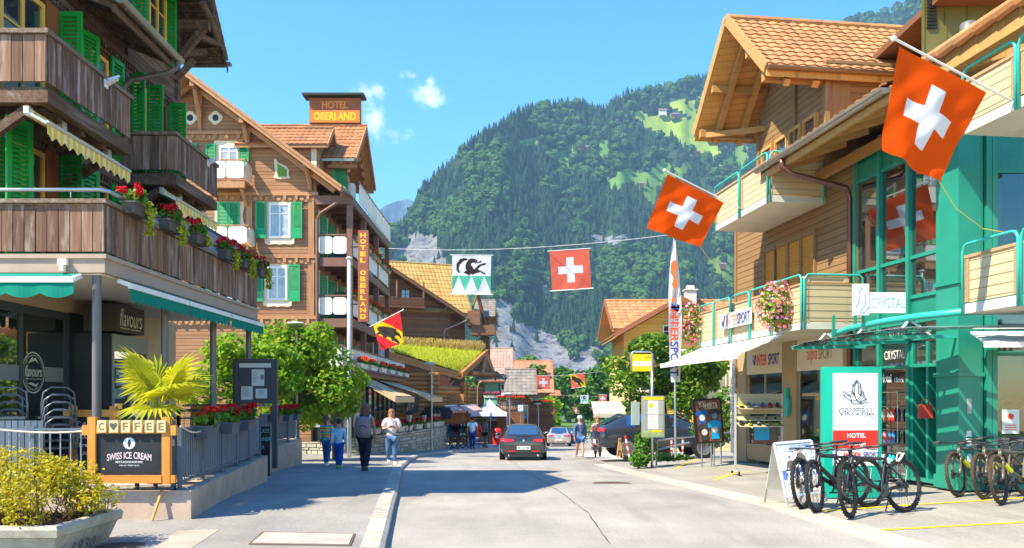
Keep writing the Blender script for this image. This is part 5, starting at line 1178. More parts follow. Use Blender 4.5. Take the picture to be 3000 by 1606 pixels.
 m = MB(); put_text(m, 'HOTEL', ((x0+x1)/2,y-.125,16.85), (1,0,0), (0,0,1), w=1.35, h=.40, bold=.03); m.build('lettering', plain('sign_letter_orange', (.75,.24,.02), .5), sg); m = MB(); put_text(m, 'OBERLAND', ((x0+x1)/2,y-.145,16.26), (1,0,0), (0,0,1), w=2.2, h=.42, bold=.035); m.build('lettering', plain('sign_letter_yellow', (.90,.46,.01), .5), sg)
 # upright sign on the galleries
 Y = 37.6; a = at(1050,943,Y); b = at(1080,676,Y); m = MB(); m.box(a.x,b.x,Y-.12,Y+.12,a.z,b.z); sg = m.build('upright_sign', plain('sign_redbrown', (.30,.085,.045), .5), t); m = MB()
 txt = 'HOTEL OBERLAND'; n = len(txt); hh = (b.z-a.z)/(n+.6)
 for i, c in enumerate(txt):
  if c != ' ': put_text(m, c, ((a.x+b.x)/2, Y-.125, b.z-hh*(i+.8)), (1,0,0), (0,0,1), w=(b.x-a.x)*.56, h=hh*.76, bold=.04)
 m.build('lettering', MATS['sign_letter_yellow'], sg)
 for z in (a.z+.8,b.z-.8): m = MB(); m.box(a.x-.35,a.x,Y-.03,Y+.03,z,z+.06); m.build('sign_bracket', BLACK, sg)
 # first floor terrace with its slatted parapet, awnings and glazed ground floor
 a = V(-6.75,31.8,0); b = V(-6.55,48.4,0); m = MB(); m.prism([(-9.3,31.7,2.62),(-6.65,31.7,2.62),(-6.45,48.5,2.62),(-9.3,48.5,2.62)],(0,0,.2)); tr = m.build('terrace', POSTB, t)
 m = MB(); boards_line(m, a, b, 3.0, 3.72, .34, .03, .04); boards_line(m, V(-9.3,31.75,0), V(-6.78,31.75,0), 3.0, 3.72, .34, .03, .04); m.build('parapet_boards', plain('white_board', (.62,.60,.54), .7, .2, var=.08, isl=.1, dirt=.25), tr)
 m = MB(); m.bar(a+V(0,0,3.76), b+V(0,0,3.76), .1, .06); m.bar(V(-9.3,31.75,3.76), V(-6.75,31.75,3.76), .1, .06); m.bar(a+V(.2,0,2.86), b+V(.2,0,2.86), .3, .05); m.build('handrail', POSTB, tr)
 m = MB(); m.box(-9.3,-7.1,36.9,48.3,-1.3,2.6); m.build('ground_floor', plain('dark_interior', (.035,.025,.02), .8), t)
 m = MB(); m.box(-9.3,-7.0,36.86,36.895,.3,2.4); m.build('shop_glazing', plain('pale_blind', (.42,.43,.42), .3, .6, var=.1), t)
 m = MB()
 for i in range(6): m.box(-9.3+i*.46,-9.22+i*.46,36.78,36.855,-1.2,2.6)
 m.box(-9.3,-6.9,36.79,36.85,1.0,1.06); m.box(-9.3,-6.9,36.79,36.85,1.75,1.8); m.build('glazing_bars', BLACK, t)
 m = MB(); m.box(-7.09,-7.05,37.2,48.2,.0,2.3); m.build('shop_glazing', glassmat('pale_glass', (.16,.17,.17), .05, 0, .8, .2), t)
 m = MB()
 for i in range(8): m.box(-7.04,-6.98,37.1+i*1.55,37.25+i*1.55,-1.2,2.6)
 m.box(-7.05,-7.0,37.2,48.2,.9,.97); m.build('glazing_bars', BLACK, t)
 AW = plain('tan_awning', (.60,.42,.22), .8, .15, var=.06, dirt=.1)
 for (y0,y1,xo2,zf) in ((32.4,38.6,-4.75,1.72),(39.3,45.6,-4.0,1.72)):
  m = MB(); zb2 = 2.62; P = []
  m.grid(lambda u, v: V(-6.85+(xo2+6.85)*v, y0+(y1-y0)*u, zb2+(zf-zb2)*v-.05*math.sin(math.pi*v)), 6, 8); m.quad((xo2+.004,y0,zf),(xo2+.004,y1,zf),(xo2+.02,y1,zf-.26),(xo2+.02,y0,zf-.26)); m.quad((xo2-.9,y0-.002,zf+.29),(xo2+.003,y0-.002,zf),(xo2+.003,y0-.002,zf-.24),(xo2-.9,y0-.002,zf+.27)); aw = m.build('awning', AW, t)
  m = MB(); m.bar((xo2-.02,y0,zf),(xo2-.02,y1,zf),.05,.06)
  for q in (.12,.88): y = y0+(y1-y0)*q; m.bar((-6.85,y,2.4),(-5.7,y+.5*(1 if q < .5 else -1),2.1),.04,.05); m.bar((-5.7,y+.5*(1 if q < .5 else -1),2.1),(xo2-.03,y,zf-.03),.04,.05)
  m.build('awning_arm', plain('arm_brown', (.3,.2,.1), .5), aw)
 return t
hotel()
ORANGEFL = leafmat('orange_geranium', (.85,.10,.01), (.80,.035,.015), .2)
k = 0
for z, nm in ((8.35,'second'),(5.45,'first')):
 for i, y in enumerate((38.9,41.8,43.6,44.9,46.9,48.6)):
  k += 1; flower_box('orange-red geranium box on the %s hotel gallery, %s from the street end' % (('upper','lower')[nm=='first'], ('nearest','second','third','fourth','fifth','last')[i]), (-7.55,y,z+.95), R(90), 1.1, 'flower boxes on the hotel galleries', 0, plain('trough_wood', (.35,.24,.14), .7), ORANGEFL, .2, 1.1)
for i, y in enumerate((34.2,36.6,39.2,41.8,44.4,47.0)):
 flower_box('orange geranium box under the white slatted hotel parapet, %s one' % ('first','second','third','fourth','fifth','sixth')[i], (-6.45+.012*(y-32),y,2.92), R(90), 1.7, 'flower boxes under the white parapet', 0, MATS['white_board'], ORANGEFL, .2, .75)
# ---------------------------------------------------------------- stone wall in front of the hotel
SW = [(-9.6,35.9),(-7.8,35.2),(-6.5,35.7),(-5.6,37.6),(-4.9,40.3),(-4.3,43.2),(-3.85,46.2)]; SWT = [-.32,-.26,-.02,.0,.03,.06,.09]
def stone_wall():
 m = MB(); rs = random.Random(2); seg = []; acc = 0
 for (p, q), (h0, h1) in zip(zip(SW, SW[1:]), zip(SWT, SWT[1:])):
  p = V(*p,0); q = V(*q,0); L = (q-p).length; d = (q-p)/L; n = V(d.y,-d.x,0); zb = min(gz(p.y),gz(q.y))-.1
  core = [p-n*.02, q-n*.02, q-n*.36, p-n*.36]; m.add([V(v.x,v.y,zb) for v in core]+[V(v.x,v.y,(h0,h1,h1,h0)[i]-.03) for i,v in enumerate(core)],[(0,1,5,4),(1,2,6,5),(2,3,7,6),(3,0,4,7),(4,5,6,7)])
  z = zb; 
  while z < max(h0,h1)-.02:
   hh = rs.uniform(.10,.19); x = 0
   while x < L:
    w = rs.uniform(.22,.6); x1 = min(x+w, L); top = h0+(h1-h0)*(x/L); zt = min(z+hh, top)
    if zt > z+.03:
     o = rs.uniform(.0,.05); a = p+d*(x+.01); b = p+d*(x1-.01); f = n*(.03+o); c0, c1 = z+.008, zt-.004
     m.add([a+V(0,0,c0),b+V(0,0,c0),b+V(0,0,c1),a+V(0,0,c1),a+f+d*.02+V(0,0,c0+.015),b+f-d*.02+V(0,0,c0+.015+rs.uniform(-.01,.01)),b+f-d*.02+V(0,0,c1-.015),a+f+d*.02+V(0,0,c1-.015)],[(4,5,6,7),(0,1,5,4),(1,2,6,5),(2,3,7,6),(3,0,4,7)])
    x = x1
   z += hh
 o = m.build('stone_wall', plain('rubble_stone', (.42,.37,.28), .9, .15, var=.25, scale=3, isl=.25, bump=.6, bscale=30, dirt=.4), None, at0=(-6,38,-.9)); tag(o, 'curved rubble stone wall edging the pavement below the hotel terrace', 'wall')
stone_wall()
for i, (x, y, z) in enumerate(((-6.15,36.6,.02),(-5.75,37.5,.02),(-5.35,38.9,.03),(-5.1,39.9,.04),(-4.75,41.3,.06),(-4.4,43.0,.08),(-4.15,44.3,.09),(-3.98,45.4,.10))):
 flower_box('pale stone trough of red geraniums on the curved stone wall, %s from its left end' % ('first','second','third','fourth','fifth','sixth','seventh','eighth')[i], (x-.12,y,z-.01), R(72), .8, 'flower troughs on the stone wall', 0, plain('trough_stone', (.55,.50,.40), .8), GERRED, .26, .9)
def lantern(label, x, y, z0, h):
 t = thing('garden_lantern', label, 'lantern', (x,y,z0), 0, 'lanterns on the stone wall'); m = MB(); m.tube([(x,y,z0),(x,y,z0+h)],.035,8); m.build('post', BLACK, t)
 m = MB(); m.lathe([(.10,0),(.17,.34)],(x,y,z0+h+.02),6); m.build('lamp_glass', plain('lantern_glass', (.35,.36,.34), .2, .6), t); m = MB(); m.lathe([(.22,0),(.15,.1),(.06,.18),(.03,.26)],(x,y,z0+h+.37),6); m.lathe([(.12,-.02),(.12,.015)],(x,y,z0+h),6); m.build('lamp_cap', BLACK, t)
for i, (px, py, Y) in enumerate(((1198,1238,39.5),(1241,1238,42.0),(1270,1232,44.2),(1282,1232,45.0))):
 p = at(px,py,Y); lantern('black six-sided lantern on the stone wall, %s' % ('leftmost of the four','second of the four','under the little dark roof','rightmost beside the little dark roof')[i], p.x, Y, .0, max(.25,p.z+.02))
def little_roof():
 p = at(1281,1208,45.6); t = thing('menu_shelter', 'small dark shingled shelter roof above the geraniums on the stone wall', 'shelter', (p.x,45.6,.05)); gable_roof('roof', t, (p.x-.75,45.6,p.z+.28), (p.x+.75,45.6,p.z+.28), .45, .55, 0, plain('dark_shingle', (.03,.025,.025), .8, var=.3, scale=8), None, th=.08)
 for s in (-.5,.5): m = MB(); m.box(p.x+s-.04,p.x+s+.04,45.56,45.64,.0,p.z-.1); m.build('post', OLDB, t)
little_roof()
# flagpole and flag by the hotel, yellow walkers' signpost
def flagpole():
 p = at(1023,1250,30.5); z = gz(30.5)+.1; t = thing('flagpole', 'tall white flagpole standing in front of the hotel corner', 'flagpole', (p.x,30.5,z)); m = MB(); m.tube([(p.x,30.5,z),(p.x,30.5,7.0)],[.085,.06],10); m.build('pole', plain('pole_white', (.62,.63,.58), .4, .4, var=.06), t, True); m = MB(); m.ball((p.x,30.5,7.02),.12,10,6,sc=(1,1,.4)); m.build('finial', WHITE, t, True)
flagpole()
def signpost():
 Y = 27.5; z = gz(Y)+.1; x = at(961,0,Y).x; t = thing('signpost', 'brown post with yellow hiking direction signs', 'signpost', (x,Y,z)); m = MB(); m.box(x-.06,x+.06,Y-.06,Y+.06,z,z+2.75); m.build('post', POSTB, t)
 ye = plain('hiking_yellow', (.88,.42,.01), .5, .3, var=.05); bk = plain('sign_print', (.12,.08,.02), .6)
 for (x0,x1,y0,y1,left) in ((910,968,1148,1165,True),(947,986,1131,1150,False)):
  a = at(x0,y1,Y-.1); b = at(x1,y0,Y-.1); zc = (a.z+b.z)/2; P = [(a.x,a.z),(b.x,a.z),(b.x,b.z),(a.x,b.z)]
  if left: P = [(a.x-.05,zc),(a.x+.05,a.z),(b.x,a.z),(b.x,b.z),(a.x+.05,b.z)]
  else: P = [(a.x,a.z),(b.x-.05,a.z),(b.x+.03,zc),(b.x-.05,b.z),(a.x,b.z),(a.x-.03,zc)]
  m = MB(); m.prism([(q[0],Y-.1,q[1]) for q in P],(0,.03,0)); s = m.build('direction_sign', ye, t); m = MB(); put_text(m, 'Wengen  2h' if left else 'Bahnhof', ((a.x+b.x)/2,Y-.1015,zc), (1,0,0), (0,0,1), w=(b.x-a.x)*.6, h=.06); m.build('lettering', bk, s)
  if not left: m = MB(); m.box((a.x+b.x)/2-.02,(a.x+b.x)/2+.05,Y-.103,Y-.101,a.z,b.z); m.build('sign_stripe', WHITE, s)
 m = MB(); m.box(x+.02,x+.1,Y-.075,Y-.062,z+1.5,z+2.3); put_text(m, 'HOTEL', (x,Y-.063,z+1.9), (0,0,1), (-1,0,0), w=.6, h=.07); m.build('post_panel', WHITE, t)
signpost()
# ---------------------------------------------------------------- right-hand side: sports shop and glass-fronted hotel
RO = V(7.75, 14.9, 0); RF = frame(RO, (-.13,1,0), (0,0,1)); RFI = RF.inverted()     # local: x away down the street, y toward the street, z up
def rp(px, py, o):
 c = RFI @ V(0,0,CZ); d = RFI.to_3x3() @ ray(px, py); k = (o-c.y)/d.y; p = c + d*k; return p.x, p.z
TEAL = plain('teal_tube', (.03,.42,.33), .35, .5, var=.05)
GREENF = plain('green_facade', (.01,.22,.145), .38, .5, var=.1, dirt=.12)
RSID = siding('tan_siding', (.23,.125,.05), (.32,.18,.08), .165, 'Z', .6, groove=.4, isl=.1)
RTRIM = wood('honey_timber', (.40,.20,.06), (.52,.28,.09), 'X', .55, isl=.12, grain=10, bump=.1)
RSOFF = siding('soffit_boards', (.55,.25,.06), (.66,.33,.09), .13, 'Y', .55, groove=.2, isl=.1)
BALW = siding('balcony_boards', (.50,.38,.21), (.58,.45,.27), .15, 'Z', .6, groove=.25, isl=.07)
RTILE = tilemat('orange_tiles', (.40,.16,.06), (.54,.26,.10), (.33,.19,.09))
CONCL = plain('pale_concrete', (.58,.53,.44), .8, .2, var=.08, dirt=.2)
BRONZE = plain('bronze_gutter', (.20,.13,.08), .4, .5, .5, var=.12)
def shops():
 t = thing('shop_building', 'tan timber shop and hotel building with teal balconies, orange tiled gable and green glass front', 'building', (11, 18, 0))
 B = lambda: MB(RF)
 m = B(); m.box(2.3,8.7,-9,0,3.1,6.98); m.prism([(3.6,-9,6.95),(3.6,-.02,6.95),(3.6,-.02,9.5),(3.6,-9,9.5)],(3.56,0,0)); m.prism([(3.6,-.03,9.3),(7.16,-.03,9.3),(5.4,-.03,11.05)],(0,-9,0)); m.build('wall', RSID, t)
 m = B(); m.box(8.6,8.72,-.05,.04,0,6.98); m.box(2.22,2.35,-.05,.05,3.2,6.9); m.box(3.52,3.64,-.06,.05,7,9.3); m.box(7.08,7.2,-.06,.05,7,9.3)
 for s in (5.0,): m.box(s,s+.1,-.02,.05,7,10.6)
 m.box(3.58,3.62,-.6,-.02,7.2,9.3); m.build('corner_trim', wood('trim_brown', (.22,.12,.05), (.30,.17,.07), 'Z', .6, isl=.1), t)
 # tall shuttered window of the first floor, windows under the gable
 for s0 in (4.06,4.75,5.45,6.1):
  m = B(); w = .6; m.box(s0-.07,s0,-.02,.07,4.0,5.65); m.box(s0+w-.02,s0+w+.03,-.02,.07,4.0,5.65); m.box(s0,s0+w-.02,-.02,.06,5.55,5.65); wd = m.build('window', MATS['trim_brown'], t)
  m = B()
  for i in range(26): z = 4.0+i*.06; m.add([(s0,.012,z),(s0+w-.02,.012,z),(s0+w-.02,.035,z+.035),(s0,.035,z+.035),(s0,.012,z+.058),(s0+w-.02,.012,z+.058)],[(0,1,2,3),(3,2,5,4)])
  m.build('blind', plain('orange_blind', (.62,.28,.05), .5, var=.05), wd)
 for s0, w in ((4.0,.5),(4.75,.5),(5.45,.55),(6.3,.5)):
  m = B(); m.box(s0-.06,s0,-.02,.08,7.3,8.4); m.box(s0+w,s0+w+.06,-.02,.08,7.3,8.4); m.box(s0,s0+w,-.02,.07,8.32,8.4); wd = m.build('window', RTRIM, t); m = B(); m.box(s0,s0+w,.0,.02,7.3,8.32); m.build('pane', PANE, wd)
 # the gable roof
 A = RF @ V(5.67,1.55,11.3); C = RF @ V(5.67,-11,11.3); half, drop = 2.3, 2.2
 r = gable_roof('roof', t, A, C, half, drop, 0, RSOFF, RTILE, 12, 46, th=.16)
 m = B(); o = 1.57
 for k in (-1,1): m.bar((5.67,o,11.33),(5.67+k*half,o,11.33-drop),.05,.24); m.bar((5.67,.3,10.95),(5.67+k*half*.95,.3,10.95-drop*.95),.16,.16); m.bar((5.67,1.0,10.95),(5.67+k*half*.95,1.0,10.95-drop*.95),.14,.16); m.bar((5.67+k*1.1,1.5,9.95),(5.67+k*1.1,-.05,9.95),.14,.18); m.bar((5.67+k*2.0,1.5,9.05),(5.67+k*2.0,-.05,9.05),.16,.22)
 m.box(3.42,3.50,-9,1.5,8.98,9.22); m.bar((7.7,1.45,9.0),(6.9,-.05,9.0),.1,.14); m.build('rafters', RTRIM, r)
 m = B(); halfpipe(m, (3.3,1.55,9.15), (3.3,-9,9.15), .08); halfpipe(m, (8.02,1.5,9.1), (8.02,-6,9.1), .08); m.build('gutter', BRONZE, r)
 # low eave along the street with its gutter
 m = B(); m.prism([(3.95,1.42,6.98),(3.95,-3,8.5),(3.95,-3,8.35),(3.95,1.42,6.86)],(-5.05,0,0)); m.prism([(-1.1,1.05,7.13),(-1.1,-.4,7.63),(-1.1,-.4,7.5),(-1.1,1.05,7.0)],(-7,0,0)); er = m.build('eave_roof', RSOFF, t)
 m = B(); m.box(-1.1,3.95,1.36,1.42,6.72,6.97); m.box(-8.1,-1.1,.99,1.05,6.85,7.12)
 for i in range(6): m.bar((3.6-i*.85,0,7.25),(3.6-i*.85,1.34,6.83),.1,.13)
 m.bar((3.9,.2,6.75),(-1.1,.2,6.75),.12,.2); m.build('fascia', RTRIM, er)
 m = MB(); e = RF.to_3x3(); tile_roof(m, RF @ V(3.98,1.48,7.0), e @ V(-5.08,0,0), e @ V(0,-1.5,.52), 5, 20, flip=1); tile_roof(m, RF @ V(-1.1,1.12,7.14), e @ V(-7,0,0), e @ V(0,-1.4,.48), 5, 28, flip=1)
 for i in range(17): m.tube([RF @ V(-1.1-.42*i,1.10,7.2), RF @ V(-1.56-.42*i,1.10,7.22)],[.10,.085],8)
 m.build('roof_tiles', RTILE, er)
 m = B(); halfpipe(m, (3.98,1.5,6.98), (-1.1,1.5,6.94), .1)
 for i in range(10): s = 3.7-i*.5; m.tube([(s,1.4,6.97),(s,1.5,6.865),(s,1.6,6.97)],.014,5)
 m.build('gutter', GALV, er)
 m = B(); m.tube([(2.75,1.5,6.88),(2.75,1.48,6.7),(2.72,1.3,6.55),(2.45,.15,6.2),(2.42,.10,6.0),(2.42,.10,.1)],.062,10); m.build('downpipe', plain('brown_pipe', (.13,.05,.035), .35, .5, .3), t, True)
 # balconies with boarded fronts and teal rails
 def balcony(s0, s1, o0, o1, z0, zt, posts, endn=True, endf=True):
  m = B(); m.box(s0,s1,o0,o1,z0,z0+.15); b = m.build('balcony', CONCL, t)
  m = B(); n = len(posts)-1
  for i in range(n): m.box(posts[i]+.05,posts[i+1]-.05,o1-.04,o1-.005,z0+.17,zt-.22)
  if endn: m.box(s0,s0+.035,o0+.05,o1-.09,z0+.17,zt-.22)
  m.build('balcony_front', BALW, b)
  m = B()
  for i in range(n): m.box(posts[i]+.03,posts[i+1]-.03,o1-.06,o1+.02,zt-.218,zt-.17); m.box(posts[i]+.05,posts[i]+.14,o1-.004,o1+.012,z0+.17,zt-.22); m.box(posts[i+1]-.14,posts[i+1]-.05,o1-.004,o1+.012,z0+.17,zt-.22)
  if endn: m.box(s0-.01,s0+.05,o0,o1-.07,zt-.218,zt-.17)
  m.build('balcony_cap', wood('cap_timber', (.32,.19,.09), (.42,.27,.14), 'X', .6, isl=.1), b)
  m = B(); q = o1+.03
  for i in range(n):
   a, c = posts[i]+.03, posts[i+1]-.03; m.tube([(a,q,z0-.02),(a,q,zt-.1),(a+.05,q,zt-.02),(a+.12,q,zt),(c-.12,q,zt),(c-.05,q,zt-.02),(c,q,zt-.1),(c,q,z0-.02)],.024,8)
  if endn: m.tube([(s0,q-.05,z0),(s0,q-.05,zt-.1),(s0,q-.13,zt),(s0,o0+.12,zt),(s0,o0+.05,zt-.05),(s0,o0+.05,z0)],.024,8)
  m.build('balcony_rail', TEAL, b, True); return b
 balcony(3.6,6.85,-.0,1.38,6.15,7.31,(3.6,5.2,6.85)); balcony(2.0,7.95,0,1.38,3.08,4.23,(2.0,3.45,4.6,5.75,6.9,7.95))
 balcony(-9,-2.24,-1.2,.92,2.95,4.03,(-6.6,-5.0,-3.45,-2.24),False); balcony(-9,-2.24,-1.2,.92,5.78,6.78,(-6.6,-5.0,-3.4,-2.24),False)
 m = B(); m.box(2.02,2.06,.4,1.3,3.25,4.15); m.box(2.0,2.09,.38,1.36,4.152,4.19); m.box(2.0,2.07,.36,.46,3.2,4.15); m.box(2.0,2.07,1.24,1.34,3.2,4.15); m.build('balcony_box', BALW, t)
 # shop front: stone piers, sign boards, windows
 PIER = plain('sand_pier', (.38,.27,.14), .7, .2, var=.08)
 for (a,b) in ((8.0,8.7),(5.02,5.78),(2.5,2.86)):
  m = B(); m.box(a,b,-.3,.0,-.2,3.1); m.build('pier', PIER, t)
 SB = plain('sign_board', (.66,.57,.40), .5, var=.04)
 room = plain('shop_room', (.42,.36,.24), .8, var=.1)
 for (a,b,txt) in ((5.78,8.0,'I'),(2.86,5.02,'a')):
  m = B(); m.box(a,b,-.12,-.02,2.3,3.1); sb = m.build('sign_board', SB, t)
  m = B(); m.box(a,b,-.1,-.03,-.1,.34); m.build('plinth', PIER, t)
  m = B(); m.box(a,b,-.09,-.08,.345,2.295); pn = m.build('shop_window', glassmat('shop_pane', (.02,.02,.02), .02, .75, .7, .05), t)
  m = B()
  for s in (a+.02,(a+b)/2,b-.06): m.box(s,s+.04,-.1,-.06,.35,2.29)
  m.build('window_bars', plain('alu_frame', (.42,.38,.28), .4, .4, .3), pn)
  m = B(); m.box(a,b,-2.4,-2.3,-.1,3.0); m.box(a,b,-2.3,-.12,-.1,.25)
  for z in (.9,1.35,1.8): m.box(a+.2,b-.3,-2.2,-1.9,z,z+.03)
  m.build('shop_room', room, t)
  c = (a+b)/2; ex = (RF.to_3x3() @ V(-1,0,0)); ez = V(0,0,1)
  RED = plain('logo_red', (.75,.06,.02), .5, var=.02); BLU = plain('logo_blue', (.03,.05,.22), .5, var=.02)
  if txt == 'I':
   m = MB(); put_text(m, 'INTER', RF @ V(c+.12,-.016,2.68), ex, ez, w=.62, h=.30, bold=.03); m.build('lettering', RED, sb); m = MB(); put_text(m, 'SPORT', RF @ V(c-.60,-.016,2.68), ex, ez, w=.66, h=.30, bold=.03, shear=.1); m.build('lettering', BLU, sb)
   m = B(); m.add([(c+.72,-.016,2.76),(c+.62,-.016,2.55),(c+.54,-.016,2.55),(c+.46,-.016,2.84),(c+.56,-.016,2.84),(c+.6,-.016,2.68)],[tuple(range(6))]); m.build('logo_mark', BLU, sb); m = B(); m.lathe([(.045,-.0185),(.045,-.0165)],(c+.66,0,2.8),10,'Y'); m.build('logo_mark', RED, sb)
  else:
   m = MB(); put_text(m, 'alpia', RF @ V(c+.32,-.016,2.66), ex, ez, w=.5, h=.42); m.build('lettering', RED, sb); m = MB(); put_text(m, 'SPORT', RF @ V(c-.3,-.016,2.67), ex, ez, w=.62, h=.25); m.build('lettering', plain('letter_brown', (.16,.10,.07), .5), sb)
 m = B(); m.box(8.72,9.1,-.2,.0,.0,3.05); wb = m.build('side_banner', WHITE, t); m = MB(); put_text(m, 'JUNGFRAU REGION', RF @ V(8.9,.004,1.55), V(0,0,1), RF.to_3x3() @ V(1,0,0), w=2.2, h=.17); m.build('lettering', plain('letter_grey', (.12,.12,.12), .5), wb)
 # white awning
 AWW = plain('white_awning', (.72,.72,.68), .7, .2, var=.04); m = B()
 m.grid(lambda u, v: V(2.9+5.4*u, 1.34+1.08*v, 3.06-.46*v-.03*math.sin(3.14*v)), 8, 6); m.quad((2.9,2.43,2.6),(8.3,2.43,2.6),(8.3,2.44,2.5),(2.9,2.44,2.5)); aw = m.build('awning', AWW, t)
 m = B(); m.bar((2.88,2.42,2.59),(8.32,2.42,2.59),.06,.05)
 for s in (3.4,7.8): m.bar((s,1.4,3.0),(s-.5,1.9,2.85),.05,.05); m.bar((s-.5,1.9,2.85),(s,2.4,2.6),.05,.05)
 m.build('awning_arm', WHITE, aw)
 # INTERSPORT letters on the balcony
 ex = RF.to_3x3() @ V(-1,0,0); m = B(); m.box(4.35,6.2,1.46,1.5,3.42,3.80); sb = m.build('balcony_sign', plain('sign_backing', (.70,.66,.58), .5), t)
 m = MB(); put_text(m, 'INTER', RF @ V(5.42,1.507,3.6), ex, V(0,0,1), w=.72, h=.26, bold=.02); m.build('lettering', plain('logo_pale_red', (.70,.20,.12), .5), sb); m = MB(); put_text(m, 'SPORT', RF @ V(4.74,1.507,3.6), ex, V(0,0,1), w=.74, h=.28, bold=.03); m.build('lettering', MATS['logo_blue'], sb)
 m = B(); m.add([(6.14,1.507,3.7),(6.04,1.507,3.46),(5.96,1.507,3.46),(5.84,1.507,3.76),(5.95,1.507,3.76),(6.0,1.507,3.6)],[tuple(range(6))]); m.build('logo_mark', MATS['logo_blue'], sb)
 # green glass bay
 bay = B(); o = .06
 mull = (2.27,1.39,.43,-.47)
 for s in mull: bay.box(s-.045,s+.045,-.06,o+.03,.05,7.0)
 for z in (.05,2.2,2.72,3.05,3.52,4.28,6.22,6.9): bay.box(-.47,2.27,-.05,o,z,z+.07)
 g = bay.build('glass_bay', GREENF, t)
 GL = glassmat('bay_glass', (.03,.04,.04), .015, .6, .7, .22)
 def pb(name, mt, *q): k = B(); k.box(*q); k.build(name, mt, g)
 for a, b in zip(mull, mull[1:]):
  for z0, z1 in ((3.12,3.52),(6.29,6.9)): pb('spandrel', plain('green_panel', (.01,.19,.125), .3, .5, var=.05), b+.045,a-.045,-.02,.02,z0,z1)
 for i, (a, b) in enumerate(zip(mull, mull[1:])):
  for z0, z1 in ((3.59,4.28),(4.35,6.22),(2.79,3.05),(2.27,2.72)): pb('bay_pane', GL, b+.045,a-.045,0,.008,z0,z1)
  if i < 2: pb('bay_pane', GL, b+.045,a-.045,0,.008,.12,2.2)
 m = B(); m.box(-.5,2.3,-2.6,-2.5,.0,7); m.box(-.5,2.3,-2.5,-.1,3.15,3.4); m.box(2.25,2.3,-2.5,-.07,0,7); m.build('bay_room', plain('bay_room_grey', (.36,.34,.28), .8, var=.1), t)
 # open door between the bay and the column
 m = B(); m.box(-.42,.38,-1.0,-.9,.05,2.7); m.build('doorway', plain('dark_doorway', (.02,.02,.018), .6), t)
 m = B(); m.box(-.15,-.08,-.7,.05,.05,2.68); m.box(.30,.38,-.6,.05,.05,2.68); m.build('door', GREENF, t)
 # corner column and the wall facing up the street
 m = B(); m.box(-1.06,-.47,-.35,.12,.0,6.95); m.box(-1.10,-.44,-.36,.16,2.0,2.07); m.box(-1.10,-.44,-.36,.16,3.62,3.7); m.box(-1.10,-.44,-.36,.15,.02,.25); cl = m.build('corner_column', GREENF, t)
 m = B(); c0 = RF @ V(-1.062,.0,0)
 def on_col(x0,x1,z0,z1,mat,name):
  k = B(); k.box(-1.075,-1.061,x0,x1,z0,z1); return k.build(name, mat, cl)
 on_col(-.12,-.04,1.35,1.62,plain('intercom_grey', (.35,.36,.34), .4),'intercom'); on_col(-.12,-.03,.95,1.05,WHITE,'switch'); on_col(-.12,-.03,.78,.92,WHITE,'switch'); on_col(-.12,-.05,.5,.65,WHITE,'switch'); on_col(-.34,-.24,.72,.9,BLACK,'camera_box')
 yb = (RF @ V(-1.06,-.36,0)).y; xb = (RF @ V(-1.06,-.36,0)).x
 m = MB(); 
 for x in (xb+.02, xb+.12, xb+1.32, xb+3.2): m.box(x,x+.09,yb-.06,yb+.05,.0,6.9)
 for z in (.02,2.36,2.72,3.2,5.55): m.box(xb+.1,xb+4.5,yb-.04,yb+.04,z,z+.08)
 gw = m.build('glass_wall', GREENF, t); m = MB(); m.box(xb+.1,xb+4.5,yb,yb+.008,.1,5.55); m.build('wall_pane', glassmat('wall_glass', (.04,.05,.04), .015, .8, .7, .03), gw)
 m = MB(); m.box(xb+.1,xb+4.5,yb-.02,yb+.03,5.63,6.9); m.build('spandrel', MATS['green_panel'], gw)
 m = MB(); put_text(m, 'INTERSPORT', (xb+1.0,yb-.003,2.55), (-1,0,0), (0,0,1), w=1.9, h=.2, bold=.03); m.build('lettering', plain('reflection_grey', (.10,.11,.10), .5), gw)  # mirrored shop name: a reflection in the pane, drawn as grey letters
 m = MB(); m.box(xb,xb+5,yb+2.5,yb+2.6,0,7); m.box(xb,xb+5,yb+.05,yb+2.5,2.95,3.15); m.box(xb+4.6,xb+4.7,yb,yb+2.5,0,7); m.build('wall_room', plain('pale_room', (.62,.58,.46), .8, var=.1), t)
 m = MB(); m.box(xb+.32,xb+.62,yb-.006,yb-.001,1.0,1.42); nt = m.build('notice', WHITE, gw); m = MB(); m.lathe([(.055,-.009),(.055,-.0065)],(xb+.47,yb,1.3),14,'Y')
 for i in range(3): m.box(xb+.37,xb+.57,yb-.0085,yb-.0065,1.06+i*.04,1.075+i*.04)
 m.build('notice_print', RED, nt)
 m = MB(); P = [(7.15,12.0,2.42),(9.6,11.9,2.42),(9.6,13.7,2.74),(7.9,13.7,2.74)]; m.prism(P,(0,0,.03)); m.bar((7.12,11.97,2.42),(9.6,11.87,2.42),.06,.08); m.build('awning', AWW, t)
 # olive metal stair tower on the roof
 m = MB(); X0, Y0 = 8.50, 16.5; m.prism([(X0,Y0,7.2),(X0+6,Y0,7.2),(X0+6,Y0+3,7.2),(X0+1.6,Y0+3,7.2)],(0,0,3.2))
 for i in range(12): m.box(X0+.02+i*.46,X0+.05+i*.46,Y0-.025,Y0,7.2,10.0)
 st = m.build('stair_tower', plain('olive_metal', (.17,.145,.035), .4, .4, .3, var=.12), t)
 m = MB()
 for i in range(9): m.bar((X0+.1,Y0-.03,9.3+i*.07),(X0+.3,Y0-.03,9.3+i*.07),.03,.035)
 m.build('louvre', BLACK, st); m = MB(); m.box(X0+.2,X0+6,Y0-.7,Y0+3,9.75,9.9); m.build('tower_roof', wood('tower_timber', (.14,.06,.03), (.2,.1,.05), 'X', .6), st)
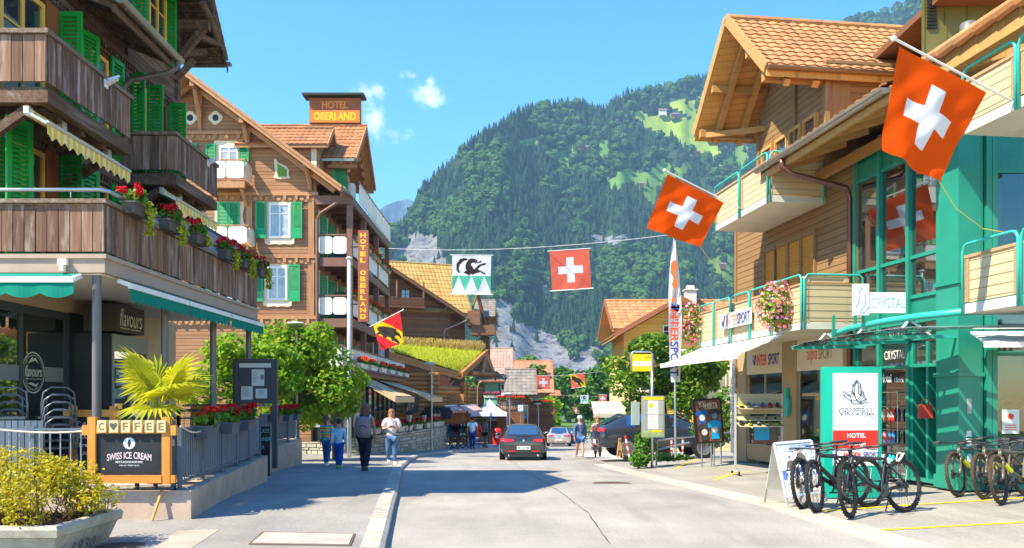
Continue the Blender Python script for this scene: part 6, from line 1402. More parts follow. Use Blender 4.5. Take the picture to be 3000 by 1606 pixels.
 p = at(2838,110,15.6); m = MB(); m.lathe([(.13,-1.2),(.13,.1),(.16,.1),(.16,.36),(.14,.38)],(p.x,15.6,p.z-.1),16); m.build('flue', GALV, t, True, angle=40)
 return t
SHOP = shops()
def canopy():
 t = thing('entrance_canopy', 'teal tube and glass slat canopy over the green entrance', 'canopy', (7.2,14.2,2.6)); m = MB(); e = lambda s,o,z: RF @ V(s,o,z)
 path = [e(2.35,.55,2.86), e(1.9,.78,2.95), e(1.0,.95,3.0), e(-.2,1.0,3.02), e(-1.2,.95,3.02), e(-1.9,.7,3.02)] + [V(8.6,12.45,3.0), V(10.5,12.35,3.0)]
 m.tube(path, .06, 12); m.build('tube', TEAL, t, True)
 m = MB()
 for i in range(6):
  a = .35+.24*i; P = [e(2.35-.1*i,a,2.72-.012*i), e(1.0,a+.12,2.76-.012*i), e(-.6-.1*i,a+.16,2.78-.012*i), e(-1.5-.12*i,a+.05,2.78-.012*i), V(9.3,13.3-.24*i,2.78-.012*i)]
  Q = [p + (RF.to_3x3() @ V(0,.20,.015)) for p in P[:4]] + [P[4]+V(0,-.20,.015)]
  m.add(P+Q+[p+V(0,0,.012) for p in P]+[q+V(0,0,.012) for q in Q], [(i,i+1,6+i,5+i) for i in range(4)]+[(10+i,15+i,16+i,11+i) for i in range(4)]+[(5+i,6+i,16+i,15+i) for i in range(4)]+[(i,10+i,11+i,i+1) for i in range(4)])
 m.build('glass_slats', glassmat('canopy_glass', (.5,.66,.62), .05, .78, .6, .06), t)
 for s in (1.8,.4,-1.0): m = MB(); m.bar(e(s,.1,2.70), e(s-.05,1.75,2.66), .05, .06); m.build('bracket', TEAL, t); m = MB(); m.tube([e(s,.6,2.72), e(s+.1,.9,2.97)], .022, 6); m.tube([e(s,1.25,2.70), e(s+.1,.95,2.97)], .022, 6); m.build('strut', plain('white_strut', (.6,.68,.64), .4), t)
 s = thing('roof_letter_sign', 'white standing letter sign with crystal emblem above the green entrance canopy', 'sign', tuple(e(1.2,.95,3.1))); W = MB(); ex = RF.to_3x3() @ V(-1,0,0)
 for q in (1.55,.75): k = MB(); k.bar(e(q,.96,2.9), e(q,.96,3.32), .05, .05); k.build('post', GREENF, s)
 y = 15.0; a = at(2500,921,y); c = at(2650,842,y); k = MB(); k.box(a.x+.30,c.x,y-.04,y+.05,a.z+.02,c.z-.10); k.box(a.x,a.x+.28,y-.04,y+.05,a.z-.02,c.z+.06); bx = k.build('letter_box', plain('sign_white', (.82,.83,.80), .4), s)
 k = MB(); put_text(k, 'CRYSTAL', ((a.x+c.x)/2+.15,y-.045,(a.z+c.z)/2-.04), (1,0,0), (0,0,1), w=(c.x-a.x)*.66, h=.2, bold=.01); k.build('lettering', plain('letter_shade', (.33,.47,.47), .5), bx)
 k = MB(); u, w0 = a.x+.14, a.z
 for p, q in (((0,.5),(-.06,.42)),((0,.5),(.06,.42)),((-.06,.42),(-.06,.2)),((.06,.42),(.06,.2)),((-.06,.24),(-.12,.14)),((.06,.24),(.12,.14)),((-.12,.14),(-.04,.03)),((.12,.14),(.04,.03)),((-.04,.03),(.04,.03)),((-.06,.2),(.04,.03)),((.06,.2),(-.04,.03))): k.bar((u+p[0],y-.045,w0+p[1]),(u+q[0],y-.045,w0+q[1]),.012,.012,up=(0,1,0))
 k.build('emblem', MATS['letter_shade'], bx)
 W = MB(); e2 = RF.to_3x3() @ V(-1,0,0); put_text(W, 'Hotel', RF @ V(1.12,.075,2.02), e2, V(0,0,1), w=.34, h=.17, bold=.02); put_text(W, '1.Stock', RF @ V(.70,.075,1.98), e2, V(0,0,1), w=.30, h=.10, bold=.02); put_text(W, 'CRYSTAL', RF @ V(.85,.075,2.48), e2, V(0,0,1), w=.66, h=.17); W.build('window_lettering', WHITE, SHOP)
canopy()
# mid-air baskets of flowers on the balcony
MIXFL = leafmat('basket_flower', (.85,.16,.05), (.85,.25,.50), .25, (.8,.55,.6))
def basket(label, s, z, r, h):
 p = RF @ V(s,1.62,z); t = thing('flower_basket', label, 'flower basket', tuple(p), 0, 'flower baskets on the tan balcony'); m = MB(); P, D = cloud_pts(420, p, (r,r*.8,h), surf=.7); leaves(m, P, .085, .3, outdirs=D); m.build('foliage', leafmat('basket_leaf', (.16,.30,.03), (.32,.42,.05), .4), t)
 m = MB(); P, D = cloud_pts(330, p+V(0,0,.02), (r*1.06,r*.9,h*1.04), surf=.95); leaves(m, P, .062, .2, outdirs=[d*2 for d in D], asp=.9); m.build('blossom', MIXFL, t); m = MB(); m.lathe([(.13,-.25),(.2,.05)], tuple(p+V(0,0,-.05)), 12); m.build('pot', MATS['trough_brown'], t)
basket('large hanging basket of orange and pink flowers nearer the glass front on the tan balcony', 2.75, 3.62, .42, .56)
basket('large hanging basket of pink flowers at the far end of the tan balcony', 8.15, 3.75, .5, .6)
# ---------------------------------------------------------------- bicycles
RUB = plain('tyre_rubber', (.030,.027,.025), .85, .2, var=.2, scale=20); CHROME = plain('bright_metal', (.55,.55,.55), .25, .6, .9)
def bike(label, frame_c, accent, fork_c, dirt, steer, g):
 t = thing('mountain_bike', label, 'bicycle', (0,0,0), 0, g); Rw = .345
 def wheel(M):
  mk = lambda: MB(M)
  m = mk(); n = 40
  for r0, w in ((.318,.026),):
   P = []
   for i in range(n):
    q = 2*math.pi*i/n
    for rr, y in ((r0,-w/2),(r0+.006,-w/2-.004),(r0+.006,w/2+.004),(r0,w/2),(r0-.014,0)): P.append((rr*math.cos(q), y, rr*math.sin(q)))
   m.add(P, [(5*i+j, 5*i+(j+1)%5, 5*((i+1)%n)+(j+1)%5, 5*((i+1)%n)+j) for i in range(n) for j in range(5)])
  for i in range(28):
   q = 2*math.pi*i/28; q2 = q+(.35 if i % 2 else -.35); s = 1 if i % 4 < 2 else -1; m.tube([(.028*math.cos(q2), s*.03, .028*math.sin(q2)), (.312*math.cos(q), 0, .312*math.sin(q))], .0022, 3, cap=False)
  m.lathe([(.012,-.06),(.028,-.045),(.028,-.03),(.018,-.02),(.018,.02),(.028,.03),(.028,.045),(.012,.06)], (0,0,0), 10, 'Y'); w = m.build('wheel', plain('rim_black', (.02,.02,.022), .35, .5), t)
  m = mk(); n = 48; k = 8; P = []
  for i in range(n):
   q = 2*math.pi*i/n
   for j in range(k): a = 2*math.pi*j/k; rr = Rw+.029*math.cos(a); P.append((rr*math.cos(q), .029*math.sin(a), rr*math.sin(q)))
  m.add(P, [(k*i+j, k*i+(j+1)%k, k*((i+1)%n)+(j+1)%k, k*((i+1)%n)+j) for i in range(n) for j in range(k)])
  for i in range(66):
   q = 2*math.pi*i/66
   for y, rr in (((-.011,.374),(.011,.374)) if i % 2 else ((-.024,.366),(.024,.366),(0,.375))):
    c = V(rr*math.cos(q), y, rr*math.sin(q)); d = V(math.cos(q),0,math.sin(q)); m.bar(c-d*.006, c+d*.007, .012, .015, up=(0,1,0))
  m.build('tyre', dirt, w)
  m = mk(); m.lathe([(.085,-.048),(.085,-.046)], (0,0,0), 20, 'Y'); m.build('brake_disc', plain('disc_steel', (.32,.28,.22), .4, .5, .6), w)
 zc = .375
 wheel(Matrix.Translation((-.59,0,zc)))
 st = Matrix.Translation((.45,0,0)) @ Matrix.Rotation(steer, 4, 'Z') @ Matrix.Translation((-.45,0,0)); wheel(st @ Matrix.Translation((.61,0,zc)))
 m = MB(); BB = (-.14,0,.33); H1 = (.375,0,.80); H2 = (.425,0,.68); ST = (-.28,0,.76)
 m.tube([H1,H2], .027, 10); m.tube([H2,(.16,0,.47),BB], [.032,.034,.034], 10); m.tube([H1,(.0,0,.77),ST], [.026,.022,.02], 10); m.tube([BB,ST], [.022,.018], 10)
 for y in (-1,1): m.tube([(-.19,y*.03,.33),(-.4,y*.065,.345),(-.59,y*.07,.375)], [.016,.013,.012], 8); m.tube([(-.25,y*.02,.72),(-.42,y*.06,.55),(-.59,y*.068,.385)], [.013,.012,.011], 8)
 m.tube([BB[:1]+(-.05,)+BB[2:], BB[:1]+(.05,)+BB[2:]], .03, 12); fr = m.build('frame', frame_c, t, True, angle=40)
 if accent: m = MB(); m.tube([(.33,0,.606),(.17,0,.482)], [.0355,.0365], 10, cap=False); m.tube([(-.45,.068,.53),(-.53,.07,.45)], .014, 8); m.build('frame_decal', accent, fr)
 m = MB(st)
 for y in (-1,1): m.tube([(.455,y*.062,.70),(.535,y*.062,.54)], .017, 8); m.tube([(.53,y*.062,.55),(.60,y*.062,.40),(.61,y*.062,.375)], [.023,.021,.014], 8)
 m.tube([(.50,-.05,.665),(.475,-.055,.70),(.45,0,.715),(.475,.055,.70),(.50,.05,.665)], .02, 8); m.tube([(.545,-.058,.52),(.565,-.04,.60),(.575,0,.66),(.565,.04,.60),(.545,.058,.52)], .012, 6); m.tube([(.45,0,.70),(.365,0,.86)], .018, 8); m.build('fork', fork_c, t, True)
 m = MB(st); m.tube([(.365,0,.85),(.36,0,.885),(.42,0,.905)], .018, 8); m.tube([(.36,-.38,.93),(.40,-.2,.925),(.42,-.06,.905),(.42,.06,.905),(.40,.2,.925),(.36,.38,.93)], .0125, 8)
 for y in (-1,1):
  m.tube([(.385,y*.26,.925),(.46,y*.25,.90),(.475,y*.33,.885),(.47,y*.38,.88)], .007, 5)
  m.tube([(.41,y*.22,.92),(.5,y*.16,.90),(.53,y*.08,.80),(.47,y*.05,.70)], .004, 4)
 m.tube([(.41,.1,.92),(.52,.0,.93),(.5,-.05,.8),(.4,-.03,.72)], .004, 4)
 hb = m.build('handlebar', plain('bar_black', (.02,.02,.02), .4), t, True)
 for y in (-1,1): m = MB(st); m.tube([(.378,y*.27,.927),(.359,y*.39,.931)], .017, 8); m.build('grip', plain('grip_grey', (.07,.068,.065), .8), hb)
 m = MB(); m.tube([(-.275,0,.74),(-.335,0,.93)], .0155, 8); sp = m.build('seat_post', MATS['bar_black'], t); m = MB()
 n = 9; P = []
 for i in range(n):
  f = i/(n-1); x = -.47+.29*f; w = .07*(1-f)**.7+.018; z = .955+.012*math.sin(f*3.1)+(.015 if f < .15 else 0)
  P += [(x,-w,z-.02),(x,-w*.8,z+.008),(x,0,z+.014),(x,w*.8,z+.008),(x,w,z-.02),(x,0,z-.028)]
 m.add(P, [(6*i+j,6*i+(j+1)%6,6*i+6+(j+1)%6,6*i+6+j) for i in range(n-1) for j in range(6)]+[(5,4,3,2,1,0),tuple(range(6*n-6,6*n))]); m.build('saddle', plain('saddle_black', (.03,.03,.032), .6), sp, True)
 m = MB(); m.lathe([(.085,.056),(.085,.060)], BB, 24, 'Y'); m.bar((-.14,.068,.33),(-.02,.075,.205), .02, .022); m.bar((-.14,-.068,.33),(-.26,-.075,.455), .02, .022)
 m.tube([(-.14,.058,.415),(-.59,.058,.415)], .005, 4); m.tube([(-.14,.058,.245),(-.5,.058,.26),(-.56,.058,.215),(-.6,.058,.33)], .005, 4); m.lathe([(.055,.045),(.05,.062),(.03,.068)], (-.59,0,.375), 16, 'Y'); m.bar((-.585,.066,.36),(-.545,.07,.22), .02, .03); m.build('crankset', plain('crank_grey', (.05,.05,.05), .35, .5, .6), t)
 for x, y, z in ((-.02,.11,.205),(-.26,-.11,.455)): m = MB(); m.box(x-.05,x+.05,y-.045,y+.045,z-.01,z+.012); m.build('pedal', MATS['bar_black'], t)
 m = MB(); m.tube([(-.45,-.085,.32),(-.40,-.18,.012)], .010, 6); m.build('kickstand', MATS['bar_black'], t); return t
MATTE = plain('matte_black_frame', (.016,.016,.018), .35, .5); MUD = plain('dusty_rubber', (.085,.06,.042), .9, .15, var=.3, scale=14)
BG = 'black mountain bikes parked in front of the hotel sign'
b1 = bike('nearest black hardtail bike, its whole rear wheel in view', MATTE, None, MATTE, RUB, R(24), BG)
def setb(o, fx, fy, ang, lean): o.location = (fx-.61*math.cos(ang), fy-.61*math.sin(ang), fcz(fx,fy)+.0); o.rotation_euler = (R(lean),0,ang)
EB = 'dusty mountain bikes parked by the green column'
e1 = bike('dusty grey and yellow bike nearest the green column', plain('bronze_grey_frame', (.10,.085,.055), .35, .5), plain('neon_decal', (.75,.75,.01), .4), plain('fork_bronze', (.12,.10,.075), .3, .5), MUD, R(12), EB)
b2 = dup(b1, (0,0,0), 0, 'middle one of the three black bikes, its front wheel beside the nearest bike', BG); b3 = dup(b1, (0,0,0), 0, 'farthest of the three black bikes, front wheel next to the rental poster', BG)
setb(b1, 4.46, 10.62, R(207), 7); setb(b2, 4.22, 11.15, R(208), 7); setb(b3, 4.17, 11.55, R(208), 7)
e2 = dup(e1, (0,0,0), 0, 'middle dusty grey and yellow bike, second from the green column', EB); e3 = dup(e1, (0,0,0), 0, 'nearest dusty grey and yellow bike at the edge of the photo', EB)
setb(e1, 7.36, 13.15, R(207), 8); setb(e2, 7.55, 12.75, R(207), 8); setb(e3, 7.36, 12.0, R(210), 8)
m = MB(); q = b1.location; pts = [V(5.38+.07*math.cos(a*.7)*(.6+.1*math.sin(a)), 11.03+.03*math.sin(a*.5), .80+.06*math.sin(a*.9)) for a in range(14)]; m.tube(pts, .010, 6); o = m.build('cable_lock', plain('lock_grey', (.55,.53,.45), .5)); tag(o, 'pale coiled cable lock hung on the nearest black bike', 'lock')
# ---------------------------------------------------------------- hotel totem, poster stand, shoe rack
TW = plain('totem_white', (.80,.80,.77), .4, .4, var=.03); TG = plain('totem_green', (.0,.36,.24), .4, .4, var=.04); TR = plain('totem_red', (.72,.02,.01), .4, .4, var=.03); LINE = plain('line_black', (.02,.02,.02), .5)
def totem():
 Y = 13.0; x0, x1 = at(2411,0,Y).x, at(2578,0,Y).x; z = .0; t = thing('totem_sign', 'tall white and green totem sign with a crystal emblem behind the black bikes', 'sign', ((x0+x1)/2,Y,z)); k = Y/2329
 m = MB(); n = 8; P = []
 for i in range(n+1): f = i/n; P.append((x0+(x1-x0)*f, Y-.06-.05*math.sin(math.pi*f), z))
 P += [(x1,Y+.10,z),(x0,Y+.10,z)]; m.prism(P, (0,0,2.13)); b = m.build('body', TG, t)
 def plane(u0,u1,zz0,zz1,mat,name,d=.004,par=b):
  m = MB(); P = []
  for i in range(7):
   u = u0+(u1-u0)*i/6; f = (u-x0)/(x1-x0); P += [(u,Y-.06-.05*math.sin(math.pi*f)-d,zz0),(u,Y-.06-.05*math.sin(math.pi*f)-d,zz1)]
  m.add(P, [(2*i,2*i+2,2*i+3,2*i+1) for i in range(6)]); return m.build(name, mat, par)
 u0, u1 = at(2434,0,Y).x, at(2566,0,Y).x; zz = lambda py: CZ+(VY-py)*k
 plane(u0,u1,zz(1363),zz(1094),TW,'face'); plane(u0,u1,zz(1313),zz(1260),TR,'red_band',.007)
 yf = Y-.121; c = (u0+u1)/2; m = MB()
 def L(a, b_, w=.009): m.bar((c+a[0],yf,a[1]),(c+b_[0],yf,b_[1]), w, .004, up=(0,1,0))
 zb = zz(1182); s = .0052*1.02
 K = dict(A=(0,71),B=(-12,58),C=(13,58),D=(-12,37),E=(13,37),F=(-28,39),G=(-40,36),H=(-41,24),I=(-15,7),J=(-15,0),K=(21,0),L=(32,13),M=(23,20),N=(21,36),O=(-6,53),P=(6,53),Q=(-6,26),R=(6,30),S=(-20,25),T=(-12,33),U=(0,10),V=(13,24),W=(8,4))
 for q in 'AB AC BD CE FG GH HI IJ JK KL LM MN NE DF AO AP BO CP OQ PR HS ST GS SI TU DQ UV VN VE UQ RV MW WU LW UI KW'.split(): p, r = K[q[0]], K[q[1]]; L((p[0]*s,zb+p[1]*s),(r[0]*s,zb+r[1]*s))
 m.build('emblem', LINE, b)
 vs, fs = text_mesh('CRYSTAL', .004); m = MB(); put_text(m, 'CRYSTAL', (c,yf-.001,zz(1205)), (1,0,0), (0,0,1), w=.57, h=.105, bold=.03); o = m.build('lettering', LINE, b); m = MB(); put_text(m, 'CRYSTAL', (c,yf-.003,zz(1205)), (1,0,0), (0,0,1), w=.545, h=.076, bold=-.004); m.build('lettering_inside', TW, o)
 m = MB(); put_text(m, 'HOTEL', (c,yf-.001,zz(1275)), (1,0,0), (0,0,1), w=.30, h=.075, bold=.02); put_text(m, 'Lounge', (c,yf-.001,zz(1300)), (1,0,0), (0,0,1), w=.30, h=.075, bold=.01); m.build('lettering', TW, b)
 m = MB(); put_text(m, 'INTER', (c-.06,yf,zz(1331)), (1,0,0), (0,0,1), w=.28, h=.085, bold=.02); m.build('lettering', MATS['logo_red'], b); m = MB(); put_text(m, 'SPORT', (c+.24,yf,zz(1331)), (1,0,0), (0,0,1), w=.27, h=.09, bold=.03, shear=.1); m.build('lettering', MATS['logo_blue'], b)
totem()
def aframe():
 Y = 11.75; zg = .0; A = at(2267,1300,Y+.1); B = at(2376,1291,Y-.05); Cc = at(2415,1441,Y-.25); D = at(2302,1455,Y-.1); t = thing('poster_stand', 'silver folding poster stand advertising bike rental experts beside the black bikes', 'sign', (4.2,Y,zg))
 n = (B-A).cross(D-A).normalized(); n = n if n.y < 0 else -n
 al = plain('alu_silver', (.62,.62,.60), .35, .5, .5); m = MB(); ex = (B-A).normalized(); ez = (A-D).normalized(); m.prism([A,B,Cc,D], -n*.025); pan = m.build('panel', plain('panel_grey', (.45,.43,.36), .5), t)
 m = MB()
 for a, b in ((A,B),(B,Cc),(Cc,D),(D,A)): m.bar(a+n*.004, b+n*.004, .035, .03, up=n)
 m.bar(D-ez*.0, D-ez*.14, .03, .025); m.bar(Cc, Cc-ez*.14, .03, .025); m.build('frame', al, t)
 m = MB(); m.bar(A-n*.05, V(A.x+.02,A.y+.5,zg), .03, .02); m.bar(B-n*.05, V(B.x+.02,B.y+.5,zg), .03, .02); m.prism([A-n*.04, B-n*.04, V(B.x,B.y+.36,zg+.22), V(A.x,A.y+.36,zg+.22)], (0,.02,0)); m.build('back_leg', MATS['panel_grey'], t)
 def P(u, v, d=.008): return A + (B-A)*u + (D-A)*v + ((Cc-D)-(B-A))*(u*v) + n*d
 def poly(uv, mat, name, d): m = MB(); m.add([P(u,v,d) for u,v in uv],[tuple(range(len(uv)))]); return m.build(name, mat, pan)
 g = NG('poster_sky'); tc = g.n('TexCoord'); sp = g.n('SeparateXYZ'); g.L.new(tc.outputs['Generated'], sp.inputs[0]); ns = g.noise(g.coord((6,6,6)), 1.0, 5); f = g.math('ADD', sp.outputs[2], g.math('MULTIPLY', ns, .5)); sky = g.fin(g.mix(g.rng(f, .75, 1.25), (.72,.76,.80), (.10,.20,.48)), .3, .4)
 poly([(.06,.06),(.94,.06),(.94,.52),(.06,.52)], sky, 'poster', .006); poly([(.06,.52),(.94,.46),(.94,.67),(.06,.70)], plain('poster_sea', (.07,.12,.32), .3, var=.2, scale=20), 'poster', .007); poly([(.06,.70),(.94,.66),(.94,.86),(.06,.88)], plain('poster_rock', (.38,.36,.33), .4, var=.5, scale=40), 'poster', .0065); poly([(.06,.88),(.94,.86),(.94,.95),(.06,.95)], TW, 'poster', .0066)
 dk = plain('poster_rider', (.09,.08,.06), .4, var=.3, scale=40); sk = plain('poster_skin', (.45,.24,.15), .5); hb = plain('poster_helmet', (.06,.13,.45), .4)
 for (cx, cy, s, hm) in ((.32,.42,1.0,hb),(.62,.30,1.1,dk)):
  R_ = lambda L: [(cx+a*s, cy+b*s) for a, b in L]
  poly(R_([(-.09,-.04),(-.03,-.08),(.05,-.08),(.10,-.03),(.13,.07),(.17,.13),(.14,.15),(.07,.06),(.05,.13),(.03,.17),(-.03,.17),(-.05,.12),(-.08,.06),(-.14,.14),(-.17,.12),(-.12,.05)]), dk, 'rider', .009); poly(R_([(-.16,.10),(.16,.10),(.16,.115),(-.16,.115)]), LINE, 'rider', .010); poly(R_([(-.02,.11),(.02,.11),(.035,.2),(.02,.36),(-.02,.36),(-.035,.2)]), LINE, 'rider', .0095); poly(R_([(-.035,-.13),(.035,-.13),(.04,-.09),(.02,-.065),(-.02,-.065),(-.04,-.09)]), sk, 'rider', .0105); poly(R_([(-.05,-.12),(-.03,-.17),(.03,-.17),(.05,-.12)]), hm, 'rider', .011)
 m = MB(); put_text(m, 'The RENT', P(.56,.605,.012), ex, ez, w=.42, h=.075, bold=.02); put_text(m, 'EXPERTS', P(.58,.705,.012), ex, ez, w=.44, h=.08, bold=.03); m.build('lettering', WHITE, pan)
 m = MB(); put_text(m, 'CRYSTAL', P(.30,.915,.009), ex, ez, w=.17, h=.03, bold=.02); m.build('lettering', plain('poster_orange', (.7,.15,.03), .5), pan); m = MB(); c = P(.22,.80,.010); m.add([c+ex*(.07*math.cos(q))+ez*(.07*math.sin(q)) for q in [i*.314 for i in range(20)]]+[c+ex*(.058*math.cos(q))+ez*(.058*math.sin(q)) for q in [i*.314 for i in range(20)]],[(i,(i+1)%20,20+(i+1)%20,20+i) for i in range(20)]); m.build('emblem', WHITE, pan)
aframe()
def shoe(label, loc, rz, c1, c2, boot=False):
 t = thing('shoe', label, 'shoe', loc, rz, 'shoes on the rolling display rack'); X = mat_of(t); rows = ((-.13,.030,.09),(-.10,.040,.10),(-.04,.040,.105),(.0,.036,.085),(.06,.046,.06),(.11,.042,.045),(.145,.02,.03)); m = MB(X); P = []
 for x, w, h in rows:
  if boot and x < .0: h += .07
  P += [(x,-w,.022),(x,-w*.9,h*.6),(x,-w*.35,h),(x,w*.35,h),(x,w*.9,h*.6),(x,w,.022)]
 m.add(P, [(6*i+j,6*i+j+1,6*i+7+j,6*i+6+j) for i in range(6) for j in range(5)]+[(0,1,2,3,4,5),tuple(range(41,35,-1))]); u = m.build('upper', plain('shoe_'+c1, SHC[c1], .6), t, True)
 m = MB(X); m.prism([(x,-w*1.08,0) for x,w,h in rows]+[(x,w*1.08,0) for x,w,h in reversed(rows)], (0,0,.024)); m.build('sole', plain('shoe_'+c2, SHC[c2], .7), t); m = MB(X); m.box(-.0,.05,-.022,.022,.078,.092); m.build('laces', plain('shoe_'+c2, SHC[c2], .7), t)
SHC = {'black':(.015,.015,.016),'grey':(.12,.13,.13),'blue':(.02,.07,.32),'red':(.5,.02,.02),'lime':(.45,.6,.03),'white':(.7,.7,.68),'teal':(.0,.25,.25),'darkred':(.16,.01,.015)}
def rack():
 Y = 19.0; a = at(2152,0,Y).x; b = at(2292,0,Y).x; t = thing('shoe_rack', 'rolling display rack of sports shoes standing under the white awning', 'display rack', ((a+b)/2,Y,0)); zf = fcz((a+b)/2,Y)
 zz = lambda py: CZ+(VY-py)/2329*Y; bg = plain('rack_beige', (.45,.37,.22), .5, var=.05); mt = plain('rack_metal', (.5,.48,.42), .4, .5, .3)
 for x in (a,b-.04): m = MB(); m.box(x,x+.04,Y-.03,Y+.03,zf+.1,zz(1153)); m.bar((x+.02,Y-.32,zf+.10),(x+.02,Y+.3,zf+.10),.05,.05); m.build('upright', mt, t)
 for x in (a+.02,b-.02):
  for y in (-.3,.28): m = MB(); m.lathe([(.05,-.016),(.05,.016)],(x,Y+y,zf+.05),12,'X'); m.build('castor', BLACK, t)
 m = MB(); m.box(a+.041,b-.041,Y-.005,Y+.015,zz(1213),zz(1154)); m.build('back_panel', bg, t)
 for p0 in (1193,1226,1244):
  m = MB(); d = .34 if p0 != 1226 else .2; m.add([(a+.041,Y-d,zz(p0)-.03),(b-.041,Y-d,zz(p0)-.03),(b-.041,Y-.006,zz(p0)+.05),(a+.041,Y-.006,zz(p0)+.05),(a+.041,Y-d,zz(p0)-.05),(b-.041,Y-d,zz(p0)-.05),(b-.041,Y-.006,zz(p0)+.03),(a+.041,Y-.006,zz(p0)+.03)],[(0,1,2,3),(7,6,5,4),(0,4,5,1),(1,5,6,2),(3,2,6,7),(0,3,7,4)]); m.build('shelf', bg, t)
 m = MB(); m.bar((a,Y+.02,zf+.12),(b,Y+.02,zf+.12),.05,.05); m.build('cross_bar', mt, t)
 rows = [(1193,.2,(('lime','black','black and lime'),('black','grey','black and grey'),('grey','white','grey and white'),('blue','red','blue and red'),('darkred','red','dark red'),('black','darkred','all-black'))),(1244,.2,(('black','black','plain black'),('black','lime','black with lime sole'),('grey','black','dark grey'),('black','lime','black and lime'),('black','lime','tall black and lime')))]
 for r, (p0, d, L) in enumerate(rows):
  for i, (c1, c2, nm) in enumerate(L): shoe('%s sports shoe on the %s shelf of the rack, %s from left' % (nm, ('upper','lower')[r], ('first','second','third','fourth','fifth','sixth')[i]), (a+.11+.172*i*(1 if r == 0 else 1.18), Y-.18, zz(p0)+.012), R(-100), c1, c2, boot=(r == 1 and i > 1))
 # printed shirts board leaning behind the lower shelf
 m = MB(); m.box(a+.48,b-.06,Y+.10,Y+.13,zz(1300),zz(1236)); o = m.build('shirt_poster', plain('poster_wood', (.16,.07,.04), .6), None, at0=(a+.9,Y+.12,zz(1300))); tag(o, 'small poster of a blue and a grey shirt behind the shoe rack', 'poster'); m = MB(); m.box(a+.5,a+.86,Y+.095,Y+.0995,zz(1290),zz(1240)); m.build('printed_shirt', plain('shirt_cyan', (.02,.32,.62), .6), o); m = MB(); m.box(a+.88,b-.09,Y+.095,Y+.0995,zz(1290),zz(1240)); m.build('printed_shirt', plain('shirt_grey', (.10,.10,.10), .6), o)
rack()
p = rp(2308,1180,.03); m = MB(RF); m.add([(p[0]+a,.02,p[1]+b) for a,b in ((-.12,-.32),(.06,-.36),(.13,-.15),(.11,.1),(.06,.2),(.05,.36),(-.02,.38),(-.05,.15),(-.14,.05))]+[(p[0]+a,.10,p[1]+b) for a,b in ((-.12,-.32),(.06,-.36),(.13,-.15),(.11,.1),(.06,.2),(.05,.36),(-.02,.38),(-.05,.15),(-.14,.05))],[tuple(range(9)),tuple(range(17,8,-1))]+[(i,(i+1)%9,9+(i+1)%9,9+i) for i in range(9)]); o = m.build('wall_emblem', TEAL, None, at0=tuple(RF @ V(p[0],.05,p[1]))); tag(o, 'small teal crystal-shaped plaque on the sand-coloured pier', 'plaque')
def sandals():
 t = thing('sandal_stand', 'slim wire stand of hanging sandals in front of the green glass bay', 'display rack', tuple(RF @ V(.95,.32,0))); m = MB(RF)
 for s in (.55,1.35): m.tube([(s,.2,.05),(s,.2,1.75)], .014, 6)
 for z in (.55,1.0,1.45,1.74): m.tube([(.55,.2,z),(1.35,.2,z)], .01, 6)
 for s in (.55,1.35): m.tube([(s,.05,.06),(s,.5,.06)], .014, 6)
 m.build('frame', CHROME, t)
 cols = (('red',(.6,.05,.03)),('white',(.75,.72,.65)),('tan',(.5,.27,.1)),('cream',(.75,.62,.35)),('blue',(.05,.25,.5)),('orange',(.75,.25,.04)),('pink',(.75,.3,.35)),('brown',(.2,.08,.03)),('teal',(.02,.4,.4)))
 for r in range(3):
  for c in range(3):
   nm, col = cols[(r*3+c*2+r) % 9]; s, z = .65+.29*c, 1.45-.45*r; o = thing('sandals', '%s sandals hanging in the %s row of the wire stand, %s from the totem' % (nm, ('top','middle','bottom')[r], ('third','second','first')[c]), 'sandals', tuple(RF @ V(s,.26,z-.3)), 0, 'sandals on the wire stand')
   for k in (-.055,.055):
    m = MB(RF); m.prism([(s+k+.045*math.cos(q)*(1 if math.sin(q) > 0 else .85), .25-.0*k, z-.17+.14*math.sin(q)) for q in [i*.4488 for i in range(14)]], (0,.025,0)); so_ = m.build('sole', plain('sandal_'+nm, col, .7, var=.2), o); m = MB(RF); m.tube([(s+k-.04,.28,z-.2),(s+k,.31,z-.1),(s+k+.04,.28,z-.2)], .012, 5); m.build('strap', WHITE if r != 1 else plain('sandal_red', (.6,.05,.03), .7), so_)
sandals()
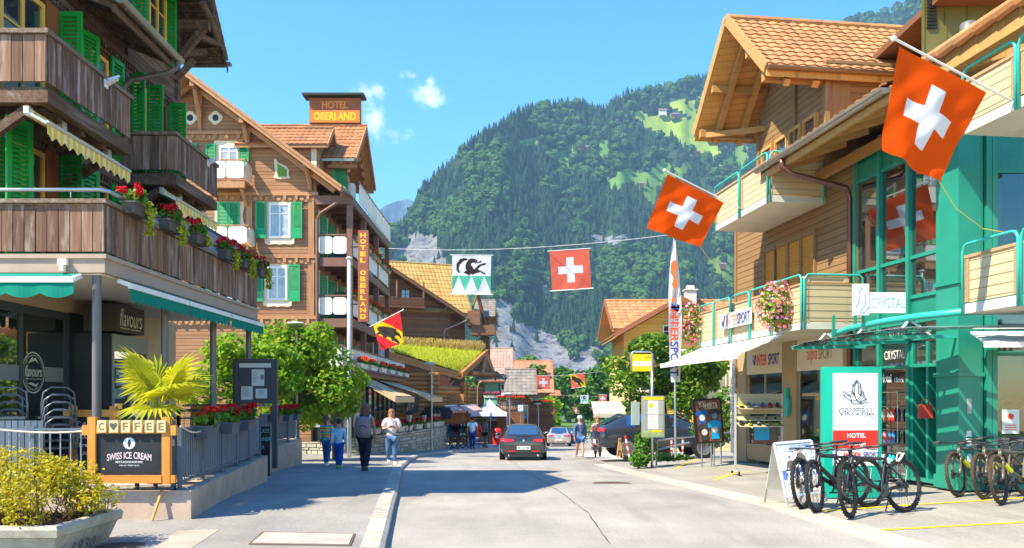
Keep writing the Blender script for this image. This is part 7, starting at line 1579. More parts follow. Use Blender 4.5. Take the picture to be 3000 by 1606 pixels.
def shopwindow():
 X, Y = 9.05, 14.15
 for i, (x, c, nm) in enumerate(((8.75,(.10,.09,.07),'dark grey'),(9.15,(.02,.20,.42),'bright blue'),(9.5,(.35,.04,.03),'dark red'))):
  t = thing('jacket', nm+' jacket hanging inside the corner shop window', 'jacket', (x,Y,.75), 0, 'jackets in the shop window'); m = MB(); P = [(-.22,0),(.22,0),(.21,.45),(.27,.10),(.34,.14),(.27,.58),(.10,.68),(-.10,.68),(-.27,.58),(-.34,.14),(-.27,.10),(-.21,.45)]; m.prism([(x+a,Y-.05,.75+b) for a,b in P],(0,.1,0)); m.build('shell', plain('jacket_'+nm.replace(' ','_'), c, .7), t); m = MB(); m.tube([(x-.2,Y,1.40),(x,Y,1.5),(x,Y,1.56),(x+.02,Y,1.6)], .008, 5); m.build('hanger', CHROME, t)
 t = thing('clothes_rail', 'chrome clothes rail inside the corner shop window', 'rail', (9.1,Y,.1)); m = MB(); m.tube([(8.4,Y,.12),(8.4,Y,1.58),(10,Y,1.58),(10,Y,.12)], .015, 6); m.build('rail', CHROME, t)
 shrub('window_plant', 'leafy green plant behind the upper corner window', (8.55,14.6,3.25), (.35,.3,.75), 420, leafmat('ficus_leaf', (.05,.20,.02), (.12,.32,.03), .3), .11, .35)
 for i, (x,c,nm) in enumerate((((7.48),(.45,.05,.03),'red'),)):
  t = thing('handbag', 'red bag hanging in the open green doorway', 'bag', (7.62,14.72,1.25)); m = MB(); m.prism([(7.50,14.6,1.25),(7.74,14.6,1.25),(7.72,14.6,1.5),(7.52,14.6,1.5)],(0,.12,0)); b = m.build('body', plain('bag_red', c, .5), t); m = MB(); m.tube([(7.55,14.66,1.5),(7.58,14.66,1.62),(7.66,14.66,1.62),(7.69,14.66,1.5)], .01, 5); m.build('strap', plain('bag_red', c, .5), t)
shopwindow()
# ---------------------------------------------------------------- painted marks, covers and patches on the ground
def marks():
 yl = plain('road_yellow', (.80,.56,.02), .7, .2, var=.25, scale=14)
 def line(px0, px1, w, n=14):
  a = ong(*px0); b = ong(*px1); m = MB(); d = (b-a).normalized(); s = V(-d.y,d.x,0)*(w/2); P = []
  for i in range(n+1): p = a.lerp(b,i/n); P += [(*(p-s).xy, fcz(*(p-s).xy)+.006), (*(p+s).xy, fcz(*(p+s).xy)+.006)]
  m.add(P, [(2*i,2*i+2,2*i+3,2*i+1) for i in range(n)]); o = m.build('parking_line', yl); o['kind'] = 'structure'
 line((2330,1508),(3060,1461),.09); line((2483,1563),(3060,1530),.085); line((1963,1372),(2066,1362),.07,6); line((1975,1380),(2045,1357),.07,6); line((2070,1405),(2200,1393),.07,6); line((2095,1411),(2172,1388),.07,6)
 def cover(px, r, mat, name, lab, on=.004):
  c = ong(*px) if px[0] > 1200 else ong(px[0], px[1], .10); m = MB(); m.lathe([(r,-.01),(r,on),(r*.93,on+.001),(r*.93,on-.002),(.001,on-.002)], (0,0,0), 28)
  for i in range(9): y = -r*.8+r*.2*i; w = math.sqrt(max(0,r*r*.8-y*y)); m.box(-w,w,y,y+r*.07,on-.002,on+.002)
  m.xf = None; o = m.build(name, mat); o.location = c; o['kind'] = 'structure'
 iron = plain('cast_iron', (.16,.10,.065), .7, .3, .3, var=.3, scale=20)
 cover((1792,1417), .42, iron, 'manhole_cover', ''); cover((352,1600), .24, iron, 'manhole_cover', '')
 m = MB(); P = [ong(x,y,.104) for x,y in ((775,1562),(1035,1567),(1022,1597),(738,1593))]; m.prism(P,(0,0,.012)); o = m.build('concrete_cover', plain('cover_concrete', (.40,.35,.28), .8, var=.2, dirt=.5)); o['kind'] = 'structure'
 m = MB(); P = [ong(x,y,.102) for x,y in ((768,1559),(1042,1565),(1028,1600),(728,1596))]; m.prism(P,(0,0,.008)); o = m.build('cover_frame', iron); o['kind'] = 'structure'
 m = MB(); P = [ong(x,y,.103) for x,y in ((520,1555),(645,1550),(560,1606),(440,1612))]; m.add(P,[(0,1,2,3)]); o = m.build('pavement_patch', plain('patch_concrete', (.36,.31,.24), .85, var=.12, dirt=.3)); o['kind'] = 'structure'
 # seams and cracks in the road
 m = MB(); rs = random.Random(5)
 def crack(pts, w):
  Q = []
  for (a, b) in zip(pts, pts[1:]):
   for i in range(10): f = i/10; Q.append(ong(a[0]+(b[0]-a[0])*f+rs.uniform(-2,2), a[1]+(b[1]-a[1])*f, .005))
  for p, q in zip(Q, Q[1:]): d = (q-p).normalized(); s = V(-d.y,d.x,0)*w*rs.uniform(.4,1.3); m.quad(p-s, p+s, q+s, q-s)
 crack(((1470,1335),(1560,1392),(1640,1440),(1720,1500),(1795,1606)), .007); crack(((1240,1385),(1640,1378)), .008); crack(((1600,1393),(1690,1395)), .01); crack(((1290,1330),(1420,1322)), .01)
 o = m.build('road_cracks', plain('crack_tar', (.04,.04,.04), .8)); o['kind'] = 'structure'
 m = MB(); P = [ong(x,y,.02) for x,y in ((1690,1335),(1740,1322),(1850,1322),(1905,1332),(1850,1348),(1740,1343))]; P = [V(p.x,p.y,max(p.z,fcz(p.x,p.y)+.012)) for p in P]; m.prism(P,(0,0,.01)); o = m.build('gravel_strip', plain('gravel_pale', (.60,.54,.45), .9, .1, var=.35, scale=9, bump=.8, bscale=25)); o['kind'] = 'structure'
marks()
# ---------------------------------------------------------------- houses farther down the street
DKW = siding('red_brown_logs', (.17,.065,.03), (.27,.11,.05), .2, 'Z', .7, groove=.45, isl=.2)
DKT = wood('red_brown_timber', (.16,.07,.035), (.25,.12,.06), 'X', .7, isl=.15, grain=10, bump=.1)
def housebody(t, A, d, L, half, drop, zg, wm, over=.7, inset=.82, name='wall'):
 A = Vector(A); d = Vector(d).normalized(); s = d.cross(Vector((0,0,1))); P = []; h = half*inset; z1 = A.z-drop*inset-.18; f = A + d*over
 for k, z in ((-1,zg),(1,zg),(1,z1)): P.append(V(f.x+s.x*h*k, f.y+s.y*h*k, z))
 P.append(V(f.x,f.y,A.z-.2)); P.append(V(f.x-s.x*h, f.y-s.y*h, z1)); m = MB(); m.prism(P, d*(L-2*over)); return m.build(name, wm, t)
def gwin(t, c, ex, w, h, fm, pm=None, sh=None, mull=1):
 ex = Vector(ex).normalized(); o = Vector(c) - ex*(w/2); window(t, o, ex, w, h, fm, pm, fw=.07, mull=mull, cross=(.66,), depth=.06)
 if sh: shutter(t, o - ex*(w*.5+.03) + V(ex.y,-ex.x,0)*.03, ex, w*.5, h, sh, n=10); shutter(t, o + ex*(w+.03) + V(ex.y,-ex.x,0)*.03, ex, w*.5, h, sh, n=10)
def chalet2():
 d = V(.94,.34,0); w = V(-.34,.94,0); Bp = at(1340,780,76); A = Bp - d*6.9; zg = gz(70)
 t = thing('chalet', 'red-brown carved timber chalet with a mossy tiled roof behind the grass-roofed log house', 'building', (-7,59,zg)); mt = tilemat('mossy_tiles', (.34,.19,.05), (.46,.28,.08), (.36,.28,.09))
 gable_roof('roof', t, A, Bp, 5.1, 5.0, 0, DKT, mt, 12, 20, rows2=False); housebody(t, A, d, 6.9, 5.1, 5.0, zg, DKW, .5)
 F = at(1149,787,68); half, drop = 6.6, 3.85; r = gable_roof('gable_roof', t, F, F+w*8, half, drop, 0, DKT, mt, 10, 14); housebody(t, F, w, 8, half, drop, zg, DKW, 1.0, name='gable_wall')
 m = MB()
 for k in (-1,1): m.bar(F+V(0,0,-.02), F+d*(half*k)+V(0,0,-drop-.02), .07, .26); m.bar(F+V(0,0,.12)-w*.03, F+d*(half*k)+V(0,0,-drop+.12)-w*.03, .05, .07)
 m.bar(F+d*4.9+V(0,0,-2.95), F+d*4.4+w*1.0+V(0,0,-4.2), .14, .14); m.build('bargeboard', DKT, r)
 f = F + w*1.0; K = 68/55.2; g = lambda u, z, o=0.0: V(f.x+d.x*u*K-w.x*o, f.y+d.y*u*K-w.y*o, CZ+(z-CZ)*K)
 bal = MB(); bal.bar(g(-3,8.05,.5), g(2.35,8.05,.5), 1.0, .12); bal.bar(g(-3,8.7,.95), g(2.35,8.7,.95), .08, .1); b = bal.build('balcony', DKT, t)
 m = MB(); boards_line(m, g(-3,0,.95), g(2.3,0,.95), 9.6, 10.3, .2, .03, .03); m.build('balcony_front', DKW, b)
 for u in (-2.2,.35,2.25): m = MB(); m.tube([g(u,8.75,.95), g(u,9.3,.95), g(u,9.9,.9)], [.08,.1,.07], 8); m.build('balcony_post', DKT, b)
 m = MB(); 
 for z in (7.35,6.2,10.0): hw = half/K*.82*min(1,((F.z-CZ)/K+CZ-z+.6)/3.12); m.bar(g(-hw,z,.06), g(min(hw,4.35),z,.06), .16, .16)
 for u in (-3.8,-1.5,.2,2.5,4.3): m.bar(g(u,6.2,.04), g(u,4.4,.04), .2, .1)
 m.build('timber_trim', DKT, t)
 for u in (-.6,1.5): gwin(t, g(u,4.6,.06), d, 1.5, 1.6, CREAM, PANEC)
 gwin(t, g(-.8,8.2,.02), d, .8, 1.6, DKT, PANE); gwin(t, g(1.1,8.4,.02), d, .8, 1.2, DKT, PANE)
 m = MB(); e = F+d*half+V(0,0,-drop-.1); m.tube([e-w*.3+V(.1,0,.0), e+V(.05,0,-.25), e-d*1.6+w*1.0+V(0,0,-1.0), e-d*1.75+w*1.0+V(0,0,-1.3), e-d*1.75+w*1.0+V(0,0,-5)], .07, 8); m.build('downpipe', GALV, t)
 p = at(1382,930,71); m = MB(); m.box(p.x-.35,p.x+.75,70.4,74,p.z-.5,p.z+.55); m.box(p.x-.4,p.x+.8,70.3,74,p.z-.75,p.z-.5); m.build('side_balcony', DKT, t)
 p = at(1395,905,60); m = MB(); m.bar(at(1400,862,74), at(1420,948,75), .3, .2); m.bar(at(1398,862,74), at(1376,930,72), .1, .2); m.build('side_gable', DKT, t)
chalet2()
def house_x(label, L, R_, eave, Y, half, rm, tile, wm, zg=None, win=2, rows=8, name='house', fl=None):
 """house whose ridge runs across the street; L, R_ ridge pixels, eave pixel row"""
 A = at(*L, Y); B = V(at(*R_, Y).x, Y, A.z); ze = CZ+(VY-eave)/2329*(Y-half); drop = A.z-ze; zg = gz(Y)-.2 if zg is None else zg; t = thing(name, label, 'building', ((A.x+B.x)/2, Y, zg)); r = gable_roof('roof', t, A, B, half, drop, 0, rm, tile, rows, max(6,int((B.x-A.x)/.35))); housebody(t, A, (1,0,0), B.x-A.x, half, drop, zg, wm, .6, .78)
 m = MB()
 for k in (-1,1): m.bar(B+V(.02,0,0), B+V(.02,k*half,-drop), .06, .22)
 m.build('bargeboard', DKT, r); y = Y-half*.78-.02; n = win
 for i in range(n): x = A.x+.9+(B.x-A.x-1.8)*(i+.5)/n; gwin(t, (x,y,ze-1.9), (1,0,0), .8, 1.1, CREAM, PANE, HGREEN if i % 2 == 0 else None)
 return t
GRT = tilemat('grey_slates', (.17,.14,.12), (.24,.21,.18), (.30,.26,.20)); PKT = tilemat('faded_tiles', (.36,.20,.14), (.46,.29,.21), (.30,.22,.18)); REDT = tilemat('red_tiles', (.42,.15,.07), (.54,.23,.11), (.34,.18,.11))
house_x('small grey-roofed wooden house with a balcony behind the carved chalet', (1392,881), (1452,881), 928, 80, 3.1, DKT, GRT, DKW)
p = at(1425,975,72); o = MB(); o.box(p.x-1.3,p.x+.8,70.6,72.2,p.z-.3,p.z+.55); ob = o.build('balcony_box', DKT); tag(ob, 'dark wooden balcony jutting out above the grass roof', 'balcony')
house_x('house with a broad faded pinkish tile roof beside the log house', (1410,1022), (1503,1022), 1096, 98, 4.0, DKT, PKT, plain('cream_wall', (.55,.48,.36), .8))
t5 = house_x('low house with a grey slate roof and wooden terrace near the street clock', (1478,1084), (1570,1084), 1157, 68, 3.6, DKT, GRT, DKW)
house_x('far house with a long red tile roof above the flags', (1480,1058), (1618,1058), 1150, 116, 5.2, DKT, REDT, plain('brown_wall', (.24,.13,.07), .8), win=3)
house_x('tiny red-roofed house at the far end of the street', (1590,1146), (1640,1146), 1160, 128, 3.4, DKT, REDT, DKW, win=1)
def mint():
 Y = 73; a = at(1403,1185,Y); b = at(1466,1118,Y); t = thing('house', 'narrow mint green wooden house front with pink flowers', 'building', ((a.x+b.x)/2,Y,gz(Y))); m = MB(); m.box(a.x,b.x,Y,Y+5,gz(Y)-.2,b.z+.1); m.build('wall', siding('grey_boards', (.16,.13,.10), (.25,.21,.17), .2, 'X', .8), t); m = MB(); m.box(a.x+.55,b.x-.15,Y-.06,Y-.001,a.z+.9,b.z-.15); m.build('shutters', plain('mint_green', (.20,.52,.36), .5), t); m = MB(); m.box(a.x+.1,b.x+.1,Y-.9,Y-.061,a.z+.0,a.z+.1); boards_line(m, V(a.x+.5,Y-.9,0), V(b.x+.1,Y-.9,0), a.z+.1, a.z+.75, .15, .03, .03); m.build('balcony', MATS['mint_green'], t); m = MB(); m.prism([(a.x-.3,Y-1.2,b.z-.1),(b.x+.6,Y-1.2,b.z-.1),(b.x-.3,Y+2,b.z+.9),(a.x-.3,Y+2,b.z+.9)],(0,0,.12)); m.build('roof', DKT, t)
 flower_box('long trough of magenta flowers on the mint green balcony', ((a.x+b.x)/2+.2,Y-.95,a.z+.62), 0, 1.6, 'far flower troughs', 0, WHITE, PINKFL, .2, .9)
mint()
def terrace5():
 Y = 63; a = at(1455,1200,Y); b = at(1536,1168,Y); t = thing('wooden_terrace', 'raised weathered wooden terrace with a row of red flowers', 'terrace', ((a.x+b.x)/2,Y,gz(Y))); m = MB(); boards_line(m, V(a.x,Y,0), V(b.x,Y,0), a.z, b.z-.15, .18, .02, .04); m.build('parapet', OLDW, t); m = MB(); m.box(a.x,b.x,Y+.05,Y+3,gz(Y),a.z+.1); m.build('base', DKW, t)
 for i in range(3): flower_box('red and orange flower trough on the weathered terrace, %s one' % ('left','middle','right')[i], (a.x+.4+.75*i,Y-.1,b.z-.25), 0, .8, 'far flower troughs', 0, OLDB, (GERRED,ORANGEFL,ORANGEFL)[i], .16, .8)
 p = at(1525,1197,60); c = thing('street_clock', 'blue framed street clock with a white dial', 'clock', (p.x,60,gz(60))); m = MB(); m.box(p.x-.26,p.x+.26,59.95,60.1,p.z-.3,p.z+.32); b_ = m.build('case', plain('clock_blue', (.01,.07,.25), .4), c); m = MB(); m.box(p.x-.2,p.x+.2,59.935,59.949,p.z-.17,p.z+.26); d = m.build('dial', WHITE, b_); m = MB(); m.bar((p.x,59.93,p.z+.05),(p.x+.1,59.93,p.z+.14),.02,.006,up=(0,1,0)); m.bar((p.x,59.93,p.z+.05),(p.x-.12,59.93,p.z+.0),.02,.006,up=(0,1,0)); m.build('hands', BLACK, d); m = MB(); put_text(m, 'TISSOT', (p.x,59.94,p.z-.23), (1,0,0), (0,0,1), w=.34, h=.07); m.build('lettering', WHITE, b_); m = MB(); m.tube([(p.x,60.02,gz(60)),(p.x,60.02,p.z-.3)],.04,8); m.build('pole', GALV, c)
 p = at(1582,1190,72); t = thing('wooden_terrace', 'far brown wooden terrace crossed by a bank of red geraniums', 'terrace', (p.x,72,gz(72))); m = MB(); boards_line(m, V(p.x-2.2,72,0), V(p.x+1.2,72,0), p.z-1.2, p.z+.1, .25, .02, .05); m.box(p.x-2.2,p.x+1.2,72.1,75,gz(72),p.z-.5); m.build('parapet', DKW, t); flower_box('bank of red geraniums on the far brown terrace', (p.x,71.8,p.z+.05), 0, 2.6, 'far flower troughs', 0, OLDB, GERRED, .15, .9)
terrace5()
# grass-roofed log house
def loghouse():
 L, C, Rr, T = at(1139,1031,54), at(1348,1094,60.5), at(1424,1026,66), at(1150,1012,67); zg = gz(48); t = thing('log_house', 'round log house with a bright grass-covered roof', 'building', (-5,49,zg)); LOG = wood('golden_logs', (.34,.12,.03), (.48,.20,.055), 'X', .55, isl=.15, grain=10)
 m = MB(); m.grid(lambda u, v: (L*(1-u)+C*u)*(1-v)+(T*(1-u)+Rr*u)*v-V(0,0,.06), 24, 16); m.grid(lambda u, v: (L*(1-u)+C*u)*(1-v)+(T*(1-u)+Rr*u)*v-V(0,0,.25), 24, 16); r = m.build('roof', OLDB, t)
 m = MB(); n = V(-.6,-.8,0).normalized(); d = (C-L).normalized()
 for i, (o, z) in enumerate(((.02,-.05),(.0,-.22),(-.08,-.40))): m.bar(L+n*o+V(0,0,z), C+n*o+V(0,0,z), .06, .15)
 m.bar(C+V(.05,-.05,.02), Rr+V(.05,-.05,.02), .3, .08); m.build('eave_boards', LOG, r); e2 = at(1452,1100,68)
 m = MB()
 for o in (0,-.25,-.5): m.bar(Rr+V(.0,o*.2,o), e2+V(0,0,o*.8), .1, .14); m.bar(Rr+V(.0,0,o), C+V(0,0,o*.8), .1, .14)
 m.tube([at(1412,1095,63.5),at(1422,1040,66)],.16,8); m.tube([at(1380,1092,62),at(1445,1098,67)],.16,8); m.build('gable_logs', LOG, t); m = MB(); m.add([C-V(0,0,.2),e2-V(0,0,.2),Rr-V(0,0,.3)],[(0,1,2)]); m.build('gable_infill', DKW, t)
 m = MB()
 for p, q in ((C,(.0)),(e2,.3)):
  for k in range(5): m.tube([p+V(-.2+.1*k,-.1,.1-.0), p+V(-.22+.1*k,-.16,-.25)], .035, 6)
 m.build('rafter_ends', LOG, r)
 # walls of stacked round logs with crossing ends
 def logs(a, b, z0, z1, name):
  m = MB(); a = V(*a,0); b = V(*b,0); dd = (b-a).normalized(); z = z0+.16
  while z < z1: m.tube([a-dd*.2+V(0,0,z), b+dd*.2+V(0,0,z)], .165, 10); z += .31
  return m.build(name, LOG, t, True, angle=50)
 c0 = at(1274,1200,57.5); c1 = at(1368,1200,61.5); c2 = at(1410,1200,66)
 logs((-8.6,56), (c0.x,c0.y), zg, 3.4, 'log_wall'); logs((c0.x,c0.y), (c1.x-.3,c1.y), zg, 2.6, 'log_wall'); logs((c1.x,c1.y), (c2.x,c2.y), zg, 2.6, 'log_wall'); logs((c0.x-.2,c0.y-.3),(c0.x+.1,c0.y+.3), -.8, 3.4, 'log_ends'); logs((c1.x-.25,c1.y-.5),(c1.x+.05,c1.y+.3), -.8, 2.9, 'log_ends')
 m = MB(); q = at(1335,1150,59.3); m.box(q.x-.65,q.x+.6,59.3,59.4,-.6,2.0); m.build('door', wood('warm_door', (.42,.15,.04), (.55,.22,.06), 'Z', .5), t)
 gwin(t, (at(1205,0,56).x,56,.6), (.97,.25,0), 1.1, 1.5, DKT, PANE)
 for px in (1322,1402): p = at(px,1118,60); m = MB(); m.tube([p+V(.25,0,.05),p+V(.05,0,-.1),p+V(-.08,0,-.5),p+V(-.1,0,-2.2)],.045,8); m.build('curved_pipe', plain('copper_pipe', (.45,.26,.13), .4, .5, .4), t)
 # turf: a dense mat with taller stalks at the ridge, one mass
 rs = random.Random(9); m = MB(); G = [L+V(.15,.1,.03),C+V(-.05,.1,.03),Rr+V(-.1,0,.03),T]; f = lambda u, v: G[0]*(1-u)*(1-v)+G[1]*u*(1-v)+G[2]*u*v+G[3]*(1-u)*v
 m.grid(lambda u, v: f(u,v)+V(0,0,.10+.08*mnoise.noise(Vector((u*14,v*14,0)))), 30, 20)
 for i in range(6500):
  u, v = rs.random(), rs.random(); p = f(u,v)+V(0,0,.06); h = rs.uniform(.12,.3); a = rs.uniform(0,6.28); w = .025; b = V(rs.gauss(0,.35),rs.gauss(0,.35),1)*h
  m.add([p+V(math.cos(a)*w,math.sin(a)*w,0), p-V(math.cos(a)*w,math.sin(a)*w,0), p+b],[(0,1,2)])
 o = m.build('turf', leafmat('turf_grass', (.40,.46,.02), (.58,.54,.03), .3, (.34,.42,.03)), t); o['kind'] = 'stuff'
 m = MB()
 for i in range(1300):
  u = rs.random(); p = f(u,rs.uniform(.86,1.0)); h = rs.uniform(.3,.85); b = p+V(rs.gauss(0,.1),rs.gauss(0,.1),h); m.tube([p,p.lerp(b,.6)+V(.02,0,0),b],[.012,.012,.03],3,cap=False)
 o = m.build('grass_stalks', leafmat('dry_stalk', (.50,.36,.08), (.62,.47,.14), .3), t); o['kind'] = 'stuff'
loghouse()
def pinkawn():
 for i, (a, b) in enumerate(((1303,1345),(1348,1392))):
  p, q = at(a,1200,56.5), at(b,1196,60); t = thing('small_awning', 'faded pink striped shop awning under the log house, %s of two' % ('nearer','farther')[i], 'awning', tuple((p+q)/2)); m = MB(); n = V(.85,-.5,0); m.quad(p+V(0,0,.25),q+V(0,0,.25),q+n*.7-V(0,0,.1),p+n*.7-V(0,0,.1)); scallop(m, p+n*.7-V(0,0,.1), q+n*.7-V(0,0,.1), (0,0,-1), .2, 5); m.build('cloth', plain('pink_cloth', (.60,.34,.28), .8, var=.2, scale=6), t); m = MB(); m.bar(p+V(0,0,.26), q+V(0,0,.26), .06, .06); m.build('rail', WHITE, t)
pinkawn()
street_lamp('grey street lamp with a flat disc head before the log house', -4.25, 42, 4.6); street_lamp('small grey street lamp standing left of the street clock', at(1493,0,57).x, 57, 3.7); street_lamp('far grey street lamp by the bright round tree', at(1577,0,66).x, 66, 3.3); street_lamp('farthest grey street lamp beyond the cars', at(1620,0,80).x, 80, 3.4)
# sales tent, clothes rail and rental bikes
def tent(label, p0, s, h, he, col, txt=None, peak=True):
 x, y, z = p0; t = thing('pop_up_tent', label, 'tent', p0, 0, 'pop-up tents'); hs = s/2; m = MB(); ap = V(x,y,z+h); rim = [V(x-hs,y-hs,z+he),V(x+hs,y-hs,z+he),V(x+hs,y+hs,z+he),V(x-hs,y+hs,z+he)]
 for a, b in zip(rim, rim[1:]+rim[:1]):
  mid = lambda p, f: p.lerp(ap, f) - V(0,0,(h-he)*.16*math.sin(math.pi*f)); R3 = [(a,b)]+[(mid(a,f),mid(b,f)) for f in (.33,.66)]
  for (c, d), (e, g) in zip(R3, R3[1:]): m.quad(c, d, g, e)
  m.add([R3[-1][0],R3[-1][1],ap],[(0,1,2)]); m.quad(a, b, b-V(0,0,.25), a-V(0,0,.25))
 m.build('canopy', col, t)
 for p in rim: m = MB(); m.bar(p-V(0,0,.05), V(p.x,p.y,z), .05, .05); m.build('leg', STEEL, t)
 if txt: m = MB(); put_text(m, txt, (x+s*.2,y-hs-.01,z+he-.13), (1,0,0), (0,0,1), w=s*.42, h=.16, bold=.03); m.build('lettering', WHITE, t)
TB = plain('tent_blue', (.0,.23,.62), .6, .3, var=.05); p = at(1434,1225,62); tent('white pop-up tent with a pointed top beside the street', (p.x,62,gz(62)+.1), 2.75, 3.5, 2.45, plain('tent_white', (.74,.75,.76), .7, var=.03)); p = at(1452,1225,67); tent('blue branded pop-up tent behind the white tent', (p.x+1.15,66,gz(66)+.1), 3.0, 2.9, 2.35, TB, 'ORBEA')
def clothes():
 Y = 47.8; a = at(1310,0,Y).x; z = gz(Y)+.1; t = thing('clothes_rail', 'long metal clothes rail of bright shirts on the pavement', 'rail', (a+.9,Y,z)); m = MB()
 for x in (a,a+1.9): m.tube([(x,Y,z),(x,Y,z+1.5)],.02,6); m.bar((x,Y-.25,z+.03),(x,Y+.25,z+.03),.04,.04)
 m.tube([(a,Y,z+1.5),(a+1.9,Y,z+1.5)],.02,6); m.build('rail', BLACK, t)
 for i, (nm, c) in enumerate((('teal',(.0,.22,.25)),('dark teal',(.0,.16,.2)),('red',(.6,.02,.03)),('crimson',(.5,.01,.05)),('pale',(.6,.5,.45)),('lime',(.5,.6,.1)),('scarlet',(.7,.03,.02)),('mint',(.25,.65,.5)),('sea green',(.05,.45,.38)),('bright red',(.75,.02,.02)))):
  x = a+.1+.19*i; m = MB(); m.prism([(x-.13,Y-.2,z+.65),(x+.13,Y-.2,z+.65),(x+.12,Y-.2,z+1.2),(x+.22,Y-.2,z+.9),(x+.26,Y-.2,z+1.0),(x+.14,Y-.2,z+1.45),(x-.14,Y-.2,z+1.45),(x-.26,Y-.2,z+1.0),(x-.22,Y-.2,z+.9),(x-.12,Y-.2,z+1.2)],(.03,.3,0)); o = m.build('shirt', plain('cloth_'+nm.replace(' ','_'), c, .8), None, at0=(x,Y,z+.65)); tag(o, '%s shirt hanging on the pavement clothes rail' % nm, 'shirt', 'shirts on the clothes rail')
 g = 'rental bikes below the clothes rail'
 for i, (px, Y2, nm) in enumerate(((1312,46.6,'left'),(1338,46.4,'middle'),(1358,46.8,'right'))): o = dup(b1 if i else e1, (at(px,0,Y2).x, Y2, gz(Y2)+.1), R(235), 'small far bicycle parked below the clothes rail, %s of three' % nm, g)
 p = at(1456,1290,60); t = thing('bin', 'bright red bin beside the tent', 'bin', (p.x,60,gz(60)+.1)); m = MB(); m.lathe([(.3,0),(.36,1.0),(.33,1.15),(.15,1.25)],(p.x,60,gz(60)+.1),16); b = m.build('body', plain('bin_red', (.75,.02,.01), .4), t, True, angle=50); m = MB(); m.lathe([(.12,-.37),(.12,-.36)],(p.x,60,gz(60)+.7),12,'Y'); m.build('label_disc', WHITE, b)
 p = at(1440,1275,64); t = thing('market_table', 'grey covered sales table under the tents', 'table', (p.x,64,gz(64))); m = MB(); m.box(p.x-.2,p.x+1.2,63.5,64.5,gz(64)+.1,gz(64)+1.1); m.build('cloth', plain('table_grey', (.25,.25,.25), .7), t); m = MB(); m.box(p.x-.3,p.x+.5,64.7,65,gz(64),gz(64)+1.9); o = m.build('back_board', plain('board_rust', (.35,.10,.03), .6), t)
clothes()
# yellow house, tree and planting on the right
def yellow_house():
 Y = 42.0; zg = -1.2; t = thing('house', 'yellow wooden house with an orange tiled double gable behind the street tree', 'building', (8.5,45,zg)); YW = siding('yellow_boards', (.62,.33,.06), (.72,.42,.10), .18, 'Z', .6, groove=.2, isl=.08); YC = plain('cream_render', (.66,.50,.24), .8, var=.05)
 F = at(1994,872,Y); half, drop = 3.5, 2.0; r = gable_roof('gable_roof', t, F, F+V(0,6,0), half, drop, 0, RTRIM, RTILE, 9, 14); housebody(t, F, (0,1,0), 7, half, drop, 3.4, YW, .9, name='gable_wall')
 A = at(1772,884,46.5); B = V(13.5,46.5,A.z); gable_roof('roof', t, A, B, 3.4, 1.9, 0, RTRIM, RTILE, 9, 22); housebody(t, A, (1,0,0), B.x-A.x, 3.4, 1.9, 3.4, YW, .9, name='upper_wall'); m = MB(); m.box(F.x-2.9,13,42.9,49,zg,3.4); m.build('wall', YC, t)
 m = MB()
 for k in (-1,1): m.bar(F+V(0,-.02,0), F+V(k*half,-.02,-drop), .06, .24)
 m.bar(A+V(-.02,0,0), A+V(-.02,-3.4,-1.9), .06, .24); m.bar(A+V(-.02,0,0), A+V(-.02,3.4,-1.9), .06, .24); m.build('bargeboard', plain('brown_barge', (.30,.10,.04), .6), r)
 gwin(t, (F.x-.3,42.85,4.6), (1,0,0), 1.0, 1.0, CREAM, PANE); m = MB(); x0 = at(1857,0,42).x; x1 = at(2045,0,42).x; m.quad((x0,42.85,4.3),(x1,42.85,4.3),(x1,41.7,3.75),(x0,41.7,3.75)); scallop(m,(x0,41.7,3.75),(x1,41.7,3.75),(0,0,-1),.2,18); m.build('awning', plain('striped_awning', (.72,.64,.52), .8, var=.15, scale=5), t)
 for x in (F.x-2.0,F.x+.3,F.x+2.2): gwin(t, (x,42.88,-.1), (1,0,0), .9, 1.5, YELLOWF, PANE, plain('yellow_shutter', (.65,.38,.05), .5)); gwin(t, (x,42.88,2.0), (1,0,0), .9, 1.1, CREAM, PANE)
 p = at(2021,868,46); m = MB(); m.box(p.x-.3,p.x+.3,45.6,46.2,p.z-.8,p.z+.3); m.box(p.x-.38,p.x+.38,45.52,46.28,p.z+.3,p.z+.36); m.box(p.x-.2,p.x+.2,45.7,46.1,p.z+.36,p.z+.6); m.build('chimney', CONCL, t)
 a = at(1739,1212,39.5); b = at(1822,1182,41.5); m = MB(); m.quad((a.x+.2,42.8,b.z+.1),(b.x+.6,42.8,b.z+.1),(b.x-.1,39.6,a.z+.0),(a.x,39.6,a.z+.0)); m.quad((a.x,39.6,a.z),(b.x-.1,39.6,a.z),(b.x-.1,39.6,a.z-.2),(a.x,39.6,a.z-.2)); m.build('shop_awning', plain('cream_awning', (.42,.38,.28), .8, var=.12), t)
yellow_house()
tree('street_tree', 'broad dark green tree shading the parked cars beside the bus stop', (6.0,31.5,-.75), (5.75,31.0,2.55), (2.9,2.0,1.8), 10500, .125, leafmat('maple_leaf', (.07,.19,.012), (.20,.34,.025), .4, (.30,.40,.04)), .26, seed=21, lumps=38, limbs=9)
tree('street_tree', 'bright lime green round tree far down the street', (at(1612,0,78).x,78,gz(78)), (at(1612,0,78).x,78,.4), (1.5,1.3,1.7), 900, .24, leafmat('lime_leaf', (.28,.46,.02), (.42,.55,.03), .45), .12, seed=31)
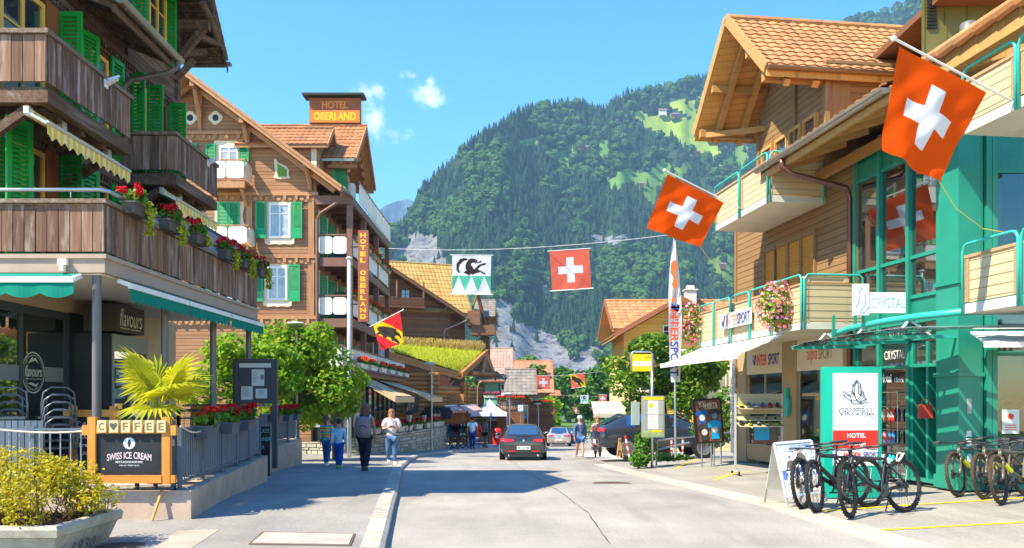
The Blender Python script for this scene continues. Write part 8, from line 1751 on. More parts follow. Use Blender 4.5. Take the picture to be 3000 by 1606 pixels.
for i, (px, Y, z, r, lab) in enumerate(((2128,24.8,.35,(.55,.5,.9),'tall leafy shrub against the end wall of the sports shop'),(2090,26.2,.1,(.8,.5,.6),'leafy shrub behind the shirt board'),(1890,23.6,-.22,(.33,.3,.55),'weedy green climber round the foot of the bus timetable'),(1872,23.2,-.30,(.3,.2,.22),'low green weeds at the kerb corner by the bus stop'),(1958,24.4,-.2,(.8,.2,.12),'low yellowish plants along the bus stop kerb'),(2060,34,.0,(1.6,.6,.7),'clipped dark hedge behind the parked black car'),(1745,44,-.9,(.9,.7,.8),'round green bush under the cream awning'))):
 shrub('shrub', lab, (at(px,0,Y).x,Y,z-.1), r, 420 if i < 3 else 260, GERLEAF if i != 5 else DARKLEAF, .11 if i else .13, -.0, None, 'shrub')
def farwoods():
 gl = leafmat('far_leaf', (.06,.15,.02), (.15,.27,.035), .35); lab, g = 'round green tree in the belt of trees beyond the village', 'trees beyond the end of the street'; pr = []
 for s in range(3): pr.append(tree('broadleaf_tree', lab, (0,0,0), (0,0,5.2), (3.4,3.2,4.2), 900, .75, gl, .3, seed=50+s, group=g, lumps=16, limbs=4))
 rs = random.Random(77); k = 0
 for Y, x0, x1, n in ((118,-22,26,9),(150,-16,34,11),(190,-30,60,16),(250,-50,90,20),(330,-60,120,22)):
  for i in range(n):
   x = x0+(x1-x0)*(i+rs.uniform(.2,.8))/n; s = rs.uniform(.75,1.25)*(1.0 if Y < 170 else 1.45)
   if Y < 170 and 2 < x-.04*Y < 6: continue
   o = pr[k] if k < 3 else dup(pr[rs.randrange(3)], (0,0,0), 0, lab, g); k += 1; o.location = (x, Y+rs.uniform(-6,6), gz(Y)-.5); o.rotation_euler.z = rs.uniform(0,6.28); o.scale = (s,s,s*rs.uniform(.85,1.15))
farwoods()
def hillhouses():
 W_ = plain('hill_white', (.66,.62,.55), .8); B_ = plain('hill_brown', (.14,.07,.04), .8); G_ = plain('hill_roof', (.22,.15,.12), .8)
 for i, (px, py, s, c, lab) in enumerate(((1712,436,1.0,B_,'dark chalet on the shaded meadow of the mountain'),(1700,428,.7,B_,'smaller brown barn just above the dark mountain chalet'),(1833,420,.8,B_,'brown barn half hidden by trees high on the slope'),(1941,327,1.0,W_,'white chalet on the sunlit upper meadow'),(1978,338,.9,B_,'brown chalet right of the white one on the upper meadow'),(2040,448,.9,B_,'low brown hut below the bright meadow'),(1880,538,.6,B_,'tiny hut at the edge of the lower meadow'),(2118,775,.6,B_,'small grey hut on the lowest meadow'))):
  ys = lerp_tab(SKY, px); e = (py-1300)/(ys-1300); D = mdist(px, e)-14; p = at(px, py+6, D); t = thing('mountain_chalet', lab, 'chalet', tuple(p), 0, 'chalets on the mountainside'); A = p+V(-7*s,0,8.5*s); gable_roof('roof', t, A, A+V(14*s,0,0), 6*s, 4*s, 0, G_, None, th=.6); housebody(t, A, (1,0,0), 14*s, 6*s, 4*s, p.z-4, c, 1)
hillhouses()
# ---------------------------------------------------------------- people
def skin(name, pts, edges, root, mat, parent, lv=1):
 """one continuous limb-and-trunk surface grown round a skeleton; pts: name -> (x,y,z,radius[,radius2])"""
 ks = list(pts); me = bpy.data.meshes.new(name); me.from_pydata([tuple(pts[k][:3]) for k in ks], [(ks.index(a), ks.index(b)) for a, b in edges], []); me.materials.append(mat)
 o = bpy.data.objects.new(name, me); COL.objects.link(o); o.parent = parent; sm = o.modifiers.new('skin', 'SKIN'); sm.use_smooth_shade = True
 for i, k in enumerate(ks):
  sv = me.skin_vertices[0].data[i]; r = pts[k][3:]; sv.radius = (r[0], r[-1]); sv.use_root = (k == root)
 ss = o.modifiers.new('sub', 'SUBSURF'); ss.levels = lv; ss.render_levels = lv; ROOT[o.name] = mat_of(parent); return o
def person(label, loc, rz, h, skinc, top, legs, shoe_c, hair, hairlen=0.0, stride=.25, arms=('down','down'), sleeve=1.0, short=False, cap=None, pack=None, slim=1.0, topmat=None, pony=False, hold=None, bag=None):
 t = thing('person', label, 'person', loc, rz); s = h; sk = plain('skin_'+skinc, {'light':(.55,.30,.20),'tan':(.42,.21,.12),'dark':(.22,.10,.06)}[skinc], .5, .3, var=.05); w = slim
 f = stride*.5; P = {'pel':(0,0,.525,.085*w,.062),'waist':(0,.0,.60,.072*w,.055),'chest':(0,.005,.72,.088*w,.062),'neckb':(0,.0,.815,.045,.04),'neck':(0,-.004,.855,.03),'head0':(0,-.012,.90,.046,.05),'head1':(0,-.008,.955,.05,.056),'head2':(0,-.0,.985,.03)}
 E = [('pel','waist'),('waist','chest'),('chest','neckb'),('neckb','neck'),('neck','head0'),('head0','head1'),('head1','head2')]
 for k, sx in (('L',1),('R',-1)):
  d = f if k == 'L' else -f; lift = .05 if d < 0 else 0
  P['hip'+k] = (sx*.05*w,0,.49,.062*w); P['knee'+k] = (sx*.052*w,-d*.55-(.02 if lift else 0),.275,.04); P['calf'+k] = (sx*.052*w,-d*.75+(.01 if lift else 0),.20,.037); P['ank'+k] = (sx*.052*w,-d*1.0+(.06 if lift else 0),.05+lift*.6,.024)
  E += [('pel','hip'+k),('hip'+k,'knee'+k),('knee'+k,'calf'+k),('calf'+k,'ank'+k)]
  P['sh'+k] = (sx*.108*w,.0,.80,.038); A = arms[0 if k == 'L' else 1]
  if A == 'down': el, wr = (sx*.135*w,.012+d*.2,.64,.027), (sx*.142*w,-.015+d*.5,.50,.02)
  else: el, wr = (sx*.14*w,.0,.645,.027), (sx*.045,-.135,.685,.02)
  P['el'+k] = el; P['wr'+k] = wr; E += [('neckb','sh'+k),('sh'+k,'el'+k),('el'+k,'wr'+k)]
  wv = V(*wr[:3]); hd = (V(0,-.12,-1) if A == 'down' else V(-sx*.8,-.6,.1)).normalized(); sd = V(0,1,0) if A == 'down' else V(0,0,1); pl = wv + hd*.035; P['palm'+k] = (*pl, .017,.010); E.append(('wr'+k,'palm'+k))
  for i in range(4):
   o = sd*((i-1.5)*.0105); b = pl + hd*.022 + o; tpt = b + hd*(.026,.032,.029,.022)[i] + (V(-sx,-.3,0) if A == 'down' else V(0,0,.6))*.012; P['f%s%d'%(k,i)] = (*b,.0052); P['g%s%d'%(k,i)] = (*tpt,.0045); E += [('palm'+k,'f%s%d'%(k,i)),('f%s%d'%(k,i),'g%s%d'%(k,i))]
  tb = pl - hd*.008 + (V(0,-.022,0) if A == 'down' else V(0,0,.02)); P['th'+k] = (*tb,.0058); P['tt'+k] = (*(tb+hd*.024),.005); E += [('palm'+k,'th'+k),('th'+k,'tt'+k)]
 S = lambda Q, g=0.0: {k: tuple(c*s for c in v[:3]) + tuple((r+g)*s for r in v[3:]) for k, v in Q.items()}
 skin('body', S(P), E, 'pel', sk, t)
 def cloth(name, keys, edges, g, mat, ends={}): Q = {k: P[k] for k in keys}; Q.update(ends); return skin(name, S(Q, g), edges, keys[0], mat, t)
 tk = ['chest','waist','pel','neckb']; te = [('pel','waist'),('waist','chest'),('chest','neckb')]; en = {}
 en['hem'] = (0,.0,.485,.088*w,.066); te.append(('pel','hem'))
 for k in 'LR':
  tk += ['sh'+k]; te.append(('neckb','sh'+k))
  if sleeve >= 1: tk += ['el'+k,'wr'+k]; te += [('sh'+k,'el'+k),('el'+k,'wr'+k)]
  elif sleeve > 0: a, b = V(*P['sh'+k][:3]), V(*P['el'+k][:3]); en['sl'+k] = (*a.lerp(b,sleeve), .036); te.append(('sh'+k,'sl'+k))
 cloth('top', tk, te, .010, topmat or plain('cloth_%s' % label[:24].replace(' ','_'), top, .85, .1, var=.1, scale=9), en)
 lk = ['pel']; le = []; en = {}
 for k in 'LR':
  lk += ['hip'+k,'knee'+k]; le += [('pel','hip'+k),('hip'+k,'knee'+k)]
  if not short: lk += ['calf'+k,'ank'+k]; le += [('knee'+k,'calf'+k),('calf'+k,'ank'+k)]
 if short:
  for k in 'LR': lk.remove('knee'+k); le.remove(('hip'+k,'knee'+k)); a, b = V(*P['hip'+k][:3]), V(*P['knee'+k][:3]); en['th2'+k] = (*a.lerp(b,.62), .053); le.append(('hip'+k,'th2'+k))
 cloth('shorts' if short else 'trousers', lk, le, .009, plain('legs_%s' % label[:24].replace(' ','_'), legs, .85, .1, var=.15, scale=8), en)
 for k, sx in (('L',1),('R',-1)):
  a = P['ank'+k]; z0 = max(0, a[2]-.05); m = MB(); L = [(-.035,.022,.05),(0,.026,.058),(.035,.027,.045),(.075,.028,.03),(.10,.02,.018)]; Q = []
  for y, ww, hh in L: Q += [((a[0]-ww)*s,(a[1]-y)*s,z0*s),((a[0]-ww*.8)*s,(a[1]-y)*s,(z0+hh)*s),((a[0]+ww*.8)*s,(a[1]-y)*s,(z0+hh)*s),((a[0]+ww)*s,(a[1]-y)*s,z0*s)]
  m.v = Q; m.f = [(4*i+j,4*i+(j+1)%4,4*i+4+(j+1)%4,4*i+4+j) for i in range(4) for j in range(4)]+[(3,2,1,0),(16,17,18,19)]; m.m = [0]*len(m.f)
  me = bpy.data.meshes.new('shoe'); me.from_pydata(m.v,[],m.f); me.materials.append(plain('shoes_%s' % label[:20].replace(' ','_'), shoe_c, .6)); o = bpy.data.objects.new('shoe', me); COL.objects.link(o); o.parent = t; ROOT[o.name] = mat_of(t)
 X = mat_of(t); hm = plain('hair_%.2f' % hair[0], hair, .5, .3, var=.25, scale=30); m = MB(X)
 m.ball((0,.010*s,.955*s), .064*s, 14, 9, sc=(.93,1.0,.92))
 if hairlen: m.ball((0,.03*s,(.93-hairlen*.45)*s), .062*s, 12, 8, sc=(1.12,.62,.9+hairlen*7))
 if pony: m.tube([(0,.06*s,.955*s),(0,.085*s,.91*s),(0,.08*s,.82*s)],[.022*s,.024*s,.008*s],8)
 m.build('hair', hm, t, True); m = MB(X)                      # the face: brows, eyes, nose, mouth, ears
 for sx in (-1,1): m.ball((sx*.02*s,-.0585*s,.925*s), .0065*s, 6, 4, sc=(1.2,.5,.7)); m.bar((sx*.01*s,-.061*s,.937*s),(sx*.031*s,-.058*s,.938*s),.004*s,.004*s)
 m.bar((-.015*s,-.0565*s,.888*s),(.015*s,-.0565*s,.888*s),.004*s,.005*s); m.build('face_features', plain('face_dark', (.10,.04,.03), .6), t); m = MB(X); m.ball((0,-.062*s,.909*s),.009*s,8,5,sc=(.8,1,1.3)); m.ball((.05*s,.0,.918*s),.014*s,6,5,sc=(.4,.8,1.2)); m.ball((-.05*s,.0,.918*s),.014*s,6,5,sc=(.4,.8,1.2)); m.build('nose_and_ears', sk, t, True)
 if cap: m = MB(X); m.ball((0,.004*s,.968*s),.068*s,14,8,sc=(.95,1.0,.78)); m.prism([(-.05*s,-.045*s,.965*s),(.05*s,-.045*s,.965*s),(.035*s,-.12*s,.955*s),(-.035*s,-.12*s,.955*s)],(0,0,.008*s)); m.build('cap', plain('cap_%.2f' % cap[0], cap, .7), t, True)
 if pack:
  m = MB(X); P2 = []; Z = [(.50,.08,.05),(.53,.10,.10),(.62,.105,.11),(.72,.10,.095),(.79,.08,.07),(.82,.05,.03)]
  for z, a, d in Z: P2 += [(-a*s,.07*s,z*s),(-a*.85*s,(.07+d)*s,z*s),(a*.85*s,(.07+d)*s,z*s),(a*s,.07*s,z*s)]
  m.add(P2,[(4*i+j,4*i+(j+1)%4,4*i+4+(j+1)%4,4*i+4+j) for i in range(5) for j in range(4)]+[(3,2,1,0),(20,21,22,23)]); pk = m.build('backpack', plain('pack_%.2f' % pack[0], pack, .8, var=.15), t, True); m = MB(X)
  for sx in (-1,1): m.tube([(sx*.05*s,.08*s,.80*s),(sx*.065*s,.02*s,.845*s),(sx*.07*s,-.07*s,.78*s),(sx*.07*s,-.075*s,.70*s),(sx*.085*s,.05*s,.60*s)],.012*s,6)
  m.tube([(-.07*s,.168*s,.66*s),(0,.185*s,.69*s),(.07*s,.168*s,.66*s)],.006*s,5); m.build('strap', plain('strap_dark', (.05,.045,.05), .8), pk)
 if hold: m = MB(X); m.box(-.035*s,.045*s,-.185*s,-.14*s,.695*s,.712*s); o = m.build('phone', BLACK); tag(o, hold, 'phone')
 return t
def stripes():
 g = NG('striped_knit'); tc = g.n('TexCoord'); sp = g.n('SeparateXYZ'); g.L.new(tc.outputs['Object'], sp.inputs[0]); r = g.n('ValToRGB'); r.color_ramp.interpolation = 'CONSTANT'; f = g.math('FRACT', g.math('MULTIPLY', sp.outputs[2], 5.6)); g.L.new(f, r.inputs[0]); C = [(.70,.04,.08),(.85,.55,.05),(.10,.52,.28),(.06,.32,.45),(.85,.28,.04),(.8,.65,.28)]
 while len(r.color_ramp.elements) < 6: r.color_ramp.elements.new(.5)
 for i, c in enumerate(C): e = r.color_ramp.elements[i]; e.position = i/6; e.color = (*c,1)
 return g.fin(r.outputs[0], .9, .1)
def pl(px, py, Y): x = at(px,0,Y).x; return (x, Y, CZ+(VY-py)/2329*Y)
def put(px, py, on): q = ong(px, py, on); return tuple(q)
DEN = (.05,.12,.27)
person('girl in a rainbow striped jumper and jeans walking away', put(957,1366,.1), R(176), 1.46, 'light', (.5,.1,.1), DEN, (.7,.7,.7), (.13,.06,.03), 0, .16, slim=.9, topmat=stripes(), pony=True)
person('boy in a pale blue hoodie, blue trousers and dark cap walking away', put(993,1374,.1), R(184), 1.34, 'light', (.48,.66,.74), (.02,.09,.36), (.10,.35,.05), (.08,.04,.02), 0, .22, slim=.92, cap=(.012,.02,.04))
person('woman in a brown cap and dark trousers carrying a grey-brown backpack', put(1069,1382,.1), R(180), 1.70, 'tan', (.26,.50,.60), (.022,.024,.034), (.05,.05,.05), (.12,.055,.03), .10, .26, sleeve=0, cap=(.13,.07,.055), pack=(.27,.18,.18), slim=.98)
person('woman in a white top and jeans looking down at her phone', put(1147,1361,.1), R(8), 1.68, 'light', (.80,.76,.70), (.09,.17,.30), (.7,.66,.62), (.26,.11,.035), .07, .06, arms=('up','up'), sleeve=.85, slim=1.08, hold='dark phone held in both hands by the woman in white')
person('man in a white tee shirt, blue trousers and black cap walking away', put(1384,1317,.1), R(176), 1.80, 'tan', (.80,.80,.80), (.015,.05,.19), (.03,.03,.03), (.03,.02,.02), 0, .18, sleeve=.6, cap=(.015,.015,.02), slim=1.1)
person('bearded man in a grey tee shirt and black shorts standing by the tents', put(1422,1312,.1), R(120), 1.78, 'dark', (.17,.19,.23), (.012,.012,.015), (.03,.03,.03), (.02,.015,.01), 0, .08, sleeve=.6, short=True, slim=1.02)
person('hiker in a white cap, navy shirt and blue shorts walking toward us', put(1699,1345,.0), R(4), 1.72, 'light', (.10,.15,.28), (.08,.17,.38), (.2,.19,.16), (.12,.06,.03), 0, .26, short=True, cap=(.75,.75,.74), pack=(.05,.07,.12))
person('hiker in a pink top and dark trousers walking toward us', put(1751,1344,.0), R(-6), 1.70, 'light', (.58,.27,.30), (.03,.03,.035), (.20,.14,.09), (.22,.09,.04), .02, .2, pack=(.25,.04,.09))
# ---------------------------------------------------------------- cars
def car(label, loc, rz, L, W_, H, paint, tab, glassx, kind):
 """tab: rows (x, sill, belt, roof, roof half width share); x runs from the tail to the nose"""
 t = thing('car', label, 'car', loc, rz); X = mat_of(t); hw = W_/2; m = MB(X); rings = []
 for x, z0, zb, zr, rw, ws in tab: w = hw*ws; rings.append([(0,z0),(w*.86,z0),(w*.97,z0+.10),(w,(z0+zb)/2),(w*.97,zb-.03),(w*.93,zb+.01),(max(w*rw,.05),zr-.05),(w*rw*.85,zr-.012),(0,zr)])
 P = []; n = 9
 for (x, *_), rg in zip(tab, rings): P += [(x-L/2,y,z) for y,z in rg] + [(x-L/2,-y,z) for y,z in reversed(rg[1:-1])]
 k = 16; ns = len(tab); m.add(P, [(k*i+j,k*i+k+j,k*i+k+(j+1)%k,k*i+(j+1)%k) for i in range(ns-1) for j in range(k)]+[tuple(range(k)),tuple(range(k*ns-1,k*ns-k-1,-1))]); b = m.build('body', paint, t, True, angle=55)
 sm = b.modifiers.new('sub','SUBSURF'); sm.levels = sm.render_levels = 2
 row = lambda x: [lerp_tab([(r[0],r[i]) for r in tab], x) for i in range(1,6)]
 GL = glassmat('car_glass', (.02,.03,.035), .03, 0, .8, .28); pt = lambda x, u, sx, o=.012: (lambda r: V(x-L/2, sx*((hw*r[4]*.935)*(1-u)+(hw*r[4]*r[3]*.985)*u+o), (r[1]+.02)*(1-u)+(r[2]-.06)*u))(row(x))
 for sx in (-1,1):
  for a, c in zip(glassx[2:], glassx[3:]):
   if c < a: continue
   g = MB(X); N = 5
   g.add([pt(a+.035+(c-a-.07)*i/N, u, sx) for i in range(N+1) for u in (.05,.93)],[(2*i,2*i+2,2*i+3,2*i+1) for i in range(N)]); g.build('side_window', GL, t)
 def screen(x0, x1, name):
  g = MB(X); q = lambda x, s_: (lambda r: V(x-L/2, s_*hw*r[4]*r[3]*.80, r[2]+.012))(row(x)); N = 4; g.add([q(x0+(x1-x0)*i/N, s_) for i in range(N+1) for s_ in (-1,-.5,0,.5,1)],[(5*i+j,5*i+5+j,5*i+6+j,5*i+1+j) for i in range(N) for j in range(4)]); return g.build(name, GL, t, True)
 screen(*glassx[0], 'rear_window'); screen(*glassx[1], 'windscreen')
 r_ = H*.222; rim = plain('alloy_rim', (.45,.45,.46), .3, .5, .8)
 for x in (L*.205, L*.795):
  for sx in (-1,1):
   y = sx*(hw-.10); g = MB(X); g.lathe([(r_*.68,-.10),(r_*.95,-.11),(r_,-.07),(r_,.07),(r_*.95,.11),(r_*.68,.10)],(x-L/2,y,r_),24,'Y'); w = g.build('wheel', RUB, t, True, angle=40); g = MB(X); yo = y+sx*.105
   for i in range(5):
    q = 2*math.pi*i/5
    g.lathe([(r_*.27,-.012),(r_*.27,.012),(r_*.20,.014),(r_*.20,-.014)],(x-L/2+r_*.42*math.cos(q),yo,r_+r_*.42*math.sin(q)),14,'Y')
   g.lathe([(r_*.70,-.02),(r_*.70,.02),(r_*.63,.02),(r_*.63,-.02)],(x-L/2,yo,r_),24,'Y'); g.build('rim', rim, w); g = MB(X); g.lathe([(r_*1.13,-.045),(r_*1.13,.0),(r_*1.0,.0),(r_*1.0,-.045)],(x-L/2,sx*(hw-.005)+(.0 if sx > 0 else .045),r_+.01),24,'Y'); g.build('wheel_arch', BLACK, t)
 red = plain('tail_light', (.55,.012,.012), .15, .6, var=.2, scale=30); x0 = -L/2
 for sx in (-1,1):
  zz = tab[1][2]; g = MB(X); g.prism([(x0+.0,sx*hw*.40,zz-.05),(x0+.0,sx*hw*.80,zz-.07),(x0+.16,sx*hw*.985,zz-.06),(x0+.20,sx*hw*.985,zz+.06),(x0+.02,sx*hw*.80,zz+.06),(x0+.02,sx*hw*.42,zz+.035)],(-.035,0,.0)); g.build('tail_light', red, t)
  g = MB(X); q = row(L*.68); g.ball((L*.68-L/2, sx*(hw+.10), q[1]+.07), .11, 10, 7, sc=(.8,1,.65)); g.bar((L*.68-L/2,sx*(hw-.05),q[1]+.03),(L*.68-L/2,sx*(hw+.08),q[1]+.05),.05,.04); g.build('mirror', paint, t, True)
  g = MB(X); g.box(x0-.045,x0-.02,sx*hw*.5-.13,sx*hw*.5+.13,.42,.47); g.build('reflector', red, t); g = MB(X); g.tube([(x0+.1,sx*hw*.62,.27),(x0-.05,sx*hw*.62,.27)],.04,10); g.build('exhaust', CHROME, t, True)
  g = MB(X); g.prism([(L/2-.22,sx*hw*.55,.66),(L/2-.30,sx*hw*.90,.68),(L/2-.34,sx*hw*.90,.78),(L/2-.26,sx*hw*.55,.74)],(.05,0,0)); g.build('headlight', CHROME, t)
 g = MB(X); g.box(x0-.035,x0+.1,-hw*.8,hw*.8,.22,.33); g.build('bumper', plain('bumper_grey', (.03,.03,.032), .6), t); g = MB(X); g.box(x0-.055,x0-.036,-.26,.26,.50,.64); pt_ = g.build('number_plate', WHITE, t); g = MB(X); put_text(g, 'BE 316 360' if kind == 0 else 'BE 58 217', X.inverted() @ (X @ V(x0-.0575,0,.57)), (0,-1,0), (0,0,1), w=.44, h=.09); g.build('lettering', BLACK, pt_)
 g = MB(X); g.lathe([(.045,-.03),(.045,.0)],(x0-.02,0,tab[1][2]-.02),14,'X'); g.build('badge', CHROME, t)
 g = MB(X); g.box(x0+.06,x0+.09,-.3,.3,tab[2][3]+.01,tab[2][3]+.04); g.build('rear_wiper', BLACK, t); return t
def paint(name, c, fl=.35): p = plain(name, c, .2, .6, fl, var=.06); p.node_tree.nodes['Principled BSDF'].inputs['Coat Weight'].default_value = .7; return p
def onroad(px, py, Y): p = at(px, 0, Y); return (p.x, Y, gz(Y))
HB = [(0,.34,.62,.70,.85,.90),(.02,.30,.86,.96,.86,.95),(.14,.27,.93,1.03,.84,.97),(.72,.25,.96,1.38,.66,1.0),(1.3,.25,.95,1.43,.68,1.0),(2.3,.25,.93,1.42,.68,1.0),(2.55,.25,.92,1.38,.68,1.0),(3.35,.25,.88,1.0,.80,1.0),(4.1,.26,.78,.85,.78,.95),(4.35,.30,.62,.70,.75,.85)]
WG = [(0,.36,.66,.74,.85,.92),(.02,.32,.88,.98,.86,.96),(.10,.28,.93,1.04,.82,.98),(.42,.26,.96,1.42,.70,1.0),(1.2,.26,.95,1.47,.70,1.0),(2.5,.26,.93,1.45,.70,1.0),(2.8,.26,.92,1.40,.70,1.0),(3.6,.26,.88,1.02,.80,1.0),(4.4,.27,.78,.86,.78,.95),(4.65,.32,.62,.70,.75,.85)]
SU = [(0,.45,.80,.88,.85,.90),(.03,.40,1.02,1.10,.86,.96),(.16,.36,1.07,1.16,.84,.98),(.95,.34,1.10,1.58,.66,1.0),(1.6,.34,1.08,1.65,.68,1.0),(2.4,.34,1.05,1.63,.68,1.0),(2.7,.34,1.04,1.58,.68,1.0),(3.6,.34,1.0,1.14,.80,1.0),(4.4,.35,.90,.98,.78,.96),(4.69,.40,.72,.80,.75,.86)]
car('dark grey hatchback driving away in the middle of the road', onroad(1529,0,32.5), R(91), 4.35, 1.80, 1.43, paint('car_dark_grey', (.05,.043,.04)), HB, ((.17,.70),(2.6,3.3),.75,1.6,2.65), 0)
car('silver estate car driving away farther down the road', onroad(1638,0,60), R(86), 4.65, 1.78, 1.47, paint('car_silver', (.50,.48,.43), .5), WG, ((.12,.41),(2.85,3.55),.5,1.3,2.1,2.9), 1)
p = at(1930,0,29.2); car('black sport utility car parked behind the bus stop', (p.x,29.2,-.50), R(4), 4.69, 1.92, 1.65, paint('car_blue_black', (.03,.036,.05), .2), SU, ((.2,.92),(2.75,3.55),.95,1.75,2.8), 2)
car('small dark car waiting far down the street', onroad(1668,0,76), R(80), 4.35, 1.80, 1.43, paint('car_far_dark', (.02,.022,.03)), HB, ((.17,.70),(2.6,3.3),.75,1.6,2.65), 2)
# ---------------------------------------------------------------- flags, banner, bus stop
def clothmat(name, c, tr=.35):
 if name in MATS: return MATS[name]
 g = NG(name); v = g.coord(); n = g.noise(v, 40, 2); col = g.mix(g.rng(n,.3,.7), tuple(x*.93 for x in c), c); g.fin(col, .85, .1); d = g.n('BsdfTranslucent'); g.L.new(col, d.inputs[0]); x = g.n('MixShader'); x.inputs[0].default_value = tr; g.L.new(g.b.outputs[0], x.inputs[1]); g.L.new(d.outputs[0], x.inputs[2]); g.L.new(x.outputs[0], g.out.inputs[0]); MATS[name] = g.m; return g.m
FR = clothmat('flag_red', (1.0,.105,.003), .6); FRP = clothmat('flag_faded_red', (.80,.15,.09)); FW = clothmat('flag_white', (.80,.79,.80)); FY = clothmat('flag_yellow', (.80,.50,.01)); FK = clothmat('flag_black', (.035,.025,.02), .1); FG = clothmat('flag_green', (.10,.52,.32))
def cross(u, v): a, b = abs(u-.5), abs(v-.5); return 1 if (a < .094 and b < .3125) or (b < .094 and a < .3125) else 0
BEAR = [(.44,.12),(.52,.06),(.60,.10),(.62,.17),(.70,.14),(.78,.08),(.82,.13),(.74,.21),(.68,.28),(.70,.36),(.80,.36),(.86,.42),(.78,.46),(.68,.46),(.66,.58),(.72,.66),(.70,.78),(.76,.88),(.66,.90),(.60,.80),(.58,.70),(.50,.68),(.46,.78),(.50,.90),(.40,.92),(.36,.80),(.34,.66),(.28,.66),(.30,.50),(.36,.36),(.38,.24)]
def bern(u, v):
 if abs((u-.5)-(v-.5)) > .31: return 0
 a = R(45); x, y = u-.5, v-.5; p, q = (x*math.cos(a)+y*math.sin(a))/1.25+.5, (-x*math.sin(a)+y*math.cos(a))/.95+.5
 return 2 if inpoly(q, p, BEAR) else 1
IBEX = [[(.10,.36),(.12,.20),(.22,.09),(.34,.08),(.42,.12),(.30,.15),(.20,.24),(.17,.34),(.21,.46),(.14,.44)],[(.36,.20),(.42,.12),(.50,.08),(.62,.11),(.66,.16),(.56,.19),(.48,.22),(.52,.30),(.57,.36),(.64,.28),(.74,.22),(.88,.20),(.86,.25),(.74,.28),(.66,.36),(.58,.40),(.66,.36),(.74,.40),(.86,.46),(.84,.50),(.72,.44),(.64,.46),(.54,.50),(.48,.48),(.44,.53),(.28,.44),(.36,.40),(.34,.30)],[(.56,.19),(.70,.16),(.76,.12),(.74,.19),(.58,.22)]]
def ibex(u, v):
 if v < .53: return 2 if any(inpoly(u,v,P) for P in IBEX) else 0
 w = abs(((u*3+.5) % 1)-.5)*2; return 1 if v < .90 and w < 1-(v-.53)/.40 else 0
def flag(parent, c, fn, mats, n=56, rip=.03, seed=0, name='cloth', T=Matrix()):
 tl, tr, br, bl = [Vector(p) for p in c]; nn = (tr-tl).cross(bl-tl).normalized(); m = MB()
 def f(u, v): return (tl*(1-u)+tr*u)*(1-v)+(bl*(1-u)+br*u)*v + nn*(rip*(math.sin(u*7+v*3+seed)*.6+math.sin(u*13-v*6+seed*2)*.3+math.sin(u*23+v*17)*.10+.2*math.sin((u+v)*9+seed))*min(1,v*3+.15))
 m.grid(f, n, n); k = 0
 for j in range(n):
  for i in range(n): m.m[k] = fn((i+.5)/n, (j+.5)/n); k += 1
 return m.build(name, mats, parent, True)
def poleflag(label, a, b, corners, Y, knob=True, rope=None, fn=cross, mats=None):
 A, B = at(*a[:2],a[2]), at(*b[:2],b[2]); t = thing('flag', label, 'flag', tuple(A)); m = MB(); m.tube([A,B],.018,8); m.ball(B,.04,8,6); m.build('pole', WHITE, t); flag(t, [at(x,y,z) for x,y,z in corners], fn, mats or [FR,FW], rip=.075); 
 if rope: m = MB(); P = [at(*q) for q in rope]; m.tube(P,.007,4); m.build('rope', plain('rope_yellow', (.7,.5,.05), .7), t)
 return t
poleflag('big orange-red Swiss flag with a white cross on a pole above the green glass front', (2965,296,11.5), (2618,113,11.0), [(2635,136,11.0),(2891,271,11.35),(2752,533,11.4),(2586,441,11.1)], 11.3, rope=[(2752,533,11.4),(2800,610,11.8),(2880,670,12.4),(2960,684,12.6)])
poleflag('smaller orange-red Swiss flag with a white cross on a pole at the upper tan balcony', (2165,609,19.8), (1947,499,19.2), [(1956,510,19.2),(2121,594,19.6),(2051,724,19.6),(1896,669,19.3)], 19.5, rope=[(2051,724,19.6),(2100,785,20),(2155,848,20.4)])
poleflag('red and yellow Bernese bear flag on a slanting pole at the hotel', (1083,958,34), (1181,908,32.5), [(1172,915,32.6),(1094,955,33.6),(1118,1028,33.4),(1186,1002,32.6)], 33, fn=lambda u,v: bern(1-u,v), mats=[clothmat('flag_crimson', (.70,.025,.03)),FY,FK])
def string(label, pts, flags, sag, group=None):
 A, B = at(*pts[0]), at(*pts[1]); t = thing('flag_line', label, 'rope', tuple(A)); m = MB(); m.tube([A.lerp(B,i/16)-V(0,0,sag*4*(i/16)*(1-i/16)) for i in range(17)],.010,4); m.build('rope', plain('line_grey', (.5,.5,.5), .6), t)
 for lab, c, Y, fn, mats in flags:
  q = [at(x,y,Y) for x,y in c]; o = thing('banner', lab, 'flag', tuple((q[0]+q[1])/2), 0, 'flags strung across the street'); flag(o, q, fn, mats, n=64 if Y < 40 else 32, rip=.02, seed=Y); m = MB(); d = (q[1]-q[0]).normalized()*.08; m.tube([q[0]-d,q[1]+d],.014,6); m.tube([q[3]-d,q[2]+d],.02,6); m.build('rod', WHITE, o)
string('thin line carrying the ibex and Swiss banners across the street', ((1138,728,33),(2000,683,26)), [('white banner with a black leaping ibex above green points',((1325,747),(1439,748),(1437,863),(1325,862)),30,ibex,[FW,FG,FK]),('faded red Swiss banner hanging on the line beside the ibex banner',((1610,736),(1726,728),(1732,845),(1618,853)),29,cross,[FRP,FW])], .25)
string('far line with a Swiss and a bear flag', ((1500,1098,72),(1800,1082,68)), [('far red Swiss banner in front of the red roofs',((1573,1100),(1611,1101),(1612,1142),(1574,1141)),70,cross,[FRP,FW]),('far red and yellow bear banner alone against the trees',((1670,1098),(1712,1093),(1715,1133),(1675,1138)),69,bern,[FRP,FY,FK])], .3)
